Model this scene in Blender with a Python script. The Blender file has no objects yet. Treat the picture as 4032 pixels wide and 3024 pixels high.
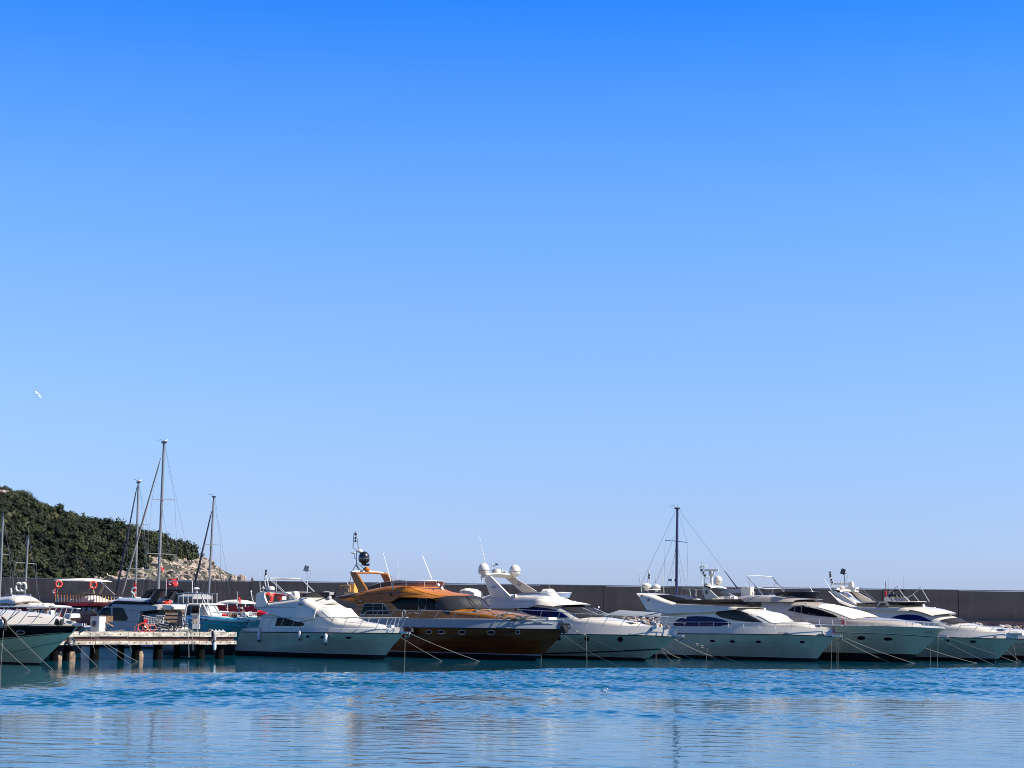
import bpy, math, random
import numpy as np
from mathutils import Vector, Matrix, noise, geometry

# ------------------------------------------------------------------ camera, sky, sun
R = math.radians
SC = bpy.context.scene
COL = SC.collection
F, CX, CY = 7000.0, 2016.0, 1512.0        # focal length and centre of the photograph, in its pixels
CAMH = 3.0
PITCH, ROLL = math.atan((2420 - 1512) / F), R(1.0)
cam_d = bpy.data.cameras.new("camera")
cam_d.sensor_width = 36.0
cam_d.lens = 36.0 * F / 4032
cam_d.clip_start, cam_d.clip_end = 0.5, 12000
cam = bpy.data.objects.new("camera", cam_d)
COL.objects.link(cam)
M3 = Matrix.Rotation(math.pi / 2 + PITCH, 3, 'X') @ Matrix.Rotation(ROLL, 3, 'Z')
cam.matrix_world = Matrix.Translation((0, 0, CAMH)) @ M3.to_4x4()
SC.camera = cam
CAM = Vector((0, 0, CAMH))

SUN_EL, SUN_AZ = R(44), R(-11)            # direction to the sun: azimuth counted from +X towards +Y
sun_dir = Vector((math.cos(SUN_AZ) * math.cos(SUN_EL), math.sin(SUN_AZ) * math.cos(SUN_EL), math.sin(SUN_EL)))
sd = bpy.data.lights.new("sun", 'SUN')
sd.energy, sd.angle, sd.color = 5.0, R(0.53), (1.0, 0.955, 0.88)
so = bpy.data.objects.new("sun", sd)
so.rotation_euler = sun_dir.to_track_quat('Z', 'Y').to_euler()
COL.objects.link(so)

world = bpy.data.worlds.new("World")
SC.world = world
world.use_nodes = True
nt = world.node_tree
nt.nodes.clear()
out = nt.nodes.new('ShaderNodeOutputWorld')
bg = nt.nodes.new('ShaderNodeBackground')
sky = nt.nodes.new('ShaderNodeTexSky')
sky.sky_type = 'NISHITA'
sky.sun_disc = False
sky.sun_elevation = SUN_EL
sky.sun_rotation = math.pi / 2 - SUN_AZ
sky.altitude, sky.air_density, sky.dust_density, sky.ozone_density = 0, 1.0, 0.6, 2.0
bg.inputs['Strength'].default_value = 0.1
# clear-air grade of the sky by elevation: deep blue overhead, paler towards the sea horizon
tc = nt.nodes.new('ShaderNodeTexCoord')
sep = nt.nodes.new('ShaderNodeSeparateXYZ')
ramp = nt.nodes.new('ShaderNodeValToRGB')
mul = nt.nodes.new('ShaderNodeMixRGB')
mul.blend_type = 'MULTIPLY'
mul.inputs[0].default_value = 1.0
gain = nt.nodes.new('ShaderNodeVectorMath')
gain.operation = 'SCALE'
gain.inputs['Scale'].default_value = 4.0 / 2.0
nt.links.new(tc.outputs['Generated'], sep.inputs[0])
nt.links.new(sep.outputs['Z'], ramp.inputs[0])
cr = ramp.color_ramp
SKYRAMP = [(0.0, (0.232, 0.285, 0.54)), (0.0594, (0.226, 0.279, 0.457)), (0.1162, (0.245, 0.309, 0.449)), (0.1727, (0.238, 0.331, 0.480)),
           (0.2283, (0.201, 0.341, 0.522)), (0.2826, (0.132, 0.316, 0.576)), (0.3351, (0.050, 0.267, 0.630)), (0.5, (.05, .16, .34)), (1.0, (.05, .10, .18))]
for i, (p, c) in enumerate(SKYRAMP):
    e = cr.elements[0] if i == 0 else cr.elements[-1] if p == 1.0 else cr.elements.new(p)
    e.position = p
    e.color = (*c, 1)
nt.links.new(sky.outputs[0], mul.inputs[1])
nt.links.new(ramp.outputs[0], mul.inputs[2])
nt.links.new(mul.outputs[0], gain.inputs[0])
nt.links.new(gain.outputs[0], bg.inputs[0])
nt.links.new(bg.outputs[0], out.inputs[0])
SC.view_settings.view_transform = 'Standard'
SC.view_settings.look = 'None'
SC.view_settings.exposure = 1.0
SC.view_settings.gamma = 1.0
SC.render.engine = 'CYCLES'
SC.cycles.use_denoising = True
SC.cycles.max_bounces = 8
SC.cycles.filter_width = 1.0
SC.cycles.caustics_refractive = False
SC.cycles.sample_clamp_indirect = 6.0

# ------------------------------------------------------------------ picture -> world
def ray(px, py):
    return M3 @ Vector(((px - CX) / F, -(py - CY) / F, -1.0))
def at(px, py, Y):
    d = ray(px, py)
    return CAM + d * (Y / d.y)
def on_z(px, py, z=0.0):
    d = ray(px, py)
    return CAM + d * ((z - CAMH) / d.z)
def zoom(x0, y0, s):
    return lambda *p: [(x0 + a * s, y0 + b * s) for a, b in p]

# ------------------------------------------------------------------ object helpers
def tag(o, label=None, cat=None, group=None, kind=None):
    for k, v in (('label', label), ('category', cat), ('group', group), ('kind', kind)):
        if v: o[k] = v
    return o
def empty(name, loc=(0, 0, 0), rz=0.0):
    o = bpy.data.objects.new(name, None)
    o.location = loc
    o.rotation_euler = (0, 0, rz)
    o.empty_display_size = 0.3
    COL.objects.link(o)
    return o
def mesh(name, verts, faces, mats, parent=None, smooth=True, idx=None, angle=35):
    me = bpy.data.meshes.new(name)
    me.from_pydata([tuple(v) for v in verts], [], faces)
    if not isinstance(mats, (list, tuple)): mats = [mats]
    for m in mats: me.materials.append(m)
    if idx is not None:
        me.polygons.foreach_set('material_index', idx)
    me.validate()
    me.update()
    if smooth:
        me.polygons.foreach_set('use_smooth', [True] * len(me.polygons))
        try: me.set_sharp_from_angle(angle=R(angle))
        except Exception: pass
    o = bpy.data.objects.new(name, me)
    COL.objects.link(o)
    if parent is not None: o.parent = parent
    return o

class MB:
    """collects shapes into one mesh"""
    def __init__(s): s.v, s.f, s.i, s.cur = [], [], [], 0
    def add(s, v, f):
        n = len(s.v)
        s.v += [Vector(p) for p in v]
        s.f += [[a + n for a in q] for q in f]
        s.i += [s.cur] * len(f)
        return s
    def box(s, c, d, rot=None):
        x, y, z = d[0] / 2, d[1] / 2, d[2] / 2
        p = [Vector((a * x, b * y, e * z)) for a in (-1, 1) for b in (-1, 1) for e in (-1, 1)]
        if rot is not None: p = [rot @ q for q in p]
        p = [q + Vector(c) for q in p]
        return s.add(p, [(0, 1, 3, 2), (4, 6, 7, 5), (0, 4, 5, 1), (2, 3, 7, 6), (0, 2, 6, 4), (1, 5, 7, 3)])
    def tube(s, pts, r, n=6, closed=False, flat=1.0):
        pts = [Vector(p) for p in pts]
        if len(pts) < 2: return s
        rr = r if isinstance(r, (list, tuple)) else [r] * len(pts)
        v, f = [], []
        m = len(pts)
        for k, p in enumerate(pts):
            a = pts[k - 1] if (k > 0 or closed) else p
            b = pts[(k + 1) % m] if (k < m - 1 or closed) else p
            t = (b - a)
            t = t.normalized() if t.length > 1e-9 else Vector((0, 0, 1))
            up = Vector((0, 0, 1)) if abs(t.z) < 0.95 else Vector((1, 0, 0))
            e1 = t.cross(up).normalized()
            e2 = e1.cross(t).normalized()
            for q in range(n):
                w = 2 * math.pi * q / n
                v.append(p + (e1 * math.cos(w) + e2 * math.sin(w) * flat) * rr[k])
        for k in range(m if closed else m - 1):
            for q in range(n):
                a, b = k * n + q, k * n + (q + 1) % n
                c, d = ((k + 1) % m) * n + (q + 1) % n, ((k + 1) % m) * n + q
                f.append((a, b, c, d))
        if not closed:
            f.append(tuple(range(n))[::-1])
            f.append(tuple(range((m - 1) * n, m * n)))
        return s.add(v, f)
    def lathe(s, c, prof, n=20, axis=None):
        """prof: (radius, height) pairs; axis: matrix turning local z"""
        v, f = [], []
        for (r_, h) in prof:
            for q in range(n):
                w = 2 * math.pi * q / n
                p = Vector((r_ * math.cos(w), r_ * math.sin(w), h))
                if axis is not None: p = axis @ p
                v.append(p + Vector(c))
        for k in range(len(prof) - 1):
            for q in range(n):
                a, b = k * n + q, k * n + (q + 1) % n
                f.append((a, b, b + n, a + n))
        f.append(tuple(range(n))[::-1])
        f.append(tuple(range((len(prof) - 1) * n, len(prof) * n)))
        return s.add(v, f)
    def torus(s, c, Rr, r, axis=None, n=24, m=8):
        v, f = [], []
        for k in range(n):
            a = 2 * math.pi * k / n
            for q in range(m):
                w = 2 * math.pi * q / m
                p = Vector(((Rr + r * math.cos(w)) * math.cos(a), (Rr + r * math.cos(w)) * math.sin(a), r * math.sin(w)))
                if axis is not None: p = axis @ p
                v.append(p + Vector(c))
                f.append((k * m + q, ((k + 1) % n) * m + q, ((k + 1) % n) * m + (q + 1) % m, k * m + (q + 1) % m))
        return s.add(v, f)
    def prism(s, poly, ya, yb):
        """poly: (x,z) outline; ya / yb: y (or function of x,z) of the two faces"""
        fa = ya if callable(ya) else (lambda x, z: ya)
        fb = yb if callable(yb) else (lambda x, z: yb)
        n = len(poly)
        v = [(x, fa(x, z), z) for x, z in poly] + [(x, fb(x, z), z) for x, z in poly]
        f = [(k, (k + 1) % n, n + (k + 1) % n, n + k) for k in range(n)]
        tri = geometry.tessellate_polygon([[Vector((x, z, 0)) for x, z in poly]])
        f += [tuple(t) for t in tri] + [tuple(a + n for a in t)[::-1] for t in tri]
        return s.add(v, f)
    def build(s, name, mats, parent=None, smooth=True, angle=35):
        return mesh(name, s.v, s.f, mats, parent, smooth, s.i, angle)

def dome(r, h, base=0.0, k=7):
    """profile of a satellite dome: straight skirt, round top"""
    p = [(r * .55, base), (r * .82, base + h * .06), (r * .97, base + h * .2), (r, base + h * .38)]
    p += [(r * math.cos(a), base + h * .45 + (h * .55) * math.sin(a)) for a in [math.pi / 2 * q / k for q in range(k)]]
    p += [(r * .04, base + h)]
    return p
def rnd_closed(pts, n=3):
    """Chaikin rounding of a closed outline"""
    for _ in range(n):
        q = []
        for k in range(len(pts)):
            a, b = pts[k], pts[(k + 1) % len(pts)]
            q += [tuple(a[i] * .75 + b[i] * .25 for i in range(2)), tuple(a[i] * .25 + b[i] * .75 for i in range(2))]
        pts = q
    return pts
def interp(pts, x):
    """piecewise linear y(x) through sorted points"""
    if x <= pts[0][0]: return pts[0][1]
    for (a, b), (c, d) in zip(pts, pts[1:]):
        if x <= c: return b + (d - b) * (x - a) / max(c - a, 1e-9)
    return pts[-1][1]
def sinterp(pts, x):
    """interp with softened corners"""
    w = (pts[-1][0] - pts[0][0]) * .012
    return sum(interp(pts, min(max(x + k * w, pts[0][0]), pts[-1][0])) for k in (-2, -1, 0, 1, 2)) / 5
def lin(a, b, t): return a + (b - a) * t

# ------------------------------------------------------------------ materials
def mat(name, col, rough=.5, metal=0.0, var=0.0, vscale=3.0, bump=0.0, bscale=20.0, coat=0.0,
        vec=(1, 1, 1), col2=None, spec=.5, alpha=1.0):
    m = bpy.data.materials.new(name)
    m.use_nodes = True
    n = m.node_tree.nodes
    l = m.node_tree.links
    b = n['Principled BSDF']
    b.inputs['Base Color'].default_value = (*col, 1)
    b.inputs['Roughness'].default_value = rough
    b.inputs['Metallic'].default_value = metal
    b.inputs['Coat Weight'].default_value = coat
    b.inputs['Coat Roughness'].default_value = .04
    b.inputs['Specular IOR Level'].default_value = spec
    b.inputs['Alpha'].default_value = alpha
    if var or bump or col2:
        t = n.new('ShaderNodeTexCoord')
        mp = n.new('ShaderNodeMapping')
        mp.inputs['Scale'].default_value = vec
        l.new(t.outputs['Object'], mp.inputs[0])
    if var or col2:
        nz = n.new('ShaderNodeTexNoise')
        nz.inputs['Scale'].default_value = vscale
        nz.inputs['Detail'].default_value = 6
        nz.inputs['Roughness'].default_value = .65
        l.new(mp.outputs[0], nz.inputs[0])
        r_ = n.new('ShaderNodeValToRGB')
        r_.color_ramp.elements[0].position = .35
        r_.color_ramp.elements[1].position = .65
        c2 = col2 or tuple(c * (1 - var) for c in col)
        r_.color_ramp.elements[0].color = (*c2, 1)
        r_.color_ramp.elements[1].color = (*col, 1)
        l.new(nz.outputs[0], r_.inputs[0])
        l.new(r_.outputs[0], b.inputs['Base Color'])
    if bump:
        nb = n.new('ShaderNodeTexNoise')
        nb.inputs['Scale'].default_value = bscale
        nb.inputs['Detail'].default_value = 5
        l.new(mp.outputs[0], nb.inputs[0])
        bp = n.new('ShaderNodeBump')
        bp.inputs['Strength'].default_value = 1
        bp.inputs['Distance'].default_value = bump
        l.new(nb.outputs[0], bp.inputs['Height'])
        l.new(bp.outputs[0], b.inputs['Normal'])
    return m

W = dict(
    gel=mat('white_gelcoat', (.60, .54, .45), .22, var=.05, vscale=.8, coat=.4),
    gelt=mat('shaded_white_topsides', (.39, .395, .285), .18, var=.16, vscale=1.2, vec=(1, 1, .25), coat=.6),  # shade and green water bounce of hull sides put into white gelcoat, grime streaks
    cream=mat('cream_gelcoat', (.38, .33, .27), .2, var=.04, vscale=.8, coat=.5),
    canvas=mat('white_canvas', (.62, .58, .49), .8, var=.08, vscale=2.5, bump=.02, bscale=3),
    offcan=mat('grey_canvas', (.27, .265, .26), .8, var=.12, vscale=3, bump=.02, bscale=4),
    deck=mat('deck_paint', (.42, .40, .37), .6, var=.08, vscale=2),
    gold=mat('golden_varnished_wood', (.31, .115, .014), .3, spec=.3, coat=.12, vscale=2.2, vec=(.35, 1, 4), col2=(.21, .068, .007)),
    goldh=mat('brown_varnished_hull', (.13, .034, .003), .25, spec=.3, coat=.15, vscale=1.4, vec=(.3, 1, 2.5), col2=(.07, .016, .002)),
    goldt=mat('red_brown_varnish', (.44, .15, .02), .45, coat=.0, vscale=2, vec=(.4, 1, 3), col2=(.34, .11, .014)),
    band=mat('pale_grey_bulwark', (.25, .265, .27), .3, var=.06),
    glass=mat('black_tinted_glass', (.003, .003, .004), .1, spec=.1),
    bglass=mat('dark_blue_glass', (.004, .010, .085), .1, spec=.12, var=.4, vscale=.8),
    gglass=mat('grey_sunscreen_mesh', (.020, .020, .023), .5, spec=.3, var=.15, vscale=1.5),
    tint=mat('brown_smoked_acrylic', (.09, .025, .02), .06, alpha=.85),
    smoke=mat('black_smoked_acrylic', (.005, .005, .006), .08, spec=.15, alpha=.93),
    clear=mat('clear_acrylic', (.45, .58, .75), .05, alpha=.38),
    mast=mat('grey_mast_alloy', (.20, .195, .19), .4, metal=.3),
    steel=mat('stainless_steel', (.52, .51, .49), .35, metal=.25),
    dsteel=mat('dull_steel', (.20, .20, .21), .45, metal=.6),
    white=mat('white_paint', (.46, .45, .42), .35),
    black=mat('black_paint', (.008, .008, .010), .3, coat=.3),
    hullblack=mat('black_hull', (.004, .004, .005), .3, spec=.15),
    anti=mat('black_antifouling', (.004, .004, .004), .6),
    blue=mat('blue_paint', (.006, .012, .06), .3, coat=.4),
    navy=mat('navy_cloth', (.006, .009, .03), .8),
    green=mat('pale_green_gelcoat', (.42, .56, .38), .25, var=.06, vscale=.7, coat=.6),
    orange=mat('orange_foam', (.62, .035, .012), .5),
    red=mat('red_cloth', (.62, .008, .015), .7, var=.2, vscale=4),
    dred=mat('dark_red_paint', (.16, .008, .014), .4, var=.2),
    maroon=mat('maroon_trim', (.11, .008, .03), .5),
    teal=mat('turquoise_paint', (.03, .30, .42), .35, var=.12, vscale=1.5),
    tealh=mat('green_blue_hull', (.05, .25, .27), .25, var=.12, vscale=1.5, coat=.3),
    pblue=mat('pale_blue_paint', (.50, .66, .74), .35, var=.08),
    greyp=mat('grey_boat_paint', (.30, .285, .28), .4, var=.08, vscale=1.5),
    greyl=mat('light_grey_paint', (.30, .33, .38), .4, var=.06),
    wood=mat('brown_wood', (.34, .13, .04), .5, var=.4, vscale=3, vec=(1, 1, .3)),
    dwood=mat('dark_brown_wood', (.10, .04, .02), .6, var=.4, vscale=4),
    slat=mat('weathered_slats', (.30, .19, .11), .7, var=.4, vscale=6),
    rope=mat('pale_rope', (.24, .225, .19), .9, var=.25, vscale=8),
    drope=mat('dark_rope', (.03, .03, .028), .9),
    brope=mat('blue_rope', (.06, .17, .30), .9),
    rubber=mat('black_rubber', (.012, .012, .012), .7),
    fend=mat('grubby_fender_vinyl', (.50, .52, .50), .55, var=.2, vscale=5),
    tarp=mat('grey_tarpaulin', (.22, .235, .25), .7, var=.1, bump=.02, bscale=2),
    beige=mat('beige_cloth', (.36, .30, .20), .85, var=.2),
    bird=mat('gull_white', (.85, .85, .85), .7),
    birdg=mat('gull_grey', (.10, .12, .15), .7),
    plate=mat('brown_plywood', (.38, .22, .10), .6, var=.3, vscale=5),
    yel=mat('orange_varnish', (.72, .34, .06), .3, coat=.5, var=.2),
)
# ------------------------------------------------------------------ water: real ripples, stronger where a breeze ruffles the basin
def water_mat():
    m = bpy.data.materials.new('harbour_water')
    m.use_nodes = True
    n, l = m.node_tree.nodes, m.node_tree.links
    b = n['Principled BSDF']
    b.inputs['Base Color'].default_value = (.0, .052, .085, 1)
    b.inputs['Roughness'].default_value = .03
    b.inputs['IOR'].default_value = 1.333
    t = n.new('ShaderNodeTexCoord')
    q = n.new('ShaderNodeTexNoise')
    q.inputs['Scale'].default_value = 5.0
    q.inputs['Detail'].default_value = 3
    l.new(t.outputs['Object'], q.inputs[0])
    bp = n.new('ShaderNodeBump')
    bp.inputs['Strength'].default_value = 1
    bp.inputs['Distance'].default_value = .0042
    l.new(q.outputs[0], bp.inputs['Height'])
    l.new(bp.outputs[0], b.inputs['Normal'])
    return m
def make_water():
    ys = np.concatenate([[-40, 0, 20, 31], np.arange(33, 141, .10), [143, 160, 300, 1000, 6000]])
    tt = np.concatenate([[-150, -20, -4, -1.3], np.linspace(-1.15, 1.15, 460), [1.3, 4, 20, 150]])
    w = .30 * np.clip(ys, 33, 141) + 1.0
    X = tt[None, :] * w[:, None]
    Y = np.repeat(ys[:, None], len(tt), 1)
    sm = lambda v: np.clip(v, 0, 1) ** 2 * (3 - 2 * np.clip(v, 0, 1))
    rs = np.random.RandomState(11)
    def lowf(sc, seed, n=8):
        r = np.random.RandomState(seed)
        o = np.zeros_like(X)
        for _ in range(n):
            a = r.uniform(0, 6.28)
            k = sc * r.uniform(.5, 1.6)
            o += np.sin(X * k * np.cos(a) + Y * k * np.sin(a) * 1.4 + r.uniform(0, 6.28))
        return o / math.sqrt(n / 2)
    wob = lowf(.18, 3)
    far = sm((97 + wob * 1.5 - (Y - .75 * X)) / 3 + .5)
    near = sm((Y - .12 * X - 62 + wob * 5) / 16 + .5)
    left = sm((X + 15 + wob * 2) / 9 + .5)
    gust = far * near * left * (.78 + .22 * lowf(.5, 5))
    sheltered = sm((97 + wob * 1.5 - (Y - .75 * X)) / 4 + .5)
    calm = (.55 + .45 * sheltered) * (1 + .30 * lowf(.3, 9))
    calm *= 1 - .45 * sm((-X - 9) / 6)
    Z = np.zeros_like(X)
    Z2 = np.zeros_like(X)
    N = 70
    for k in range(N):
        lam = .34 * (1.7 / .34) ** rs.uniform(0, 1)
        a = math.pi / 2 + rs.normal(0, .62)          # mostly travelling towards or away from the quay
        kk = 2 * math.pi / lam
        ph = kk * (X * math.cos(a) + Y * math.sin(a)) + rs.uniform(0, 6.28)
        s_ = np.sin(ph + .35 * np.sin(ph))
        Z += s_ / kk
        if lam < 1.0: Z2 += s_ / kk
    Z *= math.sqrt(2 / N)
    Z2 *= math.sqrt(2 / N) * 1.5
    amp_c, amp_g = WAT['calm'], WAT['gust']
    Zt = Z * amp_c * calm + Z2 * amp_g * np.clip(gust, 0, 2)
    edge = sm((1.12 - np.abs(np.broadcast_to(tt[None, :], X.shape))) / .05) * sm((Y - 33) / 2) * sm((140 - Y) / 4)
    Zt *= edge
    ny, nx = X.shape
    V = np.stack([X, Y, Zt], -1).reshape(-1, 3).astype(np.float32)
    a = (np.arange(ny - 1)[:, None] * nx + np.arange(nx - 1)[None, :]).ravel()
    Fq = np.stack([a, a + 1, a + nx + 1, a + nx], -1).astype(np.int32)
    me = bpy.data.meshes.new('water')
    me.vertices.add(len(V))
    me.vertices.foreach_set('co', V.ravel())
    me.loops.add(Fq.size)
    me.loops.foreach_set('vertex_index', Fq.ravel())
    me.polygons.add(len(Fq))
    me.polygons.foreach_set('loop_start', np.arange(0, Fq.size, 4, dtype=np.int32))
    me.polygons.foreach_set('loop_total', np.full(len(Fq), 4, dtype=np.int32))
    me.polygons.foreach_set('use_smooth', np.ones(len(Fq), dtype=bool))
    me.update(calc_edges=True)
    me.materials.append(water_mat())
    o = bpy.data.objects.new('water', me)
    COL.objects.link(o)
    return tag(o, kind='structure')
WAT = dict(calm=.015, gust=.155)
sea = make_water()
bed = mesh('seabed', [(-3000, -60, -6), (3000, -60, -6), (3000, 6000, -6), (-3000, 6000, -6)], [(0, 1, 2, 3)], mat('seabed_sand', (.2, .25, .2), .9), smooth=False)
tag(bed, kind='structure')

# ------------------------------------------------------------------ breakwater: wall, quay, riprap
def conc(name, col, dark, stain=True):
    m = bpy.data.materials.new(name)
    m.use_nodes = True
    n, l = m.node_tree.nodes, m.node_tree.links
    b = n['Principled BSDF']
    b.inputs['Roughness'].default_value = .85
    t = n.new('ShaderNodeTexCoord')
    def nz(vec, sc, det):
        mp = n.new('ShaderNodeMapping')
        mp.inputs['Scale'].default_value = vec
        q = n.new('ShaderNodeTexNoise')
        q.inputs['Scale'].default_value = sc
        q.inputs['Detail'].default_value = det
        q.inputs['Roughness'].default_value = .6
        l.new(t.outputs['Object'], mp.inputs[0])
        l.new(mp.outputs[0], q.inputs[0])
        return q.outputs[0]
    streak = nz((.7, 1, .05), 1.0, 6)        # rain streaks run down the face
    lift = nz((.03, 1, 1.1), 1.0, 4)          # pour lifts
    blot = nz((.12, .12, .3), 1.0, 6)
    def mix(f, a, c, bt='MIX'):
        q = n.new('ShaderNodeMixRGB')
        q.blend_type = bt
        for k, v in enumerate((f, a, c)):
            if isinstance(v, (tuple, float)): q.inputs[k].default_value = v if isinstance(v, float) else (*v, 1)
            else: l.new(v, q.inputs[k])
        return q.outputs[0]
    def rp(src, a, b_):
        q = n.new('ShaderNodeValToRGB')
        q.color_ramp.elements[0].position, q.color_ramp.elements[1].position = a, b_
        l.new(src, q.inputs[0])
        return q.outputs[0]
    c1 = mix(rp(blot, .3, .7), dark, col)
    c2 = mix(rp(lift, .42, .6), c1, mix(.35, c1, col))
    c3 = mix(rp(streak, .5, .72), c2, mix(.5, c2, tuple(min(1, v * 1.35) for v in col)))
    l.new(c3, b.inputs['Base Color'])
    bp = n.new('ShaderNodeBump')
    bp.inputs['Distance'].default_value = .03
    l.new(nz((1, 1, 1), 2.5, 6), bp.inputs['Height'])
    l.new(bp.outputs[0], b.inputs['Normal'])
    return m
WL, WR = at(0, 2278, 354), at(4032, 2331, 269)
wdir = Vector((WR.x - WL.x, WR.y - WL.y, 0))
wlen = wdir.length
wang = math.atan2(wdir.y, wdir.x)
wall_root = empty('breakwater_wall', (WL.x, WL.y, 0), wang)
tag(wall_root, 'long dark concrete breakwater wall running behind the whole marina', 'wall')
def wz(s, top):   # heights along the wall (local x from its left end of the picture)
    t = s / wlen
    return lin(8.36, 7.76, t) if top else lin(3.9, 3.3, t)
MW = conc('wall_concrete', (.215, .165, .112), (.15, .115, .08))
ends = [-140 + k * 11.7 for k in range(int((wlen + 260) / 11.7))]
mb = MB()
for k, (a, b) in enumerate(zip(ends, ends[1:])):
    jt = ((k * 37) % 5 - 2) * .018        # neighbouring pours do not line up exactly
    p = [(a + .05, wz(a, 0) - 1), (b - .05, wz(b, 0) - 1), (b - .05, wz(b, 1) + jt), (a + .05, wz(a, 1) + jt)]
    off = ((k * 53) % 7 - 3) * .03
    mb.prism(p, off, 1.4 + off)
mb.build('wall_panels', MW, wall_root, smooth=False)
mb = MB()
for k in range(0, len(ends) - 1, 1):
    if k in (9, 16, 21, 22, 26, 29):
        a = ends[k]
        mb.box((a, -.05, (wz(a, 0) + wz(a, 1)) / 2), (1.5, .12, 4.4))
mb.build('buttress_strip', conc('buttress_concrete', (.24, .18, .135), (.16, .12, .09)), wall_root, smooth=False)
mb = MB()
for a, b in zip(ends, ends[1:]):
    mb.prism([(a + .01, wz(a, 1) + .06), (b - .01, wz(b, 1) + .06), (b - .01, wz(b, 1) + .18), (a + .01, wz(a, 1) + .18)], -.06, 1.46)
mb.build('lit_coping', conc('lit_coping_concrete', (.45, .44, .42), (.35, .34, .32)), wall_root, smooth=False)  # pale colour puts the sunlit top edge of the wall into its cap
# quay strip at the foot of the wall
qb = MB()
MQ = conc('quay_concrete', (.26, .17, .12), (.17, .11, .08))
qa, qz = -140, wlen + 130
qb.prism([(qa, wz(qa, 0) - .9), (qz, wz(qz, 0) - .9), (qz, wz(qz, 0) - .02), (qa, wz(qa, 0) - .02)], -7.0, -.01)
quay = qb.build('quay', MQ, None, smooth=False)
quay.location, quay.rotation_euler = (WL.x, WL.y, 0), (0, 0, wang)
tag(quay, kind='structure')
# riprap below the quay
def rock(rng, r):
    v, f = [], []
    n, m = 7, 5
    sx, sy, sz = (rng.uniform(.7, 1.3) for _ in range(3))
    rot = Matrix.Rotation(rng.uniform(0, 6), 3, 'Z') @ Matrix.Rotation(rng.uniform(-.6, .6), 3, 'X')
    for j in range(1, m):
        for k in range(n):
            a, b = 2 * math.pi * k / n, math.pi * j / m
            q = r * rng.uniform(.78, 1.12)
            v.append(rot @ Vector((q * sx * math.sin(b) * math.cos(a), q * sy * math.sin(b) * math.sin(a), q * sz * math.cos(b) * .8)))
    for j in range(m - 2):
        for k in range(n):
            f.append((j * n + k, j * n + (k + 1) % n, (j + 1) * n + (k + 1) % n, (j + 1) * n + k))
    f.append(tuple(range(n)))
    f.append(tuple(range((m - 2) * n, (m - 1) * n))[::-1])
    return v, f
rng = random.Random(5)
rb = MB()
protos = [rock(rng, 1) for _ in range(14)]
for k in range(5200):
    s = rng.uniform(-60, wlen + 60)
    t = rng.uniform(0, 1)
    r_ = rng.uniform(.28, .75)
    pv, pf = protos[k % 14]
    z = lin(wz(s, 0) - .75, -.4, t) + rng.uniform(-.25, .25)
    y = -7.0 - 7 * t + rng.uniform(-.4, .4)
    rot = Matrix.Rotation(rng.uniform(0, 6.3), 3, 'Z')
    rb.cur = rng.choice((0, 0, 1, 2, 3))
    rb.add([rot @ p * r_ + Vector((s, y, z)) for p in pv], pf)
rocks = rb.build('riprap_rocks', [mat('rock_beige', (.30, .25, .20), .85, var=.3, bump=.05, bscale=4), mat('rock_red', (.24, .13, .09), .85, var=.35, bump=.05, bscale=4),
                                  mat('rock_grey', (.22, .205, .195), .85, var=.3, bump=.05, bscale=4), mat('rock_pale', (.40, .365, .33), .85, var=.25, bump=.05, bscale=4)], None, smooth=False)
rocks.location, rocks.rotation_euler = (WL.x, WL.y, 0), (0, 0, wang)
tag(rocks, kind='stuff', label='beige and reddish boulders piled below the breakwater quay', cat='rocks')

# ------------------------------------------------------------------ wooded hill and rocky point
HD = 700.0
ridge_px = [(-420, 1830), (-200, 1880), (0, 1952), (41, 1962), (94, 1970), (130, 1994), (150, 2008), (212, 2014), (240, 2034), (285, 2050), (346, 2060), (391, 2075), (460, 2090), (537, 2108),
            (610, 2130), (659, 2154), (708, 2156), (740, 2172), (757, 2196), (765, 2198), (793, 2206), (838, 2228), (858, 2249), (870, 2285), (880, 2330), (890, 2420)]
ridge = []
for px, py in ridge_px:
    p = at(px, py, HD)
    ridge.append((p.x, max(p.z, -2)))
XC = at(758, 2200, HD).x      # right of this the point is bare rock
def hill_z(x, y):
    r_ = interp(ridge, x)
    if y > HD: k = 1 - ((y - HD) / 160) ** 2
    else: k = 1 - ((HD - y) / 150) ** 1.35
    z = r_ * k
    n = noise.fractal(Vector((x * .03, y * .03, 0)), 1, 2, 4)
    if HD - 110 < y < HD + 100: z += n * 2.2 * min(1, (abs(y - HD)) / 30)
    return z
def rocky(x, y, z):
    if z < 0: return 1
    w = noise.noise(Vector((x * .12, y * .12, 3)))
    if x > XC + 1 + w * 3: return 1
    # white rubble low down towards the point
    if x > at(600, 2200, HD).x and y < HD - 25 and z < interp([(at(560, 0, HD).x, 4), (at(640, 0, HD).x, 8), (at(700, 0, HD).x, 12), (XC, 21)], x) + w * 5 : return 1
    return 0
nx, ny = 150, 90
xs = np.linspace(at(-420, 2000, HD).x, at(900, 2000, HD).x, nx)
ys = np.linspace(HD - 150, HD + 140, ny)
v, f, idx = [], [], []
for j, y in enumerate(ys):
    for i, x in enumerate(xs):
        z = hill_z(x, y)
        v.append((x, y, z))
for j in range(ny - 1):
    for i in range(nx - 1):
        a = j * nx + i
        f.append((a, a + 1, a + nx + 1, a + nx))
MH = mat('hill_earth', (.05, .05, .03), .95, var=.5, vscale=.1)
hill = mesh('hill', v, f, MH, angle=60)
tag(hill, kind='structure')
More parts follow.
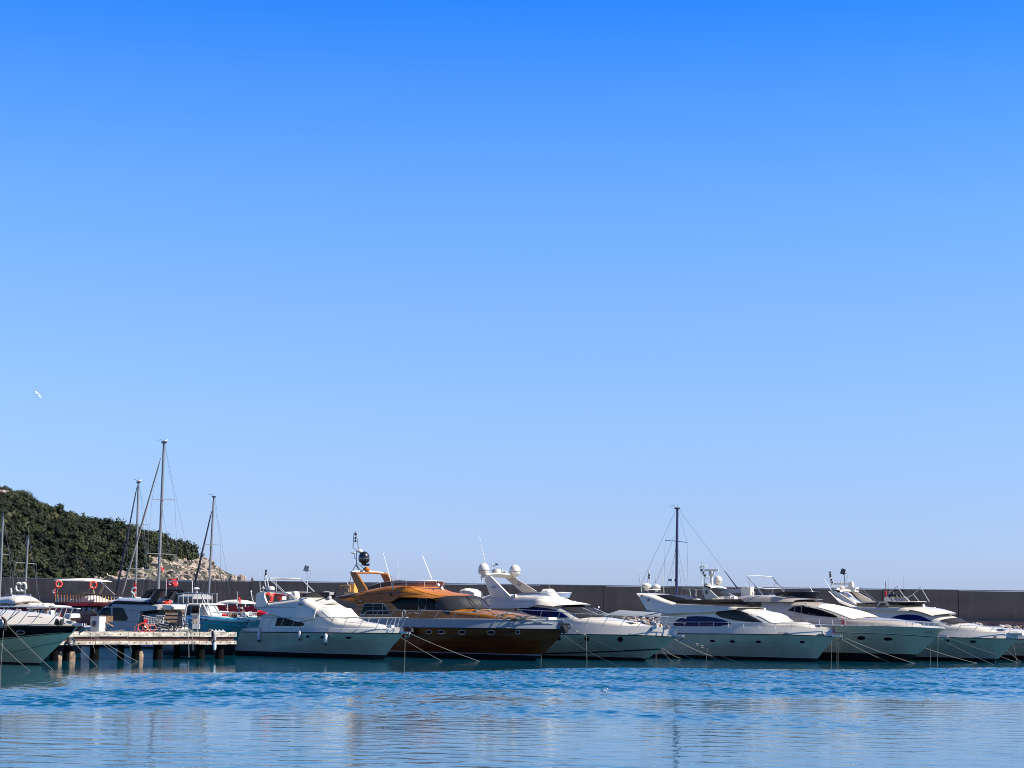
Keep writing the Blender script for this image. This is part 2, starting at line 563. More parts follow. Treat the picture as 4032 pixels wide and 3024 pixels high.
# rough rock face on the point: finely divided and displaced
def cliff_mat():
    m = bpy.data.materials.new('cliff_rock')
    m.use_nodes = True
    n, l = m.node_tree.nodes, m.node_tree.links
    b = n['Principled BSDF']
    b.inputs['Roughness'].default_value = .9
    t = n.new('ShaderNodeTexCoord')
    vz = n.new('ShaderNodeTexVoronoi')
    vz.inputs['Scale'].default_value = .45
    q = n.new('ShaderNodeTexNoise')
    q.inputs['Scale'].default_value = .35
    q.inputs['Detail'].default_value = 9
    q.inputs['Roughness'].default_value = .7
    l.new(t.outputs['Object'], vz.inputs['Vector'])
    l.new(t.outputs['Object'], q.inputs['Vector'])
    r_ = n.new('ShaderNodeValToRGB')
    e = r_.color_ramp.elements
    e[0].position, e[0].color = .33, (.07, .06, .05, 1)
    e[1].position, e[1].color = .62, (.36, .28, .22, 1)
    x = e.new(.46)
    x.color = (.24, .195, .155, 1)
    l.new(q.outputs[0], r_.inputs[0])
    l.new(r_.outputs[0], b.inputs['Base Color'])
    bp = n.new('ShaderNodeBump')
    bp.inputs['Distance'].default_value = .9
    l.new(q.outputs[0], bp.inputs['Height'])
    l.new(bp.outputs[0], b.inputs['Normal'])
    return m
MC = cliff_mat()
x0, x1 = at(540, 2200, HD).x, at(900, 2200, HD).x
nx, ny = 190, 200
v, f = [], []
for j in range(ny):
    for i in range(nx):
        x, y = lin(x0, x1, i / (nx - 1)), lin(HD - 140, HD + 25, j / (ny - 1))
        z = hill_z(x, y)
        p = Vector((x, y, z))
        d = noise.fractal(p * .16, .9, 2.1, 5) * 2.6 + abs(noise.noise(p * .45)) * 2.0 + noise.cell(Vector((x * .35, y * .35, z * .35))) * 1.3
        e = min(1, max(0, (x - x0) / 12))
        v.append((x + d * .5, y - d * .6, z + (d * .45 - .4) * e - (0 if rocky(x, y, z) else 2.5)))
for j in range(ny - 1):
    for i in range(nx - 1):
        a = j * nx + i
        f.append((a, a + 1, a + nx + 1, a + nx))
cliff = mesh('rocky_headland', v, f, MC, smooth=False)
tag(cliff, kind='structure')
rng = random.Random(8)
bb = MB()
for k in range(330):
    x = rng.uniform(at(590, 2200, HD).x, at(872, 2200, HD).x)
    y = rng.uniform(HD - 135, HD + 5)
    z = hill_z(x, y)
    if z < 0 or not rocky(x, y, z): continue
    pv, pf = protos[k % 14]
    r_ = rng.uniform(.3, .85)
    rot = Matrix.Rotation(rng.uniform(0, 6.3), 3, 'Z') @ Matrix.Rotation(rng.uniform(-1, 1), 3, 'X')
    bb.cur = rng.choice((0, 1, 1))
    bb.add([rot @ p * r_ + Vector((x, y, z + .4)) for p in pv], pf)
for k in range(26):        # pale rock breaking through at the top left of the ridge
    px = rng.uniform(-20, 62)
    p = at(px, 1946 + max(0, px) * .25 + rng.uniform(-14, 6), HD + rng.uniform(-3, 3))
    pv, pf = protos[k % 14]
    bb.cur = rng.choice((0, 1))
    bb.add([q * rng.uniform(.8, 1.3) * 1.2 + p for q in pv], pf)
bould = bb.build('headland_boulders', [mat('boulder_tan', (.25, .18, .135), .9, var=.35, vscale=.8), mat('boulder_pale', (.36, .29, .235), .9, var=.25, vscale=.8)], None, smooth=False)
tag(bould, kind='stuff', label='pale boulders scattered over the bare rocky point', cat='rocks')

def leaf_mat(name, a, b_):
    m = bpy.data.materials.new(name)
    m.use_nodes = True
    n, l = m.node_tree.nodes, m.node_tree.links
    b = n['Principled BSDF']
    b.inputs['Roughness'].default_value = .75
    b.inputs['Specular IOR Level'].default_value = .15
    t = n.new('ShaderNodeTexCoord')
    q = n.new('ShaderNodeTexNoise')
    q.inputs['Scale'].default_value = .07
    q.inputs['Detail'].default_value = 8
    q.inputs['Roughness'].default_value = .6
    l.new(t.outputs['Object'], q.inputs[0])
    r_ = n.new('ShaderNodeValToRGB')
    r_.color_ramp.elements[0].position, r_.color_ramp.elements[1].position = .38, .66
    r_.color_ramp.elements[0].color, r_.color_ramp.elements[1].color = (*a, 1), (*b_, 1)
    l.new(q.outputs[0], r_.inputs[0])
    l.new(r_.outputs[0], b.inputs['Base Color'])
    return m
LEAF = [leaf_mat('leaf_dark', (.008, .013, .009), (.022, .030, .013)), leaf_mat('leaf_mid', (.015, .022, .012), (.048, .054, .022)), leaf_mat('leaf_olive', (.026, .030, .016), (.072, .070, .030))]
def crown(rng, n=230):
    """one bush-like crown of radius 1: many leaf clumps through its volume"""
    v, f = [], []
    lobes = [Vector((rng.uniform(-.5, .5), rng.uniform(-.5, .5), rng.uniform(.1, .75))) for _ in range(6)]
    for k in range(n):
        c = rng.choice(lobes)
        d = Vector((rng.gauss(0, 1), rng.gauss(0, 1), rng.gauss(.25, 1))).normalized()
        p = c + d * rng.uniform(.28, .52)
        s = rng.uniform(.065, .12)
        nrm = (d + Vector((rng.uniform(-.3, .3), rng.uniform(-.3, .3), rng.uniform(-.2, .35)))).normalized()
        e1 = nrm.orthogonal().normalized() * s
        e2 = nrm.cross(e1)
        b = len(v)
        v += [p + e1, p + e2 * rng.uniform(.6, 1.2), p - e1 * rng.uniform(.6, 1), p - e2]
        f.append((b, b + 1, b + 2, b + 3))
    for L in lobes:     # darker heart so the sky does not show through everywhere
        b = len(v)
        q = .30
        v += [L + Vector(d) * q for d in ((1, 0, 0), (0, 1, 0), (-1, 0, 0), (0, -1, 0), (0, 0, 1), (0, 0, -1))]
        f += [(b, b + 1, b + 4), (b + 1, b + 2, b + 4), (b + 2, b + 3, b + 4), (b + 3, b, b + 4), (b + 1, b, b + 5), (b + 2, b + 1, b + 5), (b + 3, b + 2, b + 5), (b, b + 3, b + 5)]
    return np.array([tuple(p) for p in v]), f
def forest(name, spots, mats, label, kind='stuff', seed=3):
    rng = random.Random(seed)
    pr = [crown(rng) for _ in range(10)]
    V, Fl, Ls, MI = [], [], [], []
    nv = 0
    for (x, y, z, r_) in spots:
        cv, cf = pr[rng.randrange(10)]
        a = rng.uniform(0, 6.3)
        ca, sa = math.cos(a), math.sin(a)
        sx = r_ * rng.uniform(.85, 1.2)
        p = np.empty_like(cv)
        p[:, 0] = (cv[:, 0] * ca - cv[:, 1] * sa) * sx + x
        p[:, 1] = (cv[:, 0] * sa + cv[:, 1] * ca) * sx + y
        p[:, 2] = cv[:, 2] * r_ * rng.uniform(.9, 1.3) + z
        V.append(p)
        mi = rng.choices((0, 1, 2), (4, 4, 1))[0]
        for q in cf:
            Fl += [w + nv for w in q]
            Ls.append(len(q))
            MI.append(mi)
        nv += len(cv)
    V = np.concatenate(V)
    me = bpy.data.meshes.new(name)
    me.vertices.add(len(V))
    me.vertices.foreach_set('co', V.astype(np.float32).ravel())
    me.loops.add(len(Fl))
    me.loops.foreach_set('vertex_index', np.array(Fl, dtype=np.int32))
    st = np.concatenate([[0], np.cumsum(Ls)[:-1]]).astype(np.int32)
    me.polygons.add(len(Ls))
    me.polygons.foreach_set('loop_start', st)
    me.polygons.foreach_set('loop_total', np.array(Ls, dtype=np.int32))
    for m in mats: me.materials.append(m)
    me.polygons.foreach_set('material_index', np.array(MI, dtype=np.int32))
    me.update(calc_edges=True)
    o = bpy.data.objects.new(name, me)
    COL.objects.link(o)
    return tag(o, label, 'trees', kind=kind)
rng = random.Random(21)
spots = []
xl, xr_ = at(-60, 2000, HD).x, at(775, 2000, HD).x
y = HD - 128
while y < HD + 14:
    x = xl
    while x < xr_:
        px_, py_ = x + rng.uniform(-.9, .9), y + rng.uniform(-1.3, 1.3)
        z = hill_z(px_, py_)
        if z > 1 and not rocky(px_, py_, z) and rng.random() > .03:
            spots.append((px_, py_, z - .3, rng.choice((1.5, 2.0, 2.4, 2.9, 3.5)) * rng.uniform(.85, 1.15)))
        elif z > 2 and rocky(px_, py_, z) and rng.random() < .05:
            spots.append((px_, py_, z + .6, rng.uniform(.8, 1.3)))
        x += 2.5
    y += 3.6
forest('forest', spots, LEAF, 'dense dark green scrub and pines covering the hillside')
print('crowns', len(spots))
# islets of rock seen over the wall
for (pl, pr_, pt, nm) in ((898, 940, 2264, 'low pale rock just beyond the wall, left of the larger one'), (928, 974, 2262, 'larger grey rock showing above the wall right of the headland'), (985, 1002, 2274, 'smallest rock tip showing above the wall')):
    c = at((pl + pr_) / 2, 2300, 640)
    wd = (pr_ - pl) / F * 640
    tp = at((pl + pr_) / 2, pt, 640).z
    v, f = [], []
    n_, m_ = 20, 12
    for j in range(m_):
        for k in range(n_):
            a, b = 2 * math.pi * k / n_, (math.pi / 2) * j / (m_ - 1)
            d = Vector((math.cos(a) * math.cos(b), math.sin(a) * math.cos(b), math.sin(b)))
            q = 1 + .35 * noise.fractal(d * 2.3 + Vector((pl, 0, 0)), .9, 2, 4)
            v.append((d.x * wd * .62 * q + c.x, d.y * wd * .6 * q + c.y, -1 + (tp + 1) * max(d.z, 0) ** .3 * (1 + (q - 1) * .06)))
    for j in range(m_ - 1):
        for k in range(n_):
            f.append((j * n_ + k, j * n_ + (k + 1) % n_, (j + 1) * n_ + (k + 1) % n_, (j + 1) * n_ + k))
    o = mesh('rock', v, f, MC, smooth=False)
    tag(o, nm, 'rock')

# ------------------------------------------------------------------ floodlight posts on the quay
def lamp_post(px, ptop, pbase, Y, label, flip=1):
    b, t = at(px, pbase, Y), at(px, ptop, Y)
    root = tag(empty('floodlight_post', (b.x, b.y, 3.0)), label, 'lamp post')
    h = t.z - 3.0
    MB().tube([(0, 0, 0), (0, 0, h * .6), (0, 0, h - .2)], [.09, .075, .06], 8).build('pole', W['dsteel'] if flip > 0 else W['steel'], root)
    MB().box((-.22 * 1, 0, h + .05), (.62, .35, .80), Matrix.Rotation(.35, 3, 'Y')).box((.1, 0, h - .22), (.3, .1, .1)).build('floodlight', W['black'] if flip > 0 else W['dsteel'], root, smooth=False)
    MB().tube([(.3, 0, h), (.45, 0, h - .6), (.15, 0, h - 1.6)], .02, 5).build('cable', W['dsteel'], root)
lamp_post(3326, 2252, 2440, 262, 'floodlight on a dark post behind the white radar arch, at right', 1)
lamp_post(1207, 2240, 2400, 250, 'floodlight on a thin pale post behind the nearest white flybridge yacht', -1)

# ------------------------------------------------------------------ gulls
def gull_flying(px, py, Y):
    c = at(px, py, Y)
    r_ = tag(empty('seagull', c), 'white seagull with black wingtips flying over the hill at upper left', 'seagull')
    s = Y / F * 1.2
    v, f = [], []
    # body: spindle from tail (left, slightly down) to head (right)
    b = MB().tube([(-6.5 * s, 0, -1.5 * s), (-3 * s, 0, -.8 * s), (0, 0, 0), (2.6 * s, 0, .2 * s), (4.2 * s, 0, -.1 * s), (5.6 * s, 0, -.6 * s)], [.15 * s, 1.1 * s, 1.7 * s, 1.4 * s, .9 * s, .2 * s], 8)
    body = b.build('body', W['bird'], r_)
    w = MB()
    def wing(pts, wd, th=.25):
        for (a, wa), (c_, wc) in zip(zip(pts, wd), zip(pts[1:], wd[1:])):
            a, c_ = Vector(a) * s, Vector(c_) * s
            e = Vector((.5, -.7, .5)).normalized().cross((c_ - a).normalized()) * s
            q = Vector((0, .3, .3)) * s * th
            w.add([a - e * wa, a + e * wa, c_ + e * wc, c_ - e * wc, a - e * wa + q, a + e * wa + q, c_ + e * wc + q, c_ - e * wc + q],
                  [(0, 1, 2, 3), (7, 6, 5, 4), (0, 4, 5, 1), (1, 5, 6, 2), (2, 6, 7, 3), (3, 7, 4, 0)])
    for pts, wd, tp, td in (([(-.5, 0, .5), (-5, -2, 5.5), (-9, -3, 9.5)], [2.2, 1.7, .9], [(-9, -3, 9.5), (-12.5, -4, 12.6)], [.95, .25]),
                            ([(1.5, 0, -.5), (6, 2, -6), (10, 3, -10.5)], [2.0, 1.6, .9], [(10, 3, -10.5), (13, 4, -12.8)], [.95, .3])):
        w = MB()
        wing(pts, wd)
        wo = w.build('wing', W['bird'], r_, smooth=False)
        w = MB()
        wing(tp, td)
        w.build('wing_tip', W['birdg'], wo, smooth=False)
gull_flying(150, 1552, 150)
def gull_sitting(pos, L, label, cat='seagull', ang=0.0, spread=0):
    r_ = tag(empty('seagull', pos, ang), label, cat)
    b = MB().tube([(-.5 * L, 0, .30 * L), (-.25 * L, 0, .22 * L), (0, 0, .2 * L), (.2 * L, 0, .26 * L), (.28 * L, 0, .38 * L), (.36 * L, 0, .43 * L), (.46 * L, 0, .41 * L)],
                  [.02 * L, .10 * L, .17 * L, .14 * L, .075 * L, .08 * L, .02 * L], 8)
    b.build('body', W['bird'], r_)
    MB().tube([(-.6 * L, 0, .32 * L), (-.3 * L, 0, .3 * L), (.05 * L, 0, .33 * L)], [.02 * L, .09 * L, .1 * L], 8, flat=.6).build('wing', W['birdg'], r_)
    MB().tube([(.44 * L, 0, .41 * L), (.54 * L, 0, .38 * L)], [.025 * L, .01 * L], 6).build('beak', W['yel'], r_)
p = on_z(2379, 2731)
gull_sitting((p.x, p.y, .02), .36, 'white gull floating alone on the open water', ang=-.4)
# ------------------------------------------------------------------ boats
class Boat:
    """local frame: x to the right of the picture along the keel, visible side = s*y"""
    def __init__(b, name, label, cat, px, Y, B, a=38.0, flip=False, group=None):
        py = 2420 + (px - CX) * .01745 + F * CAMH / Y
        for _ in range(4):
            p = at(px, py, Y)
            py += p.z / Y * F
        p = at(px, py, Y)
        b.O = Vector((p.x, p.y, 0))
        b.a = R(a)
        b.s = -1
        rz = -b.a
        b.m = 1
        if flip: b.m, b.s, rz = -1, 1, math.pi - b.a
        b.ex = Vector((math.cos(rz), math.sin(rz), 0))
        b.ey = Vector((-math.sin(rz), math.cos(rz), 0))
        b.B = B
        b.root = tag(empty(name, b.O, rz), label, cat, group)
        b.Y = Y
    def loc(b, px, py, yl):
        d = ray(px, py)
        o = b.O + b.ey * yl
        t = (o - CAM).dot(b.ey) / d.dot(b.ey)
        p = CAM + d * t - b.O
        return (p.dot(b.ex), p.z)
    def P(b, px, py, yl):
        x, z = b.loc(px, py, yl)
        return Vector((x, yl, z))
    def Q(b, px, py, wf):
        """point on the visible side where the half-width is wf(x,z)"""
        w = wf(0, 1) if callable(wf) else wf
        for _ in range(10):
            x, z = b.loc(px, py, b.s * w)
            w2 = wf(x, z) if callable(wf) else wf
            w = (w + w2) / 2
        return (x, z)
    def world(b, v): return b.O + b.ex * v[0] + b.ey * v[1] + Vector((0, 0, v[2]))

def hull(b, sheer, stem, stern, rows, mats, p_top=2.4, um=.45, deckmat=None, camber=.08, ks=.86, flare=0, name='hull', inset=.12, draft=-.5):
    """sheer: rub-rail pixels stern->bow; stem: pixels at the centreline, top->water; stern: pixels on the
    visible transom edge, top->water; rows: list of (kind, value, material index of the band ABOVE this row)"""
    s, B = b.s, b.B
    rr_ = []
    for j, (k_, v_, m_) in enumerate(rows):
        rr_.append((k_, v_, m_))
        if j + 1 < len(rows) and rows[j + 1][0] == k_ and k_ in 'fz' and v_ >= 0:
            n_ = max(1, int((rows[j + 1][1] - v_) / (.07 if k_ == 'f' else .3)))
            rr_ += [(k_, lin(v_, rows[j + 1][1], q / n_), m_) for q in range(1, n_)]
    rows = rr_
    tip = b.loc(*stem[0], 0)
    st = sorted([(z, x) for x, z in [b.loc(*p, 0) for p in stem]])
    x0 = b.loc(*stern[0], s * B)[0]
    b.x0, b.xb = x0, tip[0]
    sr = sorted([(z, x) for x, z in [b.loc(*p, s * B * .97) for p in stern]])
    L = b.xb - b.x0
    def hb(x, z=0):
        u = (x - x0) / L
        u = min(max(u, 0), 1)
        w = B * (1 - max(0, (u - um) / (1 - um)) ** p_top)
        return w * (1 - .06 * max(0, (.3 - u) / .3))
    b.hb = hb
    sh = [b.Q(*p, lambda x, z: hb(x)) for p in sheer[:-1]] + [tip if sheer[-1] is None else b.loc(*sheer[-1], 0)]
    sh = sorted(sh)
    b.sheer = lambda x: sinterp(sh, x)
    def stemx(z):
        if z < st[0][0]:
            (z0, xx0), (z1, xx1) = st[0], st[1]
            return xx0 - (z0 - z) * max(1.0, (xx1 - xx0) / max(z1 - z0, .05)) * .9
        return interp(st, z)
    b.stemx = stemx
    def sternx(z): return interp(sr, z) if z > sr[0][0] else sr[0][1]
    def zrow(kind, val, x, z1=None):
        if kind == 'z': return val
        if kind == 'f': return lin(rows_low, b.sheer(x), val)   # fraction between boot top and sheer
        if kind == 'a': return b.sheer(x) + val                 # above the rub rail
    rows_low = max([v for k, v, _ in rows if k == 'z'] + [0])
    N = 46
    us = [1 - (1 - k / N) ** 1.35 for k in range(N + 1)]
    def rowpts(kind, val):
        xa, xe = x0, b.xb
        for _ in range(8):
            za, ze = zrow(kind, val, xa), zrow(kind, val, xe)
            xa, xe = sternx(min(za, sr[-1][0])), stemx(min(ze, tip[1]))
        pts = []
        for u in us:
            x = lin(xa, xe, u)
            z = zrow(kind, val, x)
            pts.append((x, width(u, x, z), z))
        return pts
    def width(u, x, z):
        top = b.sheer(x)
        f = min(max(z / max(top, .1), -.3), 1)
        if f < 0: k, pp, uu = ks * (1 + f * .9), 1.6, .3
        else:
            k = lin(ks, 1, f ** .6)
            pp, uu = lin(1.55, p_top, f ** (1.3)), lin(.28, um, f)
        u = min(max(u, 0), 1)
        w = B * k * (1 - max(0, (u - uu) / (1 - uu)) ** pp) * (1 - .06 * max(0, (.3 - u) / .3))
        if z > top + .001: w -= (z - top) * .45
        return max(w, 0)
    def hw(x, z):
        xa, xe = sternx(min(z, sr[-1][0])), stemx(min(z, tip[1]))
        return width((x - xa) / max(xe - xa, .1), x, z)
    b.hw = hw
    R_ = [rowpts(k, v) for k, v, _ in rows]
    V, Fc, I = [], [], []
    n = N + 1
    for sg in (s, -s):
        base = len(V)
        for r_ in R_:
            V += [Vector((x, sg * w, z)) for x, w, z in r_]
        for j in range(len(R_) - 1):
            for k in range(N):
                a = base + j * n + k
                q = (a, a + 1, a + n + 1, a + n)
                Fc.append(q if (sg < 0) == (b.m > 0 or True) else q[::-1])
                I.append(rows[j][2])
    half = len(R_) * n
    for j in range(len(R_) - 1):                     # transom
        a, c = j * n, half + j * n
        Fc.append((a, a + n, c + n, c))
        I.append(rows[j][2])
    h = mesh(name, V, Fc, mats, b.root, idx=I, angle=28)
    # deck
    top = R_[-1]
    V, Fc = [], []
    m = 6
    for x, w, z in top:
        for q in range(m + 1):
            t = -1 + 2 * q / m
            V.append(Vector((x, t * (w - .005), z - inset + camber * (1 - t * t))))
    for k in range(len(top) - 1):
        for q in range(m):
            a = k * (m + 1) + q
            Fc.append((a, a + m + 1, a + m + 2, a + 1))
    mesh('deck', V, Fc, deckmat or W['deck'], b.root)
    b.top = top
    return h

def rubrail(b, mt, r=.035, dz=0.0, name='rub_rail', off=.012, x0=None, x1=None, zf=None):
    pts = []
    N = 44
    xa, xe = x0 if x0 is not None else b.x0 + .02, x1 if x1 is not None else b.xb
    mbb = MB()
    for sg in (b.s, -b.s):
        pts = []
        for k in range(N + 1):
            x = lin(xa, xe, 1 - (1 - k / N) ** 1.3)
            z = (zf(x) if zf else b.sheer(x)) + dz
            pts.append(Vector((x, sg * (b.hw(x, z) + off), z)))
        mbb.tube(pts, r, 5)
    return mbb.build(name, mt, b.root)

def stripe(b, px_line, hgt, mt, name='stripe', wf=None, off=.006):
    """painted line along the hull through the given pixels"""
    wf = wf or b.hw
    ln = sorted(b.Q(*p, wf) for p in px_line)
    V, Fc = [], []
    N = 40
    for k in range(N + 1):
        x = lin(ln[0][0], ln[-1][0], k / N)
        z = sinterp(ln, x)
        for q in (-.5, .5):
            zz = z + q * hgt
            V.append(Vector((x, b.s * (wf(x, zz) + off), zz)))
    for k in range(N): Fc.append((2 * k, 2 * k + 2, 2 * k + 3, 2 * k + 1))
    return mesh(name, V, Fc, mt, b.root)

def patch(b, px_poly, wf, mt, name, off=.012, parent=None, nx=22, nz=5, frame=None, fr=.025, fname='frame', fclosed=True, local=False):
    """window or panel lying on a side surface: outline in pixels, x-monotone"""
    pl = px_poly if local else [b.Q(*p, wf) for p in px_poly]
    xs_ = sorted(set([p[0] for p in pl]))
    lo, hi = xs_[0], xs_[-1]
    g = sorted(set([lin(lo, hi, k / nx) for k in range(nx + 1)] + [x for x in xs_]))
    V, Fc = [], []
    for x in g:
        x_ = min(max(x, lo + 1e-5), hi - 1e-5)
        zs = []
        for (a, c), (d, e) in zip(pl, pl[1:] + pl[:1]):
            if (a - x_) * (d - x_) <= 0 and abs(a - d) > 1e-9:
                zs.append(c + (e - c) * (x_ - a) / (d - a))
        z0_, z1_ = min(zs), max(zs)
        for q in range(nz + 1):
            z = lin(z0_, z1_, q / nz)
            V.append(Vector((x, b.s * (wf(x, z) + off), z)))
    for k in range(len(g) - 1):
        for q in range(nz):
            a = k * (nz + 1) + q
            Fc.append((a, a + nz + 1, a + nz + 2, a + 1))
    o = mesh(name, V, Fc, mt, parent or b.root)
    if frame:
        MB().tube([Vector((x, b.s * (wf(x, z) + off), z)) for x, z in pl], fr, 5, closed=fclosed).build(fname, frame, o)
    return o
def ellipse(cx, cy, rx, ry, n=20): return [(cx + rx * math.cos(2 * math.pi * k / n), cy + ry * math.sin(2 * math.pi * k / n)) for k in range(n)]
def porthole(b, cx, cy, rx, ry, mt=None, frame=None, n=20):
    return patch(b, ellipse(cx, cy, rx, ry, n), b.hw, mt or W['glass'], 'porthole', nx=8, nz=2, frame=frame or W['steel'], fr=.018)

class Block:
    """superstructure body swept along x: top edge / bottom edge polylines traced on the visible side"""
    def __init__(k, b, top, bot, w, name, mt, tum=.10, n=6, crown=.10, bulge=0.0, bx=None, parent=None, px=True, cap=True, N=54, bend=None, w1=None, wx=None, aft=.0):
        k.b, k.n, k.tum, k.crown, k.bulge = b, n, tum, crown, bulge
        k.wf0 = w if callable(w) else (lambda x: w)
        side_top = lambda x, z: k.wf0(x) * (1 - tum)
        side_bot = lambda x, z: k.wf0(x)
        k.T = sorted([b.Q(*p, side_top) for p in top]) if px else sorted(top)
        k.Bt = sorted([b.Q(*p, side_bot) for p in bot]) if px else sorted(bot)
        k.x0, k.x1 = k.T[0][0], k.T[-1][0]
        k.bx = (b.loc(bx, 2400, b.s * k.wf0(0))[0] if bx is not None else lin(k.x0, k.x1, .5))
        k.be = b.loc(bend, 2430, b.s * k.wf0(0))[0] if bend is not None else None
        xs_ = sorted(set([lin(k.x0, k.x1, i / N) for i in range(N + 1)]))
        m = 22
        V, Fc = [], []
        for x in xs_:
            for q in range(m + 1): V.append(k.pt(x, math.pi * q / m))
        nn = m + 1
        for i in range(len(xs_) - 1):
            for q in range(m):
                a = i * nn + q
                Fc.append((a, a + nn, a + nn + 1, a + 1))
            Fc.append((i * nn + m, (i + 1) * nn + m, (i + 1) * nn, i * nn))
        if cap:
            Fc.append(tuple(range(nn)))
            Fc.append(tuple(range((len(xs_) - 1) * nn, len(xs_) * nn))[::-1])
        k.o = mesh(name, V, Fc, mt, parent or b.root, angle=32)
    def zt(k, x): return sinterp(k.T, x)
    def zb(k, x): return min(interp(k.Bt, x), k.zt(x) - .01)
    def push(k, x):
        if not k.bulge: return 0
        xe = k.be if k.be is not None else k.x1
        t = min(max((x - k.bx) / max(xe - k.bx, .1), 0), 1)
        if x > xe: return k.bulge * max(0, 1 - (x - xe) / max(k.x1 - xe, .1))
        return k.bulge * t * t * (3 - 2 * t)
    def pt(k, x, ph, off=0.0):
        c, s_ = math.cos(ph), math.sin(ph)
        yy = math.copysign(abs(c) ** (2 / k.n), c)
        zz = max(s_, 0) ** (2 / k.n)
        zb, zt, w = k.zb(x), k.zt(x), k.wf0(x)
        y = k.b.s * w * yy * (1 - k.tum * zz)
        return Vector((x + k.push(x) * (1 - yy * yy), y, zb + (zt - zb) * zz + k.crown * (1 - yy * yy) * zz))
    def side(k, x, z):
        zb, zt = k.zb(x), k.zt(x)
        zz = min(max((z - zb) / max(zt - zb, .02), 0), 1)
        yy = max(1 - zz ** k.n, 0.0) ** (1 / k.n)
        yy = max(yy, .8)
        return k.wf0(x) * yy * (1 - k.tum * zz)
    def front(k, xa, xb_, pa, pb, mt, name, off=.02, parent=None, nx=16, nq=44, zz0=.93):
        """glass or cover on the sloping front: xa..xb along, pa..pb across (0 visible side .. 1 far side)"""
        V, Fc = [], []
        for i in range(nx + 1):
            for q in range(nq + 1):
                p0_ = math.asin(zz0 ** (k.n / 2))
                ph = lin(p0_, math.pi - p0_, q / nq)
                x = lin(xa, xb_, i / nx)
                p = k.pt(x, ph)
                V.append(p + Vector((off * .5, k.b.s * off * math.cos(ph), off * math.sin(ph))))
        for i in range(nx):
            for q in range(nq):
                a = i * (nq + 1) + q
                Fc.append((a, a + nq + 1, a + nq + 2, a + 1))
        return mesh(name, V, Fc, mt, parent or k.b.root)

def rail(b, px_top, base_px, mt=None, wf=None, r=.022, lean=.25, inset=.10, zbase=None, both=True, name='guard_rail', mid=False, zoff=0.0, tipclose=True):
    """guard rail: traced top tube on the visible side, mirrored to the far one, with stanchions"""
    mt = mt or W['steel']
    wf = wf or (lambda x, z=0: max(b.hb(x) - inset, .10))
    pl = sorted(b.Q(*p, lambda x, z: wf(x)) for p in px_top)
    zb = zbase or (lambda x: b.sheer(min(x, b.xb)) + zoff)
    tb = MB()
    sides = (b.s, -b.s) if both else (b.s,)
    N = 40
    pp = []
    for sg in sides:
        pts = [Vector((x, sg * wf(x), z)) for x, z in [(lin(pl[0][0], pl[-1][0], k / N), interp(pl, lin(pl[0][0], pl[-1][0], k / N))) for k in range(N + 1)]]
        tb.tube(pts, r, 5)
        if mid:
            tb.tube([Vector((p.x, p.y, (p.z + zb(p.x)) / 2)) for p in pts[2:]], r * .5, 4)
        pp.append(pts[-1])
    if both and tipclose: tb.tube(pp, r, 5)
    o = tb.build(name, mt, b.root)
    for px in base_px:
        x = b.Q(px, 2470, lambda x, z: wf(x))[0]
        for sg in sides:
            xt = min(x + lean, pl[-1][0])
            p0, p1 = Vector((x, sg * wf(x), zb(x) - .03)), Vector((xt, sg * wf(xt), interp(pl, xt)))
            MB().tube([p0, p1], r * .9, 5).build('stanchion', mt, o)
    return o
def seg(b, pts, r, mt, name, parent=None, n=6, closed=False):
    """tube through (px, py, local y) points"""
    return MB().tube([b.P(*p) for p in pts], r, n, closed).build(name, mt, parent or b.root)
def slab(b, px_poly, yl, th, mt, name, parent=None, lean=0.0, mirror=False, smooth=False):
    """plate cut to a traced outline on the plane local y = yl (leaning inwards with height)"""
    pl = [b.loc(*p, yl) for p in px_poly]
    zmin = min(z for x, z in pl)
    sg = 1 if yl > 0 else -1
    fa = lambda x, z: yl - sg * lean * (z - zmin)
    fb = lambda x, z: yl - sg * (lean * (z - zmin) + th)
    o = MB().prism(pl, fa, fb).build(name, mt, parent or b.root, smooth=smooth)
    if mirror:
        MB().prism(pl, lambda x, z: -fa(x, z), lambda x, z: -fb(x, z)).build(name, mt, parent or b.root, smooth=smooth)
    return o
def screen(b, path, h0, h1, flare, mt, name, parent=None, th=.02, frame=None):
    """wrap-around wind deflector: path of local points (x,y,z); height h0 aft -> h1 forward"""
    V, Fc = [], []
    n = len(path)
    c = Vector((sum(p[0] for p in path) / n, 0, 0))
    tops = []
    for k, p in enumerate(path):
        p = Vector(p)
        t = math.sin(math.pi * k / (n - 1))
        h = lin(h0, h1, t)
        d = Vector((p.x - c.x, p.y, 0))
        d = d.normalized() if d.length > .01 else Vector((1, 0, 0))
        q = p + Vector((0, 0, h)) + d * flare * h
        V += [p, q]
        tops.append(q)
    for k in range(n - 1): Fc.append((2 * k, 2 * k + 2, 2 * k + 3, 2 * k + 1))
    o = mesh(name, V, Fc, mt, parent or b.root)
    if frame: MB().tube(tops, .022, 5).build('screen_edge', frame, o)
    return o
def upath(x0, x1, w, zf, bulge, n=9):
    """U-shaped plan line round the front of a flybridge"""
    pts = [(lin(x0, x1, k / 6), -w, zf(lin(x0, x1, k / 6))) for k in range(7)]
    for k in range(1, n):
        t = k / n
        y = -w + 2 * w * t
        x = x1 + bulge * math.sin(math.pi * t) ** .7
        pts.append((x, y, zf(x1) + .0))
    pts += [(x, w, z) for x, _, z in pts[6::-1]]
    return pts
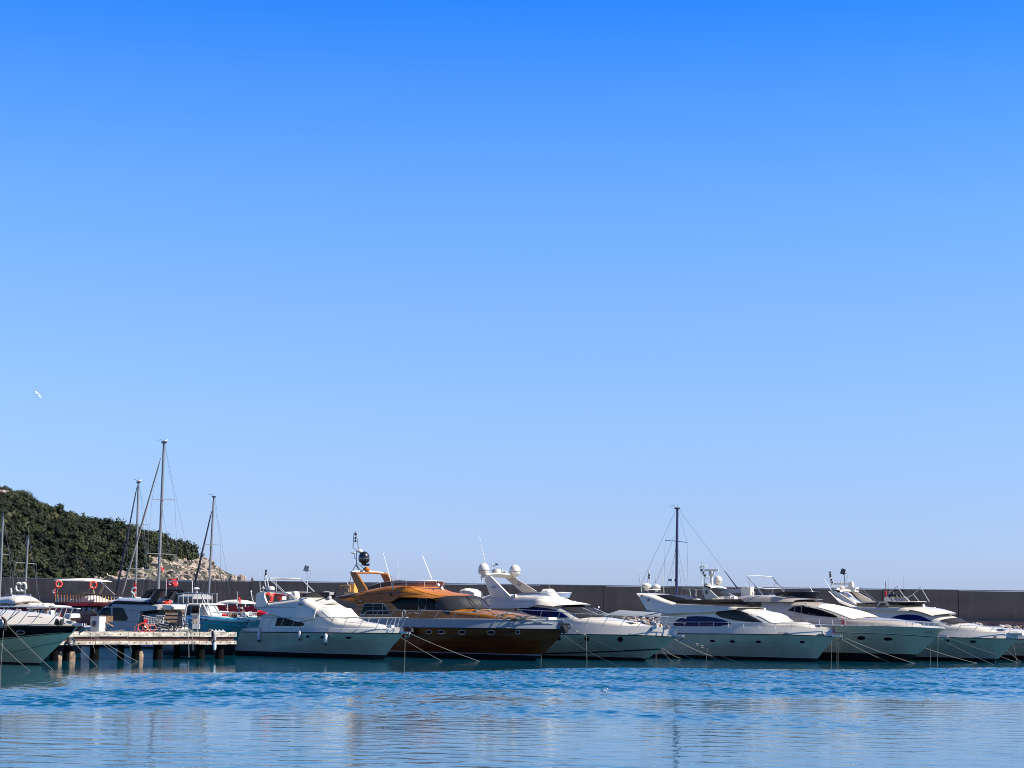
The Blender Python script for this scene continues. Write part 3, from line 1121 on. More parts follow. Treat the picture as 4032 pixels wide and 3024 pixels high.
def sat_dome(b, px, py_top, py_bot, rpx, yl, mt, name='satellite_dome', parent=None, band=None):
    t, d = b.P(px, py_top, yl), b.P(px, py_bot, yl)
    r = rpx / F * (b.world(t)).y
    o = MB().lathe((d.x, yl, d.z), dome(r, t.z - d.z), 22).build(name, mt, parent or b.root, angle=60)
    if band:
        z = lin(d.z, t.z, .36)
        MB().lathe((d.x, yl, z), [(r + .004, -.02), (r + .004, .02)], 22).build('band', band, o)
    MB().lathe((d.x, yl, d.z - .18), [(r * .4, 0), (r * .5, .2)], 12).build('pedestal', mt, o)
    return o
def whip(b, p0, p1, yl, r=.016, mt=None, parent=None):
    return MB().tube([b.P(*p0, yl), b.P(*p1, yl)], [r * 1.5, r * .7], 5).build('antenna', mt or W['white'], parent or b.root)
def text(b, s, px, py, wpx, wf, mt, name='lettering', shear=0.2, parent=None, off=.02):
    cu = bpy.data.curves.new(name, 'FONT')
    cu.body, cu.size, cu.shear, cu.extrude = s, 1.0, shear, .0
    ob = bpy.data.objects.new(name, cu)
    COL.objects.link(ob)
    bpy.context.view_layer.update()
    dg = bpy.context.evaluated_depsgraph_get()
    me = bpy.data.meshes.new_from_object(ob.evaluated_get(dg))
    bpy.data.objects.remove(ob)
    a, c = b.Q(px, py, wf), b.Q(px + wpx, py, wf)
    w0 = max(v.co.x for v in me.vertices)
    k = abs(c[0] - a[0]) / w0
    sx = 1 if c[0] > a[0] else -1
    slope = (c[1] - a[1]) / (w0)
    for v in me.vertices:
        x, z = a[0] + sx * v.co.x * k, a[1] + v.co.y * k + v.co.x * slope
        v.co = Vector((x, b.s * (wf(x, z) + off), z))
    me.materials.clear()
    me.materials.append(mt)
    o = bpy.data.objects.new(name, me)
    COL.objects.link(o)
    o.parent = parent or b.root
    return o
def life_ring(pos, r, label, axis=None, mt=None, group=None, rz=0):
    root = tag(empty('life_ring', pos, rz), label, 'life ring', group)
    ax = axis or Matrix.Rotation(math.pi / 2, 3, 'X')
    MB().torus((0, 0, 0), r * .78, r * .24, ax).build('ring', mt or W['orange'], root)
    for k in range(4):
        a = math.pi / 4 + k * math.pi / 2
        c = ax @ Vector((math.cos(a) * r * .78, math.sin(a) * r * .78, 0))
        MB().torus(c, r * .25, r * .045, Matrix.Rotation(a, 3, ax @ Vector((0, 0, 1))) @ ax @ Matrix.Rotation(math.pi / 2, 3, 'X'), 12, 5).build('band', W['white'], root)
    return root
def fender(b, px, py0, py1, label, pline, r=.13, mt=None, group='fenders hanging along the nearest white yacht'):
    x, z0 = b.Q(px, py1, b.hw)
    z1 = b.Q(px, py0, b.hw)[1]
    y = b.s * (max(b.hw(x, z0), b.hw(x, z1)) + r + .02)
    c = b.world((x, y, z0))
    root = tag(empty('fender', c, math.atan2(b.ex.y, b.ex.x)), label, 'fender', group)
    h = z1 - z0
    MB().lathe((0, 0, 0), [(.02, .0), (r * .75, .06), (r, .16), (r, h - .14), (r * .7, h - .05), (.03, h)], 12).build('fender_body', mt or W['fend'], root)
    MB().lathe((0, 0, -.10), [(.02, 0), (r * .62, .10), (r * .8, .19)], 12).build('end_cap', W['rubber'], root)
    xt, zt = b.Q(pline[0], pline[1], lambda x_, z_: b.hb(x_) - .08)
    MB().tube([(0, 0, h), (xt - x, (b.s * (b.hb(xt) - .08)) - y, zt - z0)], .012, 4).build('line', W['drope'], root)
    return root
def anchor_gear(b, L=.55, mt=None, dz=0.0, dx=0.0):
    """bow roller with a stowed plough anchor"""
    x, z = b.xb + dx, b.sheer(b.xb) + dz
    m = mt or W['steel']
    o = MB().box((x + .1, -.11, z + .04), (L * 1.2, .03, .14)).box((x + .1, .11, z + .04), (L * 1.2, .03, .14)).box((x, 0, z), (L, .22, .03)).build('bow_roller', m, b.root, smooth=False)
    MB().lathe((x + L * .6, -.1, z + .04), [(.07, 0), (.04, .1), (.07, .2)], 10, Matrix.Rotation(-math.pi / 2, 3, 'X')).build('roller', W['black'], o)
    a = MB().tube([(x - .2, 0, z + .1), (x + L * .75, 0, z + .08), (x + L * .85, 0, z - .12)], .035, 6)
    a.add([(x + L * .95, 0, z - .05), (x + L * .55, -.2, z - .22), (x + .05, 0, z - .42), (x + L * .55, .2, z - .22), (x + L * .6, 0, z - .12)],
          [(0, 1, 4), (0, 4, 3), (1, 2, 4), (4, 2, 3), (0, 3, 2, 1)])
    a.build('anchor', W['dsteel'], b.root, smooth=False)
# ================================================================== nearest white flybridge yacht
z1 = zoom(880, 2200, .33454)
b = Boat('motor_yacht', 'nearest white flybridge yacht, white canvas over its windshield, left of the golden yacht', 'yacht', 1512, 115, 2.0)
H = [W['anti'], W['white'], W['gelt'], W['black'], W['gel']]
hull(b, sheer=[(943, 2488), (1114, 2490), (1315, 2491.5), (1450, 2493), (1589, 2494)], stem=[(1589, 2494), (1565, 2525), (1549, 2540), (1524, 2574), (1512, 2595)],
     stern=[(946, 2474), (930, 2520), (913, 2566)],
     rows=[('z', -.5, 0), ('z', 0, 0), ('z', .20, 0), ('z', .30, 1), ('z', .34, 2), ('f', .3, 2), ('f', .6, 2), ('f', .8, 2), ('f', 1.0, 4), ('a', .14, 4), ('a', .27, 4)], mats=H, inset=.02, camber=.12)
rubrail(b, W['black'], .03)
stripe(b, z1((60, 1062), (130, 962), (700, 965), (1300, 968), (1700, 972))[1:], .02, W['offcan'], 'hull_groove')
for c in (((995, 918), 8, 6), ((1165, 925), 9, 6), ((1475, 930), 13, 6)):
    p = z1(c[0])[0]
    porthole(b, p[0], p[1], c[1], c[2])
o = patch(b, rnd_closed(z1((545, 897), (722, 897), (722, 942), (545, 942)), 2), b.hw, W['gelt'], 'recessed_panel', off=.004, frame=W['offcan'], fr=.015)
text(b, 'S E M', 1502, 2506.5, 17, b.hw, W['black'])
# swim platform
MB().box((b.x0 - .35, 0, .52), (1.5, 3.5, .16)).build('swim_platform', W['gelt'], b.root)
MB().box((b.x0 - .35, 0, .60), (1.3, 3.4, .03)).build('platform_tread', W['dwood'], b.root)
wc = lambda x: min(1.66, max(.25, b.hb(x) - .34))
cab = Block(b, top=z1((440, 660), (560, 640), (880, 600), (1080, 575), (1200, 690), (1330, 750), (1500, 768), (1700, 790), (1850, 812), (1960, 835)),
            bot=z1((440, 830), (1200, 840), (1960, 850)), w=wc, name='deckhouse', mt=W['gel'], tum=.08, n=8, bulge=1.15, bx=1262, bend=1290, crown=.14)
fly = Block(b, top=z1((385, 545), (420, 520), (500, 517), (840, 470), (950, 455), (960, 482), (1090, 570)), bot=z1((385, 585), (550, 650), (700, 690), (880, 745), (1090, 700)),
            w=lambda x: 1.72, name='flybridge_body', mt=W['gel'], tum=.12, n=8, bulge=.35, bx=1190, crown=.02)
xw = [b.Q(*p, 1.6)[0] for p in z1((1090, 575), (1205, 690))]
cab.front(xw[0] + .05, xw[1] + .25, .03, .97, W['canvas'], 'windshield_cover')
patch(b, z1((905, 600), (960, 572), (1075, 572), (1195, 686), (905, 690)), cab.side, W['offcan'], 'side_window_cover', off=.03)
patch(b, z1((610, 790), (640, 682), (760, 690), (870, 722), (948, 762), (948, 785), (900, 794)), cab.side, W['glass'], 'saloon_window', off=.02)
stripe(b, z1((385, 570), (600, 572), (845, 570)), .025, W['dsteel'], 'grab_rail', wf=fly.side, off=.06)
# bubble in front of the helm
bub = Block(b, top=z1((900, 462), (960, 452), (1010, 470), (1090, 560)), bot=z1((900, 560), (1090, 640)), w=1.4, name='helm_coaming', mt=W['gel'], tum=.3, n=3.0, bulge=.75, bx=1185, crown=.30)
patch(b, rnd_closed(z1((400, 520), (420, 500), (445, 505), (440, 530), (405, 535)), 1), fly.side, W['navy'], 'builder_emblem', off=.02)
MB().tube([Vector((p[0], b.s * 1.58, p[1])) for p in [b.loc(*q, b.s * 1.58) for q in z1((398, 540), (440, 533))]], .02, 4).build('emblem_underline', W['navy'], b.root)
# aft arch of the flybridge
slab(b, rnd_closed(z1((372, 425), (400, 392), (458, 388), (470, 440), (505, 520), (520, 545), (395, 590), (376, 560)), 2), -1.66, .14, W['gel'], 'arch_side', lean=.05, mirror=True, smooth=True)
for sg in (-1, 1):
    pts = [(458, 390), (560, 390), (650, 395), (720, 403), (790, 425), (835, 462)] if sg < 0 else [(458, 390), (560, 388), (650, 393), (720, 403), (780, 425)]
    seg(b, [(x, y, -1.5) for x, y in z1(*pts)] if sg < 0 else [(x + 98, y, 1.5) for x, y in z1(*pts)], .055, W['white'], 'arch_tube')
MB().tube([b.P(*z1((430, 400))[0], -1.5), b.P(*z1((430, 400))[0], -1.5) + Vector((0, 3.0, 0))], .09, 8).build('arch_crossbar', W['white'], b.root)
o = slab(b, z1((470, 405), (700, 410), (790, 440), (700, 445), (480, 430)), .2, .5, W['maroon'], 'rolled_awning')
slab(b, z1((505, 515), (840, 470), (840, 482), (505, 528)), -1.6, .05, W['white'], 'coaming_trim')
slab(b, z1((700, 450), (740, 445), (740, 482), (700, 485)), .6, .4, W['white'], 'helm_seat', smooth=False)
# masts, radar and aerials
seg(b, [(x, y, 0) for x, y in z1((500, 330), (482, 250), (482, 200), (500, 190), (515, 250), (530, 325))], .03, W['steel'], 'light_mast')
MB().lathe(b.P(*z1((498, 190))[0], 0), [(.06, 0), (.08, .1), (.03, .18), (.07, .22), (.07, .32), (.02, .36)], 10).build('mast_light', W['black'], b.root)
c = b.P(*z1((552, 352))[0], 0)
MB().lathe((c.x, 0, c.z - .14), [(.20, 0), (.29, .05), (.29, .2), (.24, .28), (.02, .3)], 20).build('radar', W['white'], b.root)
MB().tube([(c.x, 0, c.z - .14), (c.x, 0, c.z - .6)], .06, 8).build('radar_post', W['white'], b.root)
c = b.P(*z1((467, 350))[0], -1.1)
MB().lathe(c, [(.02, -.02), (.14, .0), (.14, .04), (.02, .07)], 12).tube([c - Vector((0, 0, .3)), c + Vector((0, 0, .18))], .025, 6).build('gps_aerial', W['white'], b.root)
seg(b, [(x, y, 1.2) for x, y in z1((433, 375), (420, 145))], .022, W['steel'], 'flag_staff')
seg(b, [(x, y, .9) for x, y in z1((622, 390), (618, 210))], .02, W['white'], 'antenna')
# folding bimini frame
for sg, dx in ((-1.3, 0), (1.3, 0)):
    q = z1((545, 235), (700, 232), (900, 238), (960, 285), (1065, 390)) if sg < 0 else z1((610, 248), (760, 246), (890, 250), (925, 245), (1070, 385))
    seg(b, [(x + (sg + 1.3) * 0, y, sg) for x, y in q], .022, W['steel'], 'awning_frame')
    q = z1((530, 235), (640, 330), (740, 432)) if sg < 0 else z1((560, 240), (680, 350), (760, 430))
    seg(b, [(x, y, sg) for x, y in q], .022, W['steel'], 'awning_strut')
MB().tube([b.P(*z1((545, 232))[0], -1.3), b.P(*z1((900, 236))[0], 1.3)], .05, 6).build('furled_awning', W['canvas'], b.root)
# smoked screen, cushions, searchlight
g = lambda x: fly.zt(x)
pth = upath(b.Q(*z1((915, 455))[0], 1.3)[0], b.Q(*z1((1010, 460))[0], 1.2)[0], 1.15, lambda x: b.Q(*z1((960, 452))[0], 1.3)[1] - .02, .7)
screen(b, pth, .16, .34, .25, W['smoke'], 'wind_screen')
c = b.P(*z1((1235, 400))[0], .1)
MB().box(c - Vector((0, 0, .02)), (.62, .42, .16), Matrix.Rotation(.12, 3, 'Y')).build('helm_cover', W['offcan'], b.root)
c = b.P(*z1((1248, 455))[0], -.2)
MB().lathe(c + Vector((-.12, 0, .0)), [(.08, 0), (.11, .05), (.11, .2), (.08, .22)], 14, Matrix.Rotation(math.pi / 2, 3, 'Y')).tube([c, c - Vector((0, 0, .3))], .04, 6).build('searchlight', W['white'], b.root)
c = b.P(*z1((858, 425))[0], .9)
MB().box(c, (.18, .45, .42), Matrix.Rotation(-.3, 3, 'Y')).build('seat_back', W['gel'], b.root)
c = Vector((b.Q(*z1((908, 538))[0], 1.6)[0], -1.66, b.Q(*z1((908, 538))[0], 1.6)[1]))
MB().box(c, (.16, .12, .12)).build('side_light', W['black'], b.root)
# rails and foredeck gear
rail(b, z1((400, 812), (440, 740), (480, 690), (700, 690), (1300, 690), (1650, 690), (1960, 692), (2150, 690)), [1024, 1058, 1101, 1146, 1200, 1240, 1290, 1346, 1408, 1476, 1520], zoff=.25, lean=.42)
seg(b, [(x, y, -.25) for x, y in z1((2090, 810), (2150, 690), (2145, 625), (2125, 604), (2108, 620), (2100, 690), (2020, 805))], .022, W['steel'], 'pulpit_hoop')
rail(b, z1((1385, 735), (1560, 755), (1750, 785)), [1348, 1402, 1462], wf=lambda x, z=0: wc(x) * .72, zbase=lambda x: cab.zt(x), lean=.0, r=.014, both=False, name='grab_rail')
MB().box((b.xb - 1.1, 0, b.sheer(b.xb - 1.1) + .42), (.35, .3, .22)).box((b.xb - 1.6, .25, b.sheer(b.xb) + .36), (.14, .1, .12)).build('anchor_windlass', W['steel'], b.root)
MB().box((b.xb - 2.7, 0, b.sheer(b.xb - 2.7) + .52), (.55, .55, .05)).build('deck_hatch', W['gglass'], b.root)
anchor_gear(b, .6, W['white'])
fender(b, 1025, 2480, 2524, 'grey sausage fender nearest the stern of the nearest white yacht', (1030, 2476))
fender(b, 1185, 2480, 2518, 'white sausage fender with a dark lower end, amidships under the rail', (1193, 2431), r=.12, mt=W['white'])
fender(b, 1305, 2495, 2536, 'grubby grey sausage fender nearest the bow of the nearest white yacht', (1316, 2431))
life_ring(b.world(b.P(*z1((512, 468))[0], -.9)), .42, 'orange life ring hanging inside the white arch, left one of the pair', group='life rings on the flybridge')
life_ring(b.world(b.P(*z1((612, 475))[0], -.2)), .40, 'orange life ring beside the helm seat, right one of the pair', group='life rings on the flybridge', rz=.4)
B1 = b

# ================================================================== golden varnished yacht
zg = zoom(1300, 2060, .34965)
z3 = zoom(1850, 2150, .38427)
z3b = zoom(1700, 2060, .34965)
b = Boat('motor_yacht', 'golden brown varnished wooden motor yacht with a black satellite dome on its mast', 'yacht', 2109, 119.5, 2.6)
sh = zg((120, 1165), (900, 1172), (1400, 1176), (2000, 1182)) + z3((400, 843), (700, 847)) + [(2219, 2476)]
hull(b, sheer=sh, stem=[(2219, 2476), (2196, 2519), (2165, 2549), (2142, 2571), (2128, 2585), (2109, 2600)], stern=[(1352, 2440), (1346, 2560)],
     rows=[('z', -.5, 0), ('z', 0, 0), ('z', .34, 1), ('z', .40, 2), ('f', .12, 2), ('f', .4, 2), ('f', .7, 2), ('f', 1.0, 3), ('a', .30, 3), ('a', .58, 3)],
     mats=[W['anti'], W['greyl'], W['goldh'], W['band'], W['white']], inset=.06, p_top=2.6, um=.5)
rubrail(b, W['black'], .03, dz=-.03)
rubrail(b, W['white'], .035, dz=.57, name='gunwale_cap')
stripe(b, zg((0, 1262), (900, 1272), (1500, 1280), (2000, 1286)), .06, W['black'], 'plank_groove')
stripe(b, zg((0, 1390), (900, 1400), (1500, 1408), (1900, 1412)), .025, W['black'], 'plank_groove')
for q, rr in ((zg((1113, 1225)), 11), (zg((1253, 1225)), 12), (zg((1487, 1228)), 13), (zg((1815, 1230)), 14), (z3b((970, 1228)), 8)):
    cx, cy = q[0]
    patch(b, rnd_closed([(cx - rr, cy - 7.5), (cx + rr, cy - 7.5), (cx + rr, cy + 7.5), (cx - rr, cy + 7.5)], 2), b.hw, W['glass'], 'porthole', nx=8, nz=2, frame=W['steel'], fr=.022)
wc = lambda x: min(2.2, max(.3, b.hb(x) - .30))
cab = Block(b, top=zg((290, 850), (680, 800), (1100, 800), (1215, 835), (1320, 985), (1500, 995), (1750, 1020)) + z3((350, 735), (560, 770), (760, 803), (880, 825)),
            bot=zg((290, 1130), (900, 1150), (1500, 1160)) + z3((400, 838), (880, 845)), w=wc, name='deckhouse', mt=W['gold'], tum=.06, n=10, bulge=1.7, bx=1700, bend=1765, crown=.12)
xw = [b.Q(*p, 1.95)[0] for p in zg((1215, 850), (1315, 978))]
patch(b, zg((682, 890), (765, 834), (1000, 836), (1225, 850), (1325, 976), (1000, 977), (775, 970)), cab.side, W['glass'], 'saloon_window', off=.03)
cab.front(xw[0] - .12, xw[1] + .3, .0, 1.0, W['gglass'], 'windshield', off=.045, zz0=.66)
for t in (.33, .66):
    yy = 1 - 2 * t
    MB().tube([cab.pt(x, math.acos(math.copysign(abs(yy) ** (cab.n / 2), yy))) + Vector((.05, 0, .06)) for x in (xw[0], (xw[0] + xw[1]) / 2, xw[1] + .1)], .025, 5).build('windshield_mullion', W['black'], b.root)
patch(b, zg((1005, 845), (1088, 845), (1078, 970), (1000, 968)), cab.side, W['glass'], 'side_door', off=.045, frame=W['white'], fr=.03)
patch(b, zg((345, 1030), (392, 900), (605, 902), (688, 1034)), cab.side, W['glass'], 'aft_window', off=.03, frame=W['white'], fr=.045)
for q in (((490, 902), (488, 1032)), ((598, 905), (598, 1032))):
    MB().tube([Vector((x, b.s * (cab.side(x, z) + .05), z)) for x, z in [b.Q(*p, cab.side) for p in zg(*q)]], .022, 5).build('window_bar', W['white'], b.root)
for yy in (940, 990):
    MB().tube([Vector((x, b.s * 2.3, z)) for x, z in [b.loc(*p, b.s * 2.3) for p in zg((290, yy), (668, yy + 3))]], .025, 5).build('cockpit_rail', W['dsteel'], b.root)
fly = Block(b, top=zg((70, 828), (300, 778), (430, 748), (600, 712), (830, 695), (900, 735), (1000, 775), (1100, 805), (1200, 842)),
            bot=zg((70, 835), (150, 868), (300, 888), (680, 888), (765, 834), (1000, 836), (1200, 850)), w=lambda x: 2.35, name='flybridge_body', mt=W['gold'], tum=.16, n=7, bulge=1.6, bx=1640, crown=.16)
stripe(b, zg((90, 832), (400, 805), (600, 785), (850, 780), (1150, 815)), .05, W['dwood'], 'brow_line', wf=fly.side, off=.02)
# varnished red-brown front hood and its pale lip
x_a, x_b = b.Q(*zg((860, 720))[0], 2.1)[0], b.Q(*zg((1200, 845))[0], 2.1)[0]
fly.front(x_a, x_b - .02, .02, .98, W['goldt'], 'front_hood', off=.025)
MB().tube([fly.pt(x_b - .02, math.acos(math.copysign(abs(y) ** 3.5, y))) + Vector((.04, 0, -.02)) for y in [1 - 2 * k / 20 for k in range(1, 20)]], .045, 6).build('hood_lip', W['gel'], b.root)
pth = upath(b.Q(*zg((420, 742))[0], 2.0)[0], b.Q(*zg((850, 695))[0], 2.0)[0], 1.9, lambda x: fly.zt(x) - .02, 1.2)
so_ = screen(b, pth, .26, .42, .28, W['tint'], 'wind_screen', frame=W['steel'])
for k in (2, 4, 6, 8, 10, 12):
    p = Vector(pth[k])
    d = Vector((p.x - sum(q[0] for q in pth) / len(pth), p.y, 0)).normalized()
    MB().tube([p, p + Vector((0, 0, .42)) + d * .12], .022, 5).build('screen_post', W['steel'], so_)
# raked arch
slab(b, zg((215, 552), (252, 545), (292, 562), (350, 655), (412, 748), (322, 770), (268, 670)), -1.75, .16, W['gold'], 'arch_leg', lean=.04, mirror=True)
a0, a1 = b.P(*zg((240, 552))[0], -1.7), b.P(*zg((240, 552))[0], -1.7)
MB().tube([a0, Vector((a0.x + .05, 0, a0.z + .10)), Vector((a0.x, 1.7, a0.z))], .10, 8, flat=1.0).build('arch_crossbar', W['white'], b.root)
a0 = b.P(*zg((290, 560))[0], -1.68)
MB().tube([a0, Vector((a0.x + .05, 0, a0.z + .06)), Vector((a0.x, 1.68, a0.z))], .07, 8).build('arch_crossbar', W['gold'], b.root)
seg(b, [(x, y, 1.75) for x, y in zg((600, 545), (660, 575), (765, 650))], .03, W['steel'], 'arch_handrail')
seg(b, [(x, y, -1.2) for x, y in zg((300, 450), (250, 540), (215, 680), (190, 810))], .03, W['dsteel'], 'aft_stay')
# instrument mast
seg(b, [(x, y, -.3) for x, y in zg((320, 290), (300, 120), (285, 93), (268, 120), (257, 280), (295, 300), (296, 480), (330, 545))], .033, W['dsteel'], 'light_mast')
seg(b, [(x, y, -.3) for x, y in zg((285, 100), (285, 215))], .012, W['dsteel'], 'lamp_wire')
for yy in (125, 168, 200):
    MB().lathe(b.P(*zg((285, yy + 12))[0], -.3), [(.05, 0), (.075, .03), (.075, .12), (.03, .16)], 8).build('mast_light', W['black'], b.root)
seg(b, [(x, y, -.3) for x, y in zg((240, 335), (275, 340), (275, 395), (292, 402))], .025, W['dsteel'], 'side_bracket')
MB().lathe(b.P(*zg((258, 338))[0], -.3), [(.02, -.04), (.20, 0), (.17, .05), (.02, .08)], 12).build('gps_aerial', W['white'], b.root)
MB().lathe(b.P(*zg((335, 325))[0], -.3), [(.10, -.05), (.22, 0), (.22, .10), (.12, .2), (.02, .22)], 14).build('gps_aerial', W['white'], b.root)
sat_dome(b, *zg((380, 318))[0], zg((380, 448))[0][1], 22, -.2, W['black'], band=W['dsteel'])
MB().box(b.P(*zg((408, 470))[0], -.2), (1.55, .12, .17), Matrix.Rotation(-.6, 3, 'Z')).build('radar_bar', W['blue'], b.root)
c = b.P(*zg((410, 505))[0], -.2)
MB().lathe((c.x, c.y, c.z - .25), [(.10, 0), (.24, .06), (.26, .2), (.1, .32)], 14).build('radar_pedestal', W['goldt'], b.root)
seg(b, [(x, y, -.2) for x, y in zg((300, 470), (350, 545))], .025, W['dsteel'], 'mast_brace')
seg(b, [(x, y, -.2) for x, y in zg((300, 445), (420, 545))], .02, W['dsteel'], 'mast_brace')
whip(b, *zg((705, 738), (597, 338)), -2.0)
whip(b, *zg((772, 645), (742, 346)), 1.7)
whip(b, *zg((1145, 632), (1038, 362)), 1.7)
c = b.P(*zg((708, 715))[0], -2.1)
MB().box(c, (.08, .08, .5)).build('antenna_mount', W['dsteel'], b.root)
# crane chair, flag, horn, emblem
o = seg(b, [(x, y, .1) for x, y in zg((110, 805), (108, 705), (170, 698), (225, 705), (228, 800))], .035, W['yel'], 'deck_seat_frame')
seg(b, [(x, y, -.1) for x, y in zg((125, 800), (120, 745), (160, 725), (205, 745), (210, 800))], .03, W['plate'], 'locker_handle', parent=o)
MB().box(b.P(*zg((262, 745))[0], .6), (.5, .4, .9)).box(b.P(*zg((260, 795))[0], .2), (1.0, .8, .25)).build('helm_seat', W['yel'], b.root, smooth=False)
seg(b, [(x, y, .3) for x, y in zg((205, 700), (190, 668))], .03, W['white'], 'flag_staff')
for q in ((1195, 712), (1235, 752)):
    c = b.P(*zg(q)[0], -.2)
    MB().lathe(c, [(.03, 0), (.05, .1), (.12, .26)], 10, Matrix.Rotation(1.1, 3, 'Y')).build('horn', W['steel'], b.root)
patch(b, [(1414, 2361), (1418, 2366), (1421, 2362), (1425, 2366), (1428, 2360), (1427, 2370), (1415, 2370)], fly.side, W['beige'], 'crown_emblem', off=.03)
MB().box(Vector((b.Q(*zg((675, 803))[0], 2.2)[0], -2.3, b.Q(*zg((675, 803))[0], 2.2)[1])), (.22, .1, .15)).build('side_light', W['black'], b.root)
for q in ((905, 1012), (962, 1010), (990, 1014)):
    x, z = b.Q(*zg(q)[0], cab.side)
    MB().box((x, b.s * (cab.side(x, z) + .04), z), (.28, .05, .06)).build('wall_fitting', W['gel'], b.root)
rail(b, zg((330, 1050), (430, 985), (720, 978), (1050, 985), (1300, 990), (1500, 1000), (1750, 1020)) + z3((300, 720), (420, 735), (620, 755), (850, 800)),
     [1420, 1470, 1530, 1580, 1640, 1706, 1775, 1862, 1935], zoff=.55, lean=.5, inset=.12)
# coils of mooring rope heaped on the bow rail
rng = random.Random(4)
for k in range(7):
    c = b.P(*z3((120 + k * 95, 668 + k * 17 + rng.uniform(-6, 6)))[0], -1.0 + rng.uniform(-.3, .9))
    m = MB()
    for q in range(4):
        m.torus(c + Vector((rng.uniform(-.2, .2), 0, rng.uniform(-.1, .12))), rng.uniform(.45, .85), .028, Matrix.Rotation(rng.uniform(-.2, .2), 3, 'X') @ Matrix.Rotation(rng.uniform(-.25, .05) + .1, 3, 'Y'), 20, 5)
    tag(mesh('rope_coil', m.v, m.f, W['rope'] if k % 3 != 1 else W['drope']), ['pale coil of rope on the foredeck, just right of the golden yacht\'s windshield', 'dark coil of rope lying second from the golden yacht\'s windshield', 'pale loop of rope third along the golden yacht\'s foredeck', 'pale loop of rope in the middle of the heap on the golden foredeck', 'dark coil of rope among the pale ones near the golden bow', 'pale coil of rope close behind the golden yacht\'s bow rail', 'pale coil of rope nearest the golden yacht\'s anchor'][k], 'rope', 'rope coils on the golden foredeck').matrix_world = b.root.matrix_basis
MB().box((b.xb - 1.5, 0, b.sheer(b.xb) + .66), (1.2, .9, .16)).build('foredeck_locker', W['gel'], b.root)
anchor_gear(b, .75, W['black'], dz=.25)
MB().lathe((b.xb + .15, -.15, b.sheer(b.xb) - .02), [(.02, -.3), (.24, -.2), (.3, 0), (.24, .2), (.02, .3)], 14).build('bow_fender', W['rubber'], b.root)
c = b.Q(*zg((945, 1222))[0], b.hw)
o = MB().lathe((0, 0, 0), [(.02, -.28), (.2, -.22), (.3, 0), (.22, .2), (.05, .3)], 14).build('fender', W['rubber'])
o.location = b.world((c[0], b.s * (b.hw(*c) + .3), c[1]))
tag(o, 'black ball fender against the golden hull, right above the white yacht\'s anchor', 'fender')
B2 = b
# ================================================================== white yacht with two satellite domes
b = Boat('motor_yacht', 'white yacht with two round satellite domes on its arch, right of the golden yacht', 'yacht', 2540, 124, 2.5)
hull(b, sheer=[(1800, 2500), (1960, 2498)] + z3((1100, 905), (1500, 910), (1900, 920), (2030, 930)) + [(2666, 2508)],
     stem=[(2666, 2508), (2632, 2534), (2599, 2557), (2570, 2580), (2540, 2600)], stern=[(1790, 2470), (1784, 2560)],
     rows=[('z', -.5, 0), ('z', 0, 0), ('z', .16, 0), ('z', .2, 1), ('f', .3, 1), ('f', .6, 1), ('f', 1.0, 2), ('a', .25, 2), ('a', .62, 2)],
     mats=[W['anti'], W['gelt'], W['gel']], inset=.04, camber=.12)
rubrail(b, W['black'], .03)
stripe(b, z3((300, 1112), (740, 1102), (1100, 1094), (1500, 1080), (1955, 1056)), .09, W['black'], 'hull_stripe')
for q, r_ in (((1200, 950), 10), ((1543, 958), 10.5), ((915, 950), 7.5)):
    x, y = z3(q)[0]
    porthole(b, x, y, r_, r_, frame=W['dsteel'])
for q in ((1145, 1000), (785, 1125)):
    x, y = z3(q)[0]
    patch(b, ellipse(x, y, 2.4, 2.4, 10), b.hw, W['black'], 'drain', nx=4, nz=1)
wc = lambda x: min(1.95, max(.25, b.hb(x) - .42))
cab = Block(b, top=z3((60, 640), (500, 620), (650, 568), (800, 588), (885, 612), (970, 672), (1062, 742), (1200, 752), (1450, 785), (1700, 828), (1900, 876), (2010, 908)),
            bot=z3((60, 830), (1060, 835), (1500, 870), (2010, 925)), w=wc, name='deckhouse', mt=W['gel'], tum=.10, n=7, bulge=1.3, bx=2195, bend=2260, crown=.14)
xw = [b.Q(*p, 1.85)[0] for p in z3((890, 614), (1058, 736))]
cab.front(xw[0], xw[1] + .2, .04, .98, W['gglass'], 'windshield', off=.03)
for t in (.3, .7):
    yy = 1 - 2 * t
    f_ = lambda x: cab.pt(x, math.acos(math.copysign(abs(yy) ** (cab.n / 2), yy)))
    MB().tube([f_(lin(*xw, .3)) + Vector((.05, 0, .08)), f_(xw[1]) + Vector((.08, .5, .10))], .018, 4).build('wiper', W['steel'], b.root)
bw = z3b((978, 975), (1000, 952), (1090, 944), (1200, 946), (1320, 960), (1420, 985), (1500, 1020), (1552, 1062), (1400, 1066), (1250, 1052), (1100, 1028))
patch(b, bw, cab.side, W['bglass'], 'saloon_window', off=.03)
MB().box(Vector((b.Q(*z3((476, 645))[0], 1.9)[0], -1.93, b.Q(*z3((476, 645))[0], 1.9)[1])), (.2, .08, .28)).build('side_vent', W['black'], b.root)
fly = Block(b, top=z3((110, 520), (190, 495), (400, 516), (540, 506), (690, 517), (770, 560), (890, 610)), bot=z3((110, 640), (400, 640), (600, 632), (700, 600), (890, 622)),
            w=lambda x: 2.05, name='flybridge_body', mt=W['gel'], tum=.15, n=7, bulge=1.5, bx=2120, crown=.10)
fly.front(b.Q(*z3((700, 520))[0], 1.8)[0], b.Q(*z3((885, 608))[0], 1.8)[0], .03, .97, W['canvas'], 'front_brow', off=.012)
pth = upath(b.Q(*z3((480, 512))[0], 1.7)[0], b.Q(*z3((690, 517))[0], 1.7)[0], 1.62, lambda x: fly.zt(x) - .02, 1.3)
screen(b, pth, .12, .36, .45, W['clear'], 'wind_screen', frame=W['steel'])
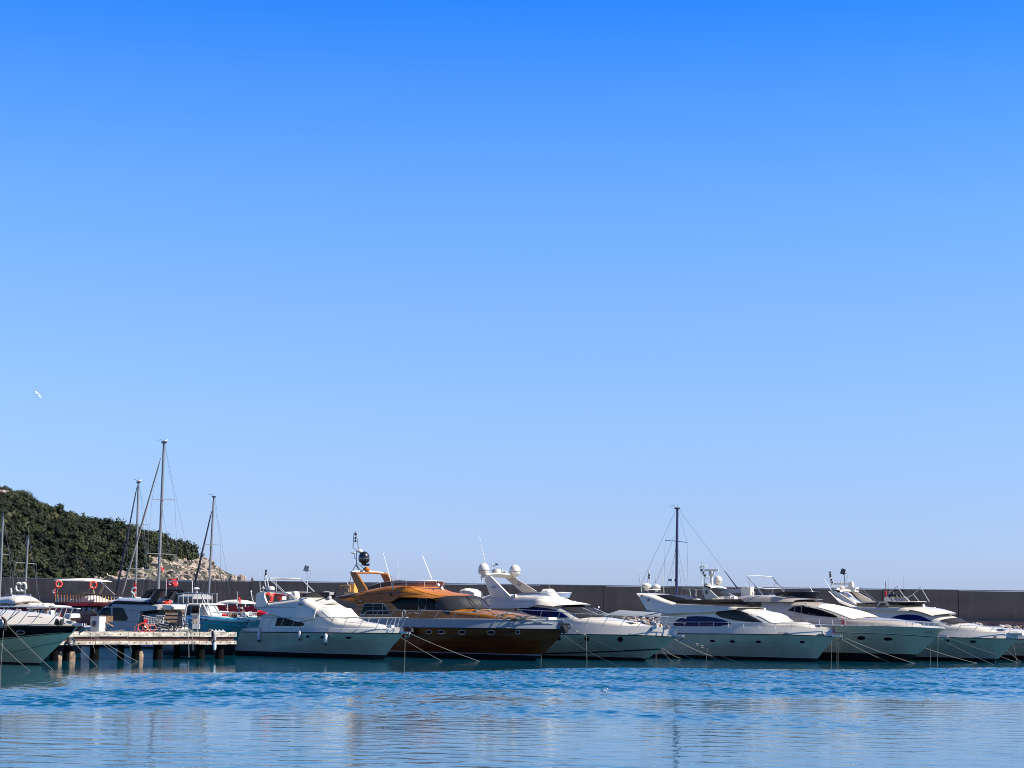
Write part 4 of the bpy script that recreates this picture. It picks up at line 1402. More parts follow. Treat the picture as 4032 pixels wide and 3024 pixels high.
c = b.P(*z3((800, 480))[0], 0)
Block(b, top=[(c.x - .5, c.z - .2), (c.x - .3, c.z + .18), (c.x + .3, c.z + .2), (c.x + .7, c.z - .2)], bot=[(c.x - .5, c.z - .4), (c.x + .7, c.z - .4)], w=.6, name='helm_cover', mt=W['canvas'], px=False, n=3)
whip(b, *z3((815, 450), (813, 368)), .3, mt=W['dsteel'])
slab(b, z3b((583, 640), (600, 610), (645, 592), (880, 825), (935, 800), (938, 832), (700, 900), (640, 780)), -1.75, .18, W['gel'], 'arch_leg', lean=.06)
slab(b, z3b((825, 600), (880, 590), (960, 622), (1190, 768), (1150, 775), (1030, 780)), 1.75, .16, W['cream'], 'arch_leg', lean=.02)  # beige of bounced light put into the far leg's colour
pL = b.P(*z3b((560, 618))[0], -1.75)
m = MB()
V = []
ar = [(-.1, .06), (.1, .26), (.45, .32), (.5, .24), (.25, .12), (.0, .0)]
n_ = 12
for k in range(n_ + 1):
    t = k / n_
    y = lin(-1.78, 1.72, t)
    h = .10 * math.sin(math.pi * t)
    V += [Vector((pL.x + ax, y, pL.z + az + h)) for ax, az in ar]
Fc = [(k * 6 + q, k * 6 + (q + 1) % 6, (k + 1) * 6 + (q + 1) % 6, (k + 1) * 6 + q) for k in range(n_) for q in range(6)] + [tuple(range(6)), tuple(range(n_ * 6, n_ * 6 + 6))[::-1]]
mesh('arch_top', V, Fc, W['gel'], b.root)
b.arch = pL
sat_dome(b, *z3b((585, 449))[0], z3b((585, 578))[0][1], 22, -1.55, W['gel'], band=W['dsteel'])
sat_dome(b, *z3b((936, 466))[0], z3b((936, 588))[0][1], 22, 1.55, W['gel'], band=W['dsteel'])
c = b.P(*z3b((730, 560))[0], 0)
MB().lathe((c.x, 0, c.z), [(.12, -.1), (.34, 0), (.36, .12), (.30, .28), (.02, .3)], 18).build('radar', W['gel'], b.root)
seg(b, [(x, y, -.3) for x, y in z3b((680, 565), (680, 448))], .035, W['steel'], 'light_mast')
seg(b, [(x, y, -.3) for x, y in z3b((682, 485), (722, 470))], .025, W['black'], 'wind_vane')
o = seg(b, [(x, y, -.3) for x, y in z3b((720, 455), (742, 470))], .05, W['black'], 'wind_vane')
seg(b, [(x, y, .6) for x, y in z3b((795, 560), (785, 490))], .03, W['white'], 'stub_aerial')
for q in ((797, 555), (828, 556)):
    MB().lathe(b.P(*z3b(q)[0], .7), [(.03, -.1), (.12, 0), (.12, .1), (.02, .16)], 10).build('horn', W['white'], b.root)
whip(b, *z3b((603, 450), (530, 122)), -1.2)
c = b.P(*z3b((985, 688))[0], 1.55)
MB().lathe(c, [(.11, 0), (.11, .06)], 14, Matrix.Rotation(math.pi / 2, 3, 'X')).build('speaker', W['dsteel'], b.root)
c = b.P(*z3b((700, 720))[0], -1.72)
o = patch(b, ellipse(*z3b((700, 720))[0], 12, 6, 16), lambda x, z: 1.74, W['greyl'], 'arch_emblem', off=.03)
MB().box((c.x, -1.78, c.z), (.95, .01, .04)).build('emblem_bar', W['greyl'], o)
seg(b, [(x, y, -1.85) for x, y in z3b((570, 660), (560, 625))], .05, W['white'], 'arch_light')
stripe(b, z3((190, 562), (400, 568), (640, 570)), .02, W['greyl'], 'side_groove', wf=lambda x, z: 2.1, off=.03)
rail(b, z3((480, 650), (700, 662), (860, 668), (1060, 690), (1300, 700), (1550, 712), (1800, 716), (2090, 728), (2200, 738)), [2030, 2110, 2180, 2240, 2300, 2370, 2440, 2510, 2570], zoff=.6, lean=.55, mid=True)
seg(b, [(x, y, .2) for x, y in z3((1035, 680), (1050, 600), (1075, 562), (1098, 575), (1100, 620), (1080, 680))], .022, W['steel'], 'boarding_hoop')
MB().box((b.xb - 1.8, 0, b.sheer(b.xb) + .78), (.5, .4, .28)).build('anchor_windlass', W['offcan'], b.root)
MB().box((b.xb - 3.9, -.3, b.sheer(b.xb) + .92), (1.6, .9, .04)).build('deck_hatch', W['white'], b.root)
anchor_gear(b, .65, W['steel'], dz=.05)
m = MB()
rng = random.Random(7)
def clump(b, name, px, py, yl, mt, label, r=.12, n=9, cat='bundle', group=None):
    c = b.world(b.P(px, py, yl))
    m = MB()
    for k in range(n):
        q = Vector((rng.uniform(-1.6, 1.6) * r, rng.uniform(-1, 1) * r, rng.uniform(-.5, .6) * r))
        m.torus(q, r * rng.uniform(.7, 1.3), r * .35, Matrix.Rotation(rng.uniform(0, 3), 3, 'X') @ Matrix.Rotation(rng.uniform(0, 3), 3, 'Y'), 10, 5)
    o = m.build(name, mt)
    o.location = c
    return tag(o, label, cat, group)
clump(b, 'rope_bundle', 2575, 2474, -.5, W['brope'], 'blue rope bundle tied at the two-domed yacht\'s bow rail', cat='rope')
clump(b, 'cloth', 2595, 2469, -.2, W['yel'], 'orange cloth beside the blue rope bundle on the bow', cat='cloth', n=5)
clump(b, 'rope_bundle', 2625, 2474, 0, W['rope'], 'white rope heap right of the orange cloth on the bow', cat='rope')
tag(MB().build('x', W['white']), None) if 0 else None
# tender carried behind the arch
c = b.P(1853, 2355, -2.3)
t = tag(empty('tender', b.world((c.x, c.y, c.z)), -b.a), 'small white covered tender slung beside the two-domed yacht\'s arch', 'tender')
def loft_simple(secs, mt, name, parent, angle=30):
    n = len(secs[0])
    V = [Vector(p) for s_ in secs for p in s_]
    Fc = [(k * n + q, k * n + (q + 1) % n, (k + 1) * n + (q + 1) % n, (k + 1) * n + q) for k in range(len(secs) - 1) for q in range(n)]
    Fc += [tuple(range(n))[::-1], tuple(range((len(secs) - 1) * n, len(secs) * n))]
    return mesh(name, V, Fc, mt, parent, angle=angle)
def ring_(x, w, z0, z1, n=16, ex=3.0):
    r_ = []
    for k in range(n):
        a = 2 * math.pi * k / n
        r_.append((x, math.copysign(abs(math.cos(a)) ** (2 / ex), math.cos(a)) * w, (z0 + z1) / 2 + math.copysign(abs(math.sin(a)) ** (2 / ex), math.sin(a)) * (z1 - z0) / 2))
    return r_
loft_simple([ring_(x, w, z0, z1) for x, w, z0, z1 in ((-.75, .35, .0, .38), (-.6, .6, 0, .62), (-.2, .66, 0, .72), (.4, .66, 0, .66), (.72, .5, 0, .50), (.85, .2, .02, .3))], W['canvas'], 'cover', t)
loft_simple([[(x, -w, .02), (x, -w * .7, zk * .55), (x, 0, zk), (x, w * .7, zk * .55), (x, w, .02)] for x, w, zk in ((-.75, .55, -.1), (-.3, .62, -.3), (.2, .62, -.55), (.6, .55, -.5), (.9, .2, -.1))], W['gel'], 'hull', t)
B3 = b

# ================================================================== white yacht with dark blue oval windows
z4 = zoom(2400, 2150, .36166)
z5 = zoom(2700, 2180, .31646)
z5b = zoom(3100, 2200, .29385)
b = Boat('motor_yacht', 'white yacht with long dark blue oval window, in front of the cream yacht', 'yacht', 3217, 130, 2.45)
hull(b, sheer=z4((520, 948), (830, 955)) + z5((0, 995), (700, 1000), (1300, 1010), (1700, 1024)) + [(3286, 2506)],
     stem=[(3286, 2506), (3268, 2532), (3250, 2555), (3235, 2572), (3217, 2598)], stern=[(2480, 2470), (2474, 2555)],
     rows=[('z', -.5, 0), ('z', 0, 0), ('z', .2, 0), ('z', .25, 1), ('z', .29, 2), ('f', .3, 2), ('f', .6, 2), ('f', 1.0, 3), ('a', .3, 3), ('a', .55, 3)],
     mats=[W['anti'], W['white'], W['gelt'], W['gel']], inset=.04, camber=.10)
rubrail(b, W['black'], .03)
stripe(b, z5((0, 1155), (700, 1162), (1300, 1165)), .03, W['offcan'], 'hull_groove')
for q in ((1120, 1035), (1338, 1040), (1622, 1043), (2098, 1047)):
    x, y = z4(q)[0]
    porthole(b, x, y, 11.5, 6.3)
for q in ((803, 1042), (868, 1042)):
    x, y = z4(q)[0]
    patch(b, ellipse(x, y, 9, 4.5), b.hw, W['greyl'], 'exhaust_port')
text(b, 'MY NEG', 3063, 2496.5, 41, b.hw, W['navy'], shear=.3)
wc = lambda x: min(1.98, max(.25, b.hb(x) - .34))
cab = Block(b, top=z4((560, 720), (900, 640), (1190, 646), (1350, 663), (1500, 712), (1620, 772), (1722, 838), (1850, 850)) + z5((1330, 872), (1500, 910), (1620, 950), (1695, 986)),
            bot=z4((560, 925), (1300, 935)) + z5((1000, 985), (1695, 1005)), w=wc, name='deckhouse', mt=W['gel'], tum=.10, n=8, bulge=1.15, bx=2945, bend=3025, crown=.16)
xw = [b.Q(*p, 1.85)[0] for p in z4((1560, 742), (1718, 834))]
cab.front(xw[0], xw[1] + .3, .04, .97, W['canvas'], 'windshield_cover', off=.03)
for q in (((1750, 765), (1870, 835)), ((1790, 775), (1800, 825)), ((1640, 760), (1720, 820))):
    seg(b, [(x, y, -.6) for x, y in z4(*q)], .022, W['black'], 'wiper')
patch(b, z4((1158, 742), (1180, 715), (1240, 698), (1330, 697), (1450, 716), (1550, 752), (1640, 795), (1665, 812), (1665, 832), (1500, 822), (1350, 805), (1220, 775)), cab.side, W['gglass'], 'upper_window', off=.03, frame=W['black'], fr=.025)
patch(b, z4((690, 850), (720, 815), (780, 782), (850, 768), (950, 763), (1050, 766), (1150, 780), (1230, 800), (1320, 835), (1310, 850), (1200, 872), (1050, 886), (850, 888), (720, 872)), cab.side, W['bglass'], 'lower_window', off=.02)
fly = Block(b, top=z4((303, 512), (360, 514), (440, 530), (560, 578), (640, 606), (710, 624), (1190, 646), (1300, 655), (1390, 672)), bot=z4((303, 522), (340, 590), (400, 690), (660, 735), (1100, 720), (1390, 690)),
            w=lambda x: 2.15, name='flybridge_body', mt=W['gel'], tum=.06, n=10, bulge=.9, bx=2800, crown=.03)
stripe(b, z4((400, 696), (480, 712), (665, 742)), .10, W['greyl'], 'underside_panel', wf=fly.side, off=.01)
stripe(b, z4((345, 600), (700, 622), (1000, 628)), .018, W['greyl'], 'side_groove', wf=fly.side, off=.01)
pth = upath(b.Q(*z4((715, 625))[0], 2.0)[0], b.Q(*z4((1330, 640))[0], 2.0)[0], 1.9, lambda x: fly.zt(x) - .03, 1.0)
screen(b, pth, .10, .42, .18, W['smoke'], 'wind_screen')
patch(b, z4((712, 622), (790, 592), (1100, 580), (1430, 578), (1500, 632), (1190, 636), (900, 625)), lambda x, z: 1.98, W['smoke'], 'side_screen', off=.0)
slab(b, z4((480, 530), (640, 528), (840, 578), (720, 602)), -1.3, 2.6, W['gglass'], 'stair_recess')
slab(b, z4((640, 570), (940, 572), (960, 582), (760, 612), (720, 600)), -.2, .5, W['gel'], 'aft_bench', smooth=False)
for q in ((400, 400), (510, 412)):
    x, y = z4(q)[0]
    sat_dome(b, x, y + 1, y + 21, 20 if q[0] == 400 else 17, -1.0 if q[0] == 400 else .4, W['gel'])
c0, c1 = b.P(*z4((360, 470))[0], -1.1), b.P(*z4((555, 475))[0], .4)
m = MB().tube([c0, c1], .03, 5)
for t in (0, .3, .7, 1):
    p = c0.lerp(c1, t)
    m.tube([p, p - Vector((0, 0, .28))], .03, 5)
m.build('dome_rack', W['dsteel'], b.root)
whip(b, *z4((350, 505), (320, 320)), -1.6, mt=W['dsteel'], r=.026)
whip(b, *z4((352, 505), (318, 220)), -1.4)
whip(b, *z4((592, 515), (582, 225)), .6)
whip(b, *z4((505, 405), (494, 325)), .5, mt=W['dsteel'], r=.026)
seg(b, [(x, y, -.2) for x, y in z4((418, 405), (420, 330), (428, 310), (440, 330), (440, 405))], .028, W['steel'], 'light_mast')
for yy in (292, 322, 350):
    MB().lathe(b.P(*z4((430, yy + 6))[0], -.2), [(.04, 0), (.08, .04), (.08, .14), (.03, .18)], 8).build('mast_light', W['white'] if yy < 300 else W['black'], b.root)
for q, r_ in (((355, 540), .05), ((425, 586), .08)):
    x, z = b.Q(*z4(q)[0], fly.side)
    MB().box((x, -fly.side(x, z) - .02, z), (r_ * 2, .04, r_ * 2.2)).build('side_vent', W['black'], b.root)
x, y = z4((720, 745))[0]
patch(b, ellipse(x, y, 5, 5, 14), cab.side, W['steel'], 'fuel_cap', off=.03, nx=6)
c = b.P(*z4((1540, 652))[0], -.4)
MB().lathe(c - Vector((.1, 0, 0)), [(.14, 0), (.2, .1), (.2, .3), (.14, .34)], 14, Matrix.Rotation(math.pi / 2, 3, 'Y')).tube([c, c - Vector((0, 0, .3))], .05, 6).build('searchlight', W['white'], b.root)
c = b.P(*z4((1640, 680))[0], .2)
MB().box(c, (.7, .18, .1), Matrix.Rotation(.25, 3, 'Y')).box(c + Vector((.3, 0, -.05)), (.2, .3, .2)).build('horn', W['white'], b.root)
c = b.P(*z4((1300, 565))[0], .3)
MB().box(c, (.6, .5, .22), Matrix.Rotation(-.2, 3, 'Y')).box(c + Vector((.35, .1, .02)), (.4, .5, .2)).build('helm_console', W['white'], b.root)
seg(b, [(x, y, 1.2) for x, y in z4((932, 585), (930, 520))], .02, W['steel'], 'flag_staff')
slab(b, z4((928, 530), (945, 560), (940, 590), (915, 588)), 1.2, .03, W['maroon'], 'furled_flag')
rail(b, z4((640, 845), (690, 826), (1140, 828), (1620, 838), (1985, 845)) + z5((1545, 878), (1940, 898)), [2696, 2753, 2810, 2868, 2927, 2988, 3050, 3118, 3189], zoff=.5, lean=.0, tipclose=True)
for q in ((1545, 938), (1700, 1000)):
    c = b.P(*z5(q)[0], -.4)
    MB().box(c, (.5, .4, .05)).build('deck_fitting', W['greyl'], b.root)
MB().box((b.xb - 1.3, 0, b.sheer(b.xb) + .62), (.5, .3, .25)).build('anchor_windlass', W['dsteel'], b.root)
anchor_gear(b, .75, W['steel'])
def pennant(b, px, py, yl, h, label):
    c = b.P(px, py, yl)
    r_ = tag(empty('flag', b.world(c), -b.a), label, 'flag')
    MB().tube([(0, 0, -h * .9), (0, 0, h * 1.1)], .015, 5).build('staff', W['steel'], r_)
    V = [Vector((x_ * .35 * h + .03, math.sin(x_ * 5 + z_ * 2) * .06, z_ * h - .1 * x_ * h)) for z_ in (-.5, -.2, .1, .4, .8) for x_ in (-.35, 0, .5, .9)]
    for k, v_ in enumerate(V):
        if k // 4 == 4: v_.x *= .35
    mesh('cloth', V, [(a * 4 + q, a * 4 + q + 1, a * 4 + q + 5, a * 4 + q + 4) for a in range(4) for q in range(3)], W['red'], r_)
    o = MB().torus((.12 * h, -.07, .1 * h), .09 * h, .035 * h, Matrix.Rotation(math.pi / 2, 3, 'X'), 12, 4).build('crescent', W['white'], r_)
pennant(b, 3281, 2484, 0, .45, 'small red and white flag at the bow of the yacht with the blue windows')
B4 = b

# ================================================================== cream yacht
b = Boat('motor_yacht', 'large cream yacht with pointed dark side window, overlapping the blue-windowed yacht', 'yacht', 3578, 133.5, 2.75)
hull(b, sheer=z5((-400, 840), (300, 850)) + z5b((0, 878), (600, 890), (1300, 902), (1700, 914), (2000, 930)) + [(3723, 2475)],
     stem=[(3723, 2475), (3703, 2492), (3688, 2509), (3664, 2529), (3642, 2553), (3615, 2575), (3596, 2590), (3578, 2605)], stern=[(2850, 2440), (2840, 2560)],
     rows=[('z', -.5, 0), ('z', 0, 0), ('z', .55, 0), ('z', .60, 1), ('f', .3, 1), ('f', .6, 1), ('f', .62, 1), ('f', .97, 1), ('f', 1.0, 2), ('a', .06, 2)],
     mats=[W['anti'], W['gelt'], W['gel']], inset=.04, camber=.10, p_top=2.6, um=.5)
rubrail(b, W['steel'], .028)
stripe(b, z5b((300, 980), (640, 986), (1300, 1008), (1700, 1030), (1980, 1050)), .05, W['black'], 'knuckle_line')
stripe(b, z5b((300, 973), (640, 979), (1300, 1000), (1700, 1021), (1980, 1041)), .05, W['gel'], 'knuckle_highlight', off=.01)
stripe(b, z5b((560, 1128), (1000, 1132), (1300, 1132)), .02, W['offcan'], 'hull_groove')
for q, rx, ry in (((990, 1064), 16, 8), ((1350, 1078), 17.5, 6.5)):
    x, y = z5b(q)[0]
    porthole(b, x, y, rx, ry, frame=W['dsteel'])
for k in range(3):
    x, y = z5b((1870 + k * 32, 992))[0]
    patch(b, ellipse(x, y, 4, 3.4, 12), b.hw, W['steel'] if k != 1 else W['white'], 'hawse_ring', nx=4, nz=1, frame=W['dsteel'], fr=.02)
wc = lambda x: min(2.2, max(.25, b.hb(x) - .45))
cab = Block(b, top=z5((300, 560), (720, 578), (1000, 592), (1300, 604), (1500, 628), (1700, 678), (1850, 742), (2005, 818)) + z5b((1200, 838), (1500, 872), (1680, 908)),
            bot=z5((300, 900), (1300, 900)) + z5b((1680, 915),), w=wc, name='deckhouse', mt=W['cream'], tum=.10, n=8, bulge=1.45, bx=3225, bend=3335, crown=.22)
patch(b, z5((1270, 706), (1310, 680), (1352, 655), (1440, 645), (1540, 650), (1640, 665), (1720, 692), (1790, 730), (1890, 785), (1885, 797), (1700, 782), (1560, 768), (1400, 735)), cab.side, W['glass'], 'side_window', off=.03, frame=W['dsteel'], fr=.02)
for xa_, xb2 in ((1355, 1438), (1540, 1625)):
    pts = z5((xa_, 655), (xb2, 655), (xb2 - 6, 765), (xa_ - 6, 745))
    MB().tube([Vector((x, b.s * (cab.side(x, z) + .05), z)) for x, z in [b.Q(*p, cab.side) for p in pts]], .018, 5, closed=True).build('window_frame', W['dsteel'], b.root)
xw = [b.Q(*p, 2.05)[0] for p in z5((1620, 655), (2000, 812))]
cab.front(xw[0], xw[1] + .2, .03, .97, W['canvas'], 'windshield_cover', off=.03)
for q in (((540, 650), (760, 760)), ((630, 690), (885, 768))):
    seg(b, [(x, y, -1.3 if q[0][0] == 540 else -.2) for x, y in z5b(*q)], .02, W['dsteel'], 'wiper')
stripe(b, z5((720, 580), (1000, 594), (1300, 606), (1510, 622)), .07, W['gel'], 'roof_edge', wf=cab.side, off=.05)
fly = Block(b, top=z5((560, 560), (640, 535), (730, 520), (1000, 516), (1180, 535), (1360, 572)), bot=z5((560, 600), (1360, 600)), w=lambda x: 1.95, name='flybridge_body', mt=W['cream'], tum=.15, n=6, bulge=1.5, bx=3060, crown=.05)
pth = upath(b.Q(*z5((1190, 530))[0], 1.7)[0] - .6, b.Q(*z5((1250, 545))[0], 1.7)[0], 1.55, lambda x: fly.zt(x) + .0, 1.7)
screen(b, pth, .20, .52, .10, W['clear'] if 0 else W['smoke'], 'wind_screen', frame=W['blue'])
# arch with radar, dome and mast
aw = 1.45
slab(b, z5((193, 428), (215, 412), (262, 420), (300, 455), (420, 568), (330, 572), (245, 570)), -aw, .16, W['cream'], 'arch_leg', lean=.04)
slab(b, z5((430, 482), (460, 470), (530, 485), (650, 540), (520, 556)), aw, .16, W['cream'], 'arch_leg', lean=.04)
pa, pb_ = b.P(*z5((240, 412))[0], -aw), b.P(*z5((440, 425))[0], aw)
V = []
for k in range(9):
    t = k / 8
    p = pa.lerp(pb_, t) + Vector((0, 0, .12 * math.sin(math.pi * t)))
    V += [p + Vector(q) for q in ((-.35, 0, -.05), (0, 0, .08), (.5, 0, .0), (.55, 0, -.12), (0, 0, -.10))]
mesh('arch_top', V, [(k * 5 + q, k * 5 + (q + 1) % 5, (k + 1) * 5 + (q + 1) % 5, (k + 1) * 5 + q) for k in range(8) for q in range(5)], W['gel'], b.root)
sat_dome(b, *z5((403, 272))[0], z5((403, 385))[0][1], 16.5, .7, W['gel'], band=W['dsteel'])
c = b.P(*z5((322, 400))[0], -.1)
ct = b.P(*z5((320, 215))[0], -.1)
MB().tube([c - Vector((0, 0, .1)), ct], .11, 10).build('radar_post', W['white'], b.root)
MB().lathe((ct.x, ct.y, ct.z - .42), [(.1, 0), (.2, .05), (.24, .25), (.2, .42)], 14).build('radar_housing', W['white'], b.root)
MB().box(b.P(*z5((320, 207))[0], -.1), (1.15, .12, .16), Matrix.Rotation(.2, 3, 'Z')).build('radar_bar', W['gel'], b.root)
c = b.P(*z5((270, 388))[0], -.6)
MB().lathe((c.x, c.y, c.z - .1), [(.2, 0), (.3, .06), (.26, .2), (.1, .26)], 14).build('gps_aerial', W['offcan'], b.root)
seg(b, [(x, y, -.5) for x, y in z5((298, 318), (240, 290), (200, 240), (185, 215), (188, 170), (200, 140), (218, 165), (212, 235), (270, 310))], .035, W['white'], 'light_mast')
seg(b, [(x, y, -.5) for x, y in z5((232, 300), (232, 375))], .025, W['white'], 'mast_strut')
seg(b, [(x, y, -.5) for x, y in z5((172, 170), (200, 165), (200, 110))], .03, W['steel'], 'mast_tip')
for q in ((198, 205), (240, 270), (222, 235)):
    MB().lathe(b.P(*z5(q)[0], -.52), [(.04, -.08), (.08, -.05), (.08, .06), (.04, .1)], 8).build('mast_light', W['black'], b.root)
MB().lathe(b.P(*z5((240, 158))[0], -.5), [(.02, -.03), (.2, 0), (.16, .05), (.02, .07)], 12).build('gps_disc', W['white'], b.root)
whip(b, *z5((212, 420), (200, 290)), -1.3, r=.03)
MB().box(Vector(b.P(*z5((256, 480))[0], -1.5)), (.14, .06, .3)).build('arch_speaker', W['black'], b.root)
# davit crane, bimini frame and seats
MB().box(b.P(*z5((655, 465))[0], .9), (2.2, .28, .34)).box(b.P(*z5((560, 462))[0], .9), (.5, .3, .2)).build('davit_arm', W['greyl'], b.root, smooth=False)
MB().box(b.P(*z5((770, 487))[0], .9), (.85, .55, .95)).build('davit_box', W['gel'], b.root, smooth=False)
MB().tube([b.P(*z5((832, 515))[0], .9), b.P(*z5((832, 478))[0], .9)], .06, 8).build('vent_post', W['gel'], b.root)
for yl, dx in ((-1.5, 0), (1.5, 0)):
    o = [(758, 280), (965, 505)] if yl < 0 else [(1068, 285), (1235, 462)]
    seg(b, [(x, y, yl) for x, y in z5(*o)], .026, W['dsteel'], 'bimini_bow')
    o = [(770, 280), (945, 505)] if yl < 0 else [(1075, 300), (1210, 462)]
    seg(b, [(x, y, yl) for x, y in z5(*[(a_ + 20, c_ + 25) for a_, c_ in o])], .024, W['white'], 'bimini_bow')
    o = ([(800, 345), (778, 440)], [(815, 400), (862, 495)]) if yl < 0 else ([(1120, 355), (1070, 498)], [(1120, 355), (1128, 380)])
    for q in o: seg(b, [(x, y, yl) for x, y in z5(*q)], .018, W['white'], 'bimini_strut')
MB().tube([b.P(*z5((758, 280))[0], -1.5), b.P(*z5((900, 275))[0], 0) * 1, b.P(*z5((1072, 288))[0], 1.5)], .03, 6).build('bimini_crossbar', W['white'], b.root)
MB().tube([b.P(*z5((880, 415))[0], -1.5), b.P(*z5((1020, 440))[0], 0), b.P(*z5((1185, 428))[0], 1.5)], .026, 6).build('bimini_crossbar', W['white'], b.root)
for q in ((900, 500), (1005, 502)):
    MB().lathe(b.P(*z5(q)[0], 0), [(.3, -.15), (.34, 0), (.2, .08), (.02, .1)], 12).build('seat_cushion', W['black'], b.root)
MB().box(b.P(*z5((1110, 518))[0], .3), (1.2, .8, .10)).box(b.P(*z5((1110, 528))[0], .3), (1.3, .8, .06)).build('sun_pad', W['cream'], b.root)
whip(b, *z5((782, 430), (742, 368)), -1.0)
whip(b, *z5((1598, 505), (1545, 415)), 1.5, r=.022)
rail(b, z5((1270, 815), (1500, 812), (2000, 818)) + z5b((1170, 820), (1380, 825), (1590, 835), (1830, 850), (2110, 862)), [3177, 3226, 3277, 3330, 3386, 3445, 3505, 3568, 3594, 3640, 3680], mt=W['steel'], zoff=.0, lean=.0, inset=.05)
seg(b, [(x, y, -2.3) for x, y in z5((1360, 655), (1350, 790))], .018, W['dsteel'], 'door_rail')
seg(b, [(x, y, -2.3) for x, y in z5((1440, 655), (1425, 870))], .018, W['dsteel'], 'door_rail')
pennant(b, 3316, 2452, -2.3, .42, 'small red flag on the gangway end beside the cream yacht\'s side')
seg(b, [(x, y, -2.9) for x, y in z5((1500, 885), (1940, 898))], .05, W['greyl'], 'gangway')
anchor_gear(b, .5, W['gel'], dz=-.62, dx=-.25)
B5 = b

# ================================================================== rightmost complete yacht
z6 = zoom(3450, 2200, .26527)
b = Boat('motor_yacht', 'white yacht with dark windshield and black flybridge screen, farthest right of the complete yachts', 'yacht', 3926, 139, 2.25)
hull(b, sheer=z6((-700, 1150), (0, 1158), (1040, 1166), (1500, 1180), (1900, 1188)) + [(4008, 2516)],
     stem=[(4008, 2516), (3985, 2538), (3965, 2560), (3945, 2581), (3926, 2600)], stern=[(3290, 2490), (3284, 2570)],
     rows=[('z', -.5, 0), ('z', 0, 0), ('z', .28, 1), ('z', .32, 2), ('f', .25, 2), ('f', .6, 2), ('f', 1.0, 3), ('a', .3, 3), ('a', .50, 3)],
     mats=[W['anti'], W['white'], W['gelt'], W['gel']], inset=.04, camber=.10)
rubrail(b, W['black'], .03)
for q in ((1042, 1218), (1438, 1231)):
    x, y = z6(q)[0]
    porthole(b, x, y, 13, 5.2, frame=W['dsteel'])
stripe(b, z6((560, 1422), (1200, 1420), (1700, 1418)), .02, W['offcan'], 'hull_groove')
wc = lambda x: min(1.85, max(.25, b.hb(x) - .38))
cab = Block(b, top=z6((-500, 700), (0, 706), (200, 716), (400, 738), (550, 772), (700, 828), (830, 885), (920, 930), (1012, 982), (1150, 995), (1400, 1030), (1600, 1070), (1800, 1125)),
            bot=z6((-500, 1150), (1040, 1160), (1800, 1180)), w=wc, name='deckhouse', mt=W['gel'], tum=.12, n=7, bulge=1.25, bx=3600, bend=3720, crown=.2)
xw = [b.Q(*p, 1.7)[0] for p in z6((845, 852), (1010, 975))]
cab.front(xw[0] + .15, xw[1] + .15, .05, .98, W['gglass'], 'windshield', off=.03)
seg(b, [(x, y, -.3) for x, y in z6((1022, 780), (1020, 940))], .02, W['white'], 'antenna')
o = patch(b, z6((213, 882), (270, 856), (335, 838), (420, 828), (500, 828), (600, 836), (700, 855), (800, 885), (900, 930), (700, 935), (450, 922), (300, 920)), cab.side, W['bglass'], 'saloon_window', off=.03)
patch(b, z6((290, 935), (450, 950), (640, 965), (640, 1000), (330, 985)), cab.side, W['glass'], 'lower_window', off=.02)
fly = Block(b, top=z5b((560, 432), (640, 500), (760, 570), (905, 630), (960, 640), (1400, 640), (1560, 652), (1640, 680)), bot=z5b((560, 440), (700, 590), (960, 690), (1640, 700)), w=lambda x: 1.8, name='flybridge_body', mt=W['gel'], tum=.1, n=8, bulge=1.2, bx=3480, crown=.02)
brow = Block(b, top=z6((380, 726), (560, 742), (700, 775), (850, 838)), bot=z6((380, 748), (560, 766), (700, 800), (850, 852)), w=1.7, name='roof_brow', mt=W['gel'], tum=.1, n=6, bulge=1.2, bx=3560, crown=.2)
pth = upath(b.Q(*z5b((925, 630))[0], 1.7)[0], b.Q(*z5b((1500, 650))[0], 1.7)[0], 1.6, lambda x: fly.zt(x) - .04, 1.3)
screen(b, pth, .30, .50, .22, W['smoke'], 'wind_screen', frame=W['gel'])
slab(b, z5b((563, 440), (590, 424), (645, 430), (800, 530), (960, 638), (905, 655), (740, 600)), -1.5, .15, W['gel'], 'arch_leg', lean=.04)
slab(b, z5b((868, 440), (930, 440), (1175, 575), (1012, 582)), 1.5, .15, W['gel'], 'arch_leg', lean=.04)
pa, pb_ = b.P(*z5b((640, 428))[0], -1.5), b.P(*z5b((890, 432))[0], 1.5)
V = []
for k in range(9):
    p = pa.lerp(pb_, k / 8) + Vector((0, 0, .08 * math.sin(math.pi * k / 8)))
    V += [p + Vector(q) for q in ((-.45, 0, -.02), (-.1, 0, .08), (.4, 0, .03), (.5, 0, -.10), (0, 0, -.12))]
mesh('arch_top', V, [(k * 5 + q, k * 5 + (q + 1) % 5, (k + 1) * 5 + (q + 1) % 5, (k + 1) * 5 + q) for k in range(8) for q in range(5)], W['gel'], b.root)
for q, yl in (((663, 517), -1.6), ((1010, 527), 1.45)):
    c = b.P(*z5b(q)[0], yl)
    MB().lathe(c, [(.1, 0), (.1, .05)], 12, Matrix.Rotation(math.pi / 2, 3, 'X')).build('speaker', W['dsteel'], b.root)
seg(b, [(x, y, -.8) for x, y in z5b((610, 400), (570, 260), (566, 200), (575, 180), (590, 260), (632, 380))], .035, W['white'], 'light_mast')
for q in ((574, 185), (577, 215), (580, 240), (592, 285), (602, 318)):
    MB().lathe(b.P(*z5b(q)[0], -.85), [(.03, -.06), (.08, -.03), (.08, .06), (.03, .1)], 8).build('mast_light', W['black'], b.root)
MB().box(b.P(*z5b((715, 337))[0], -.1), (1.6, .12, .12), Matrix.Rotation(.4, 3, 'Z')).build('radar_bar', W['gel'], b.root)
c = b.P(*z5b((722, 375))[0], -.1)
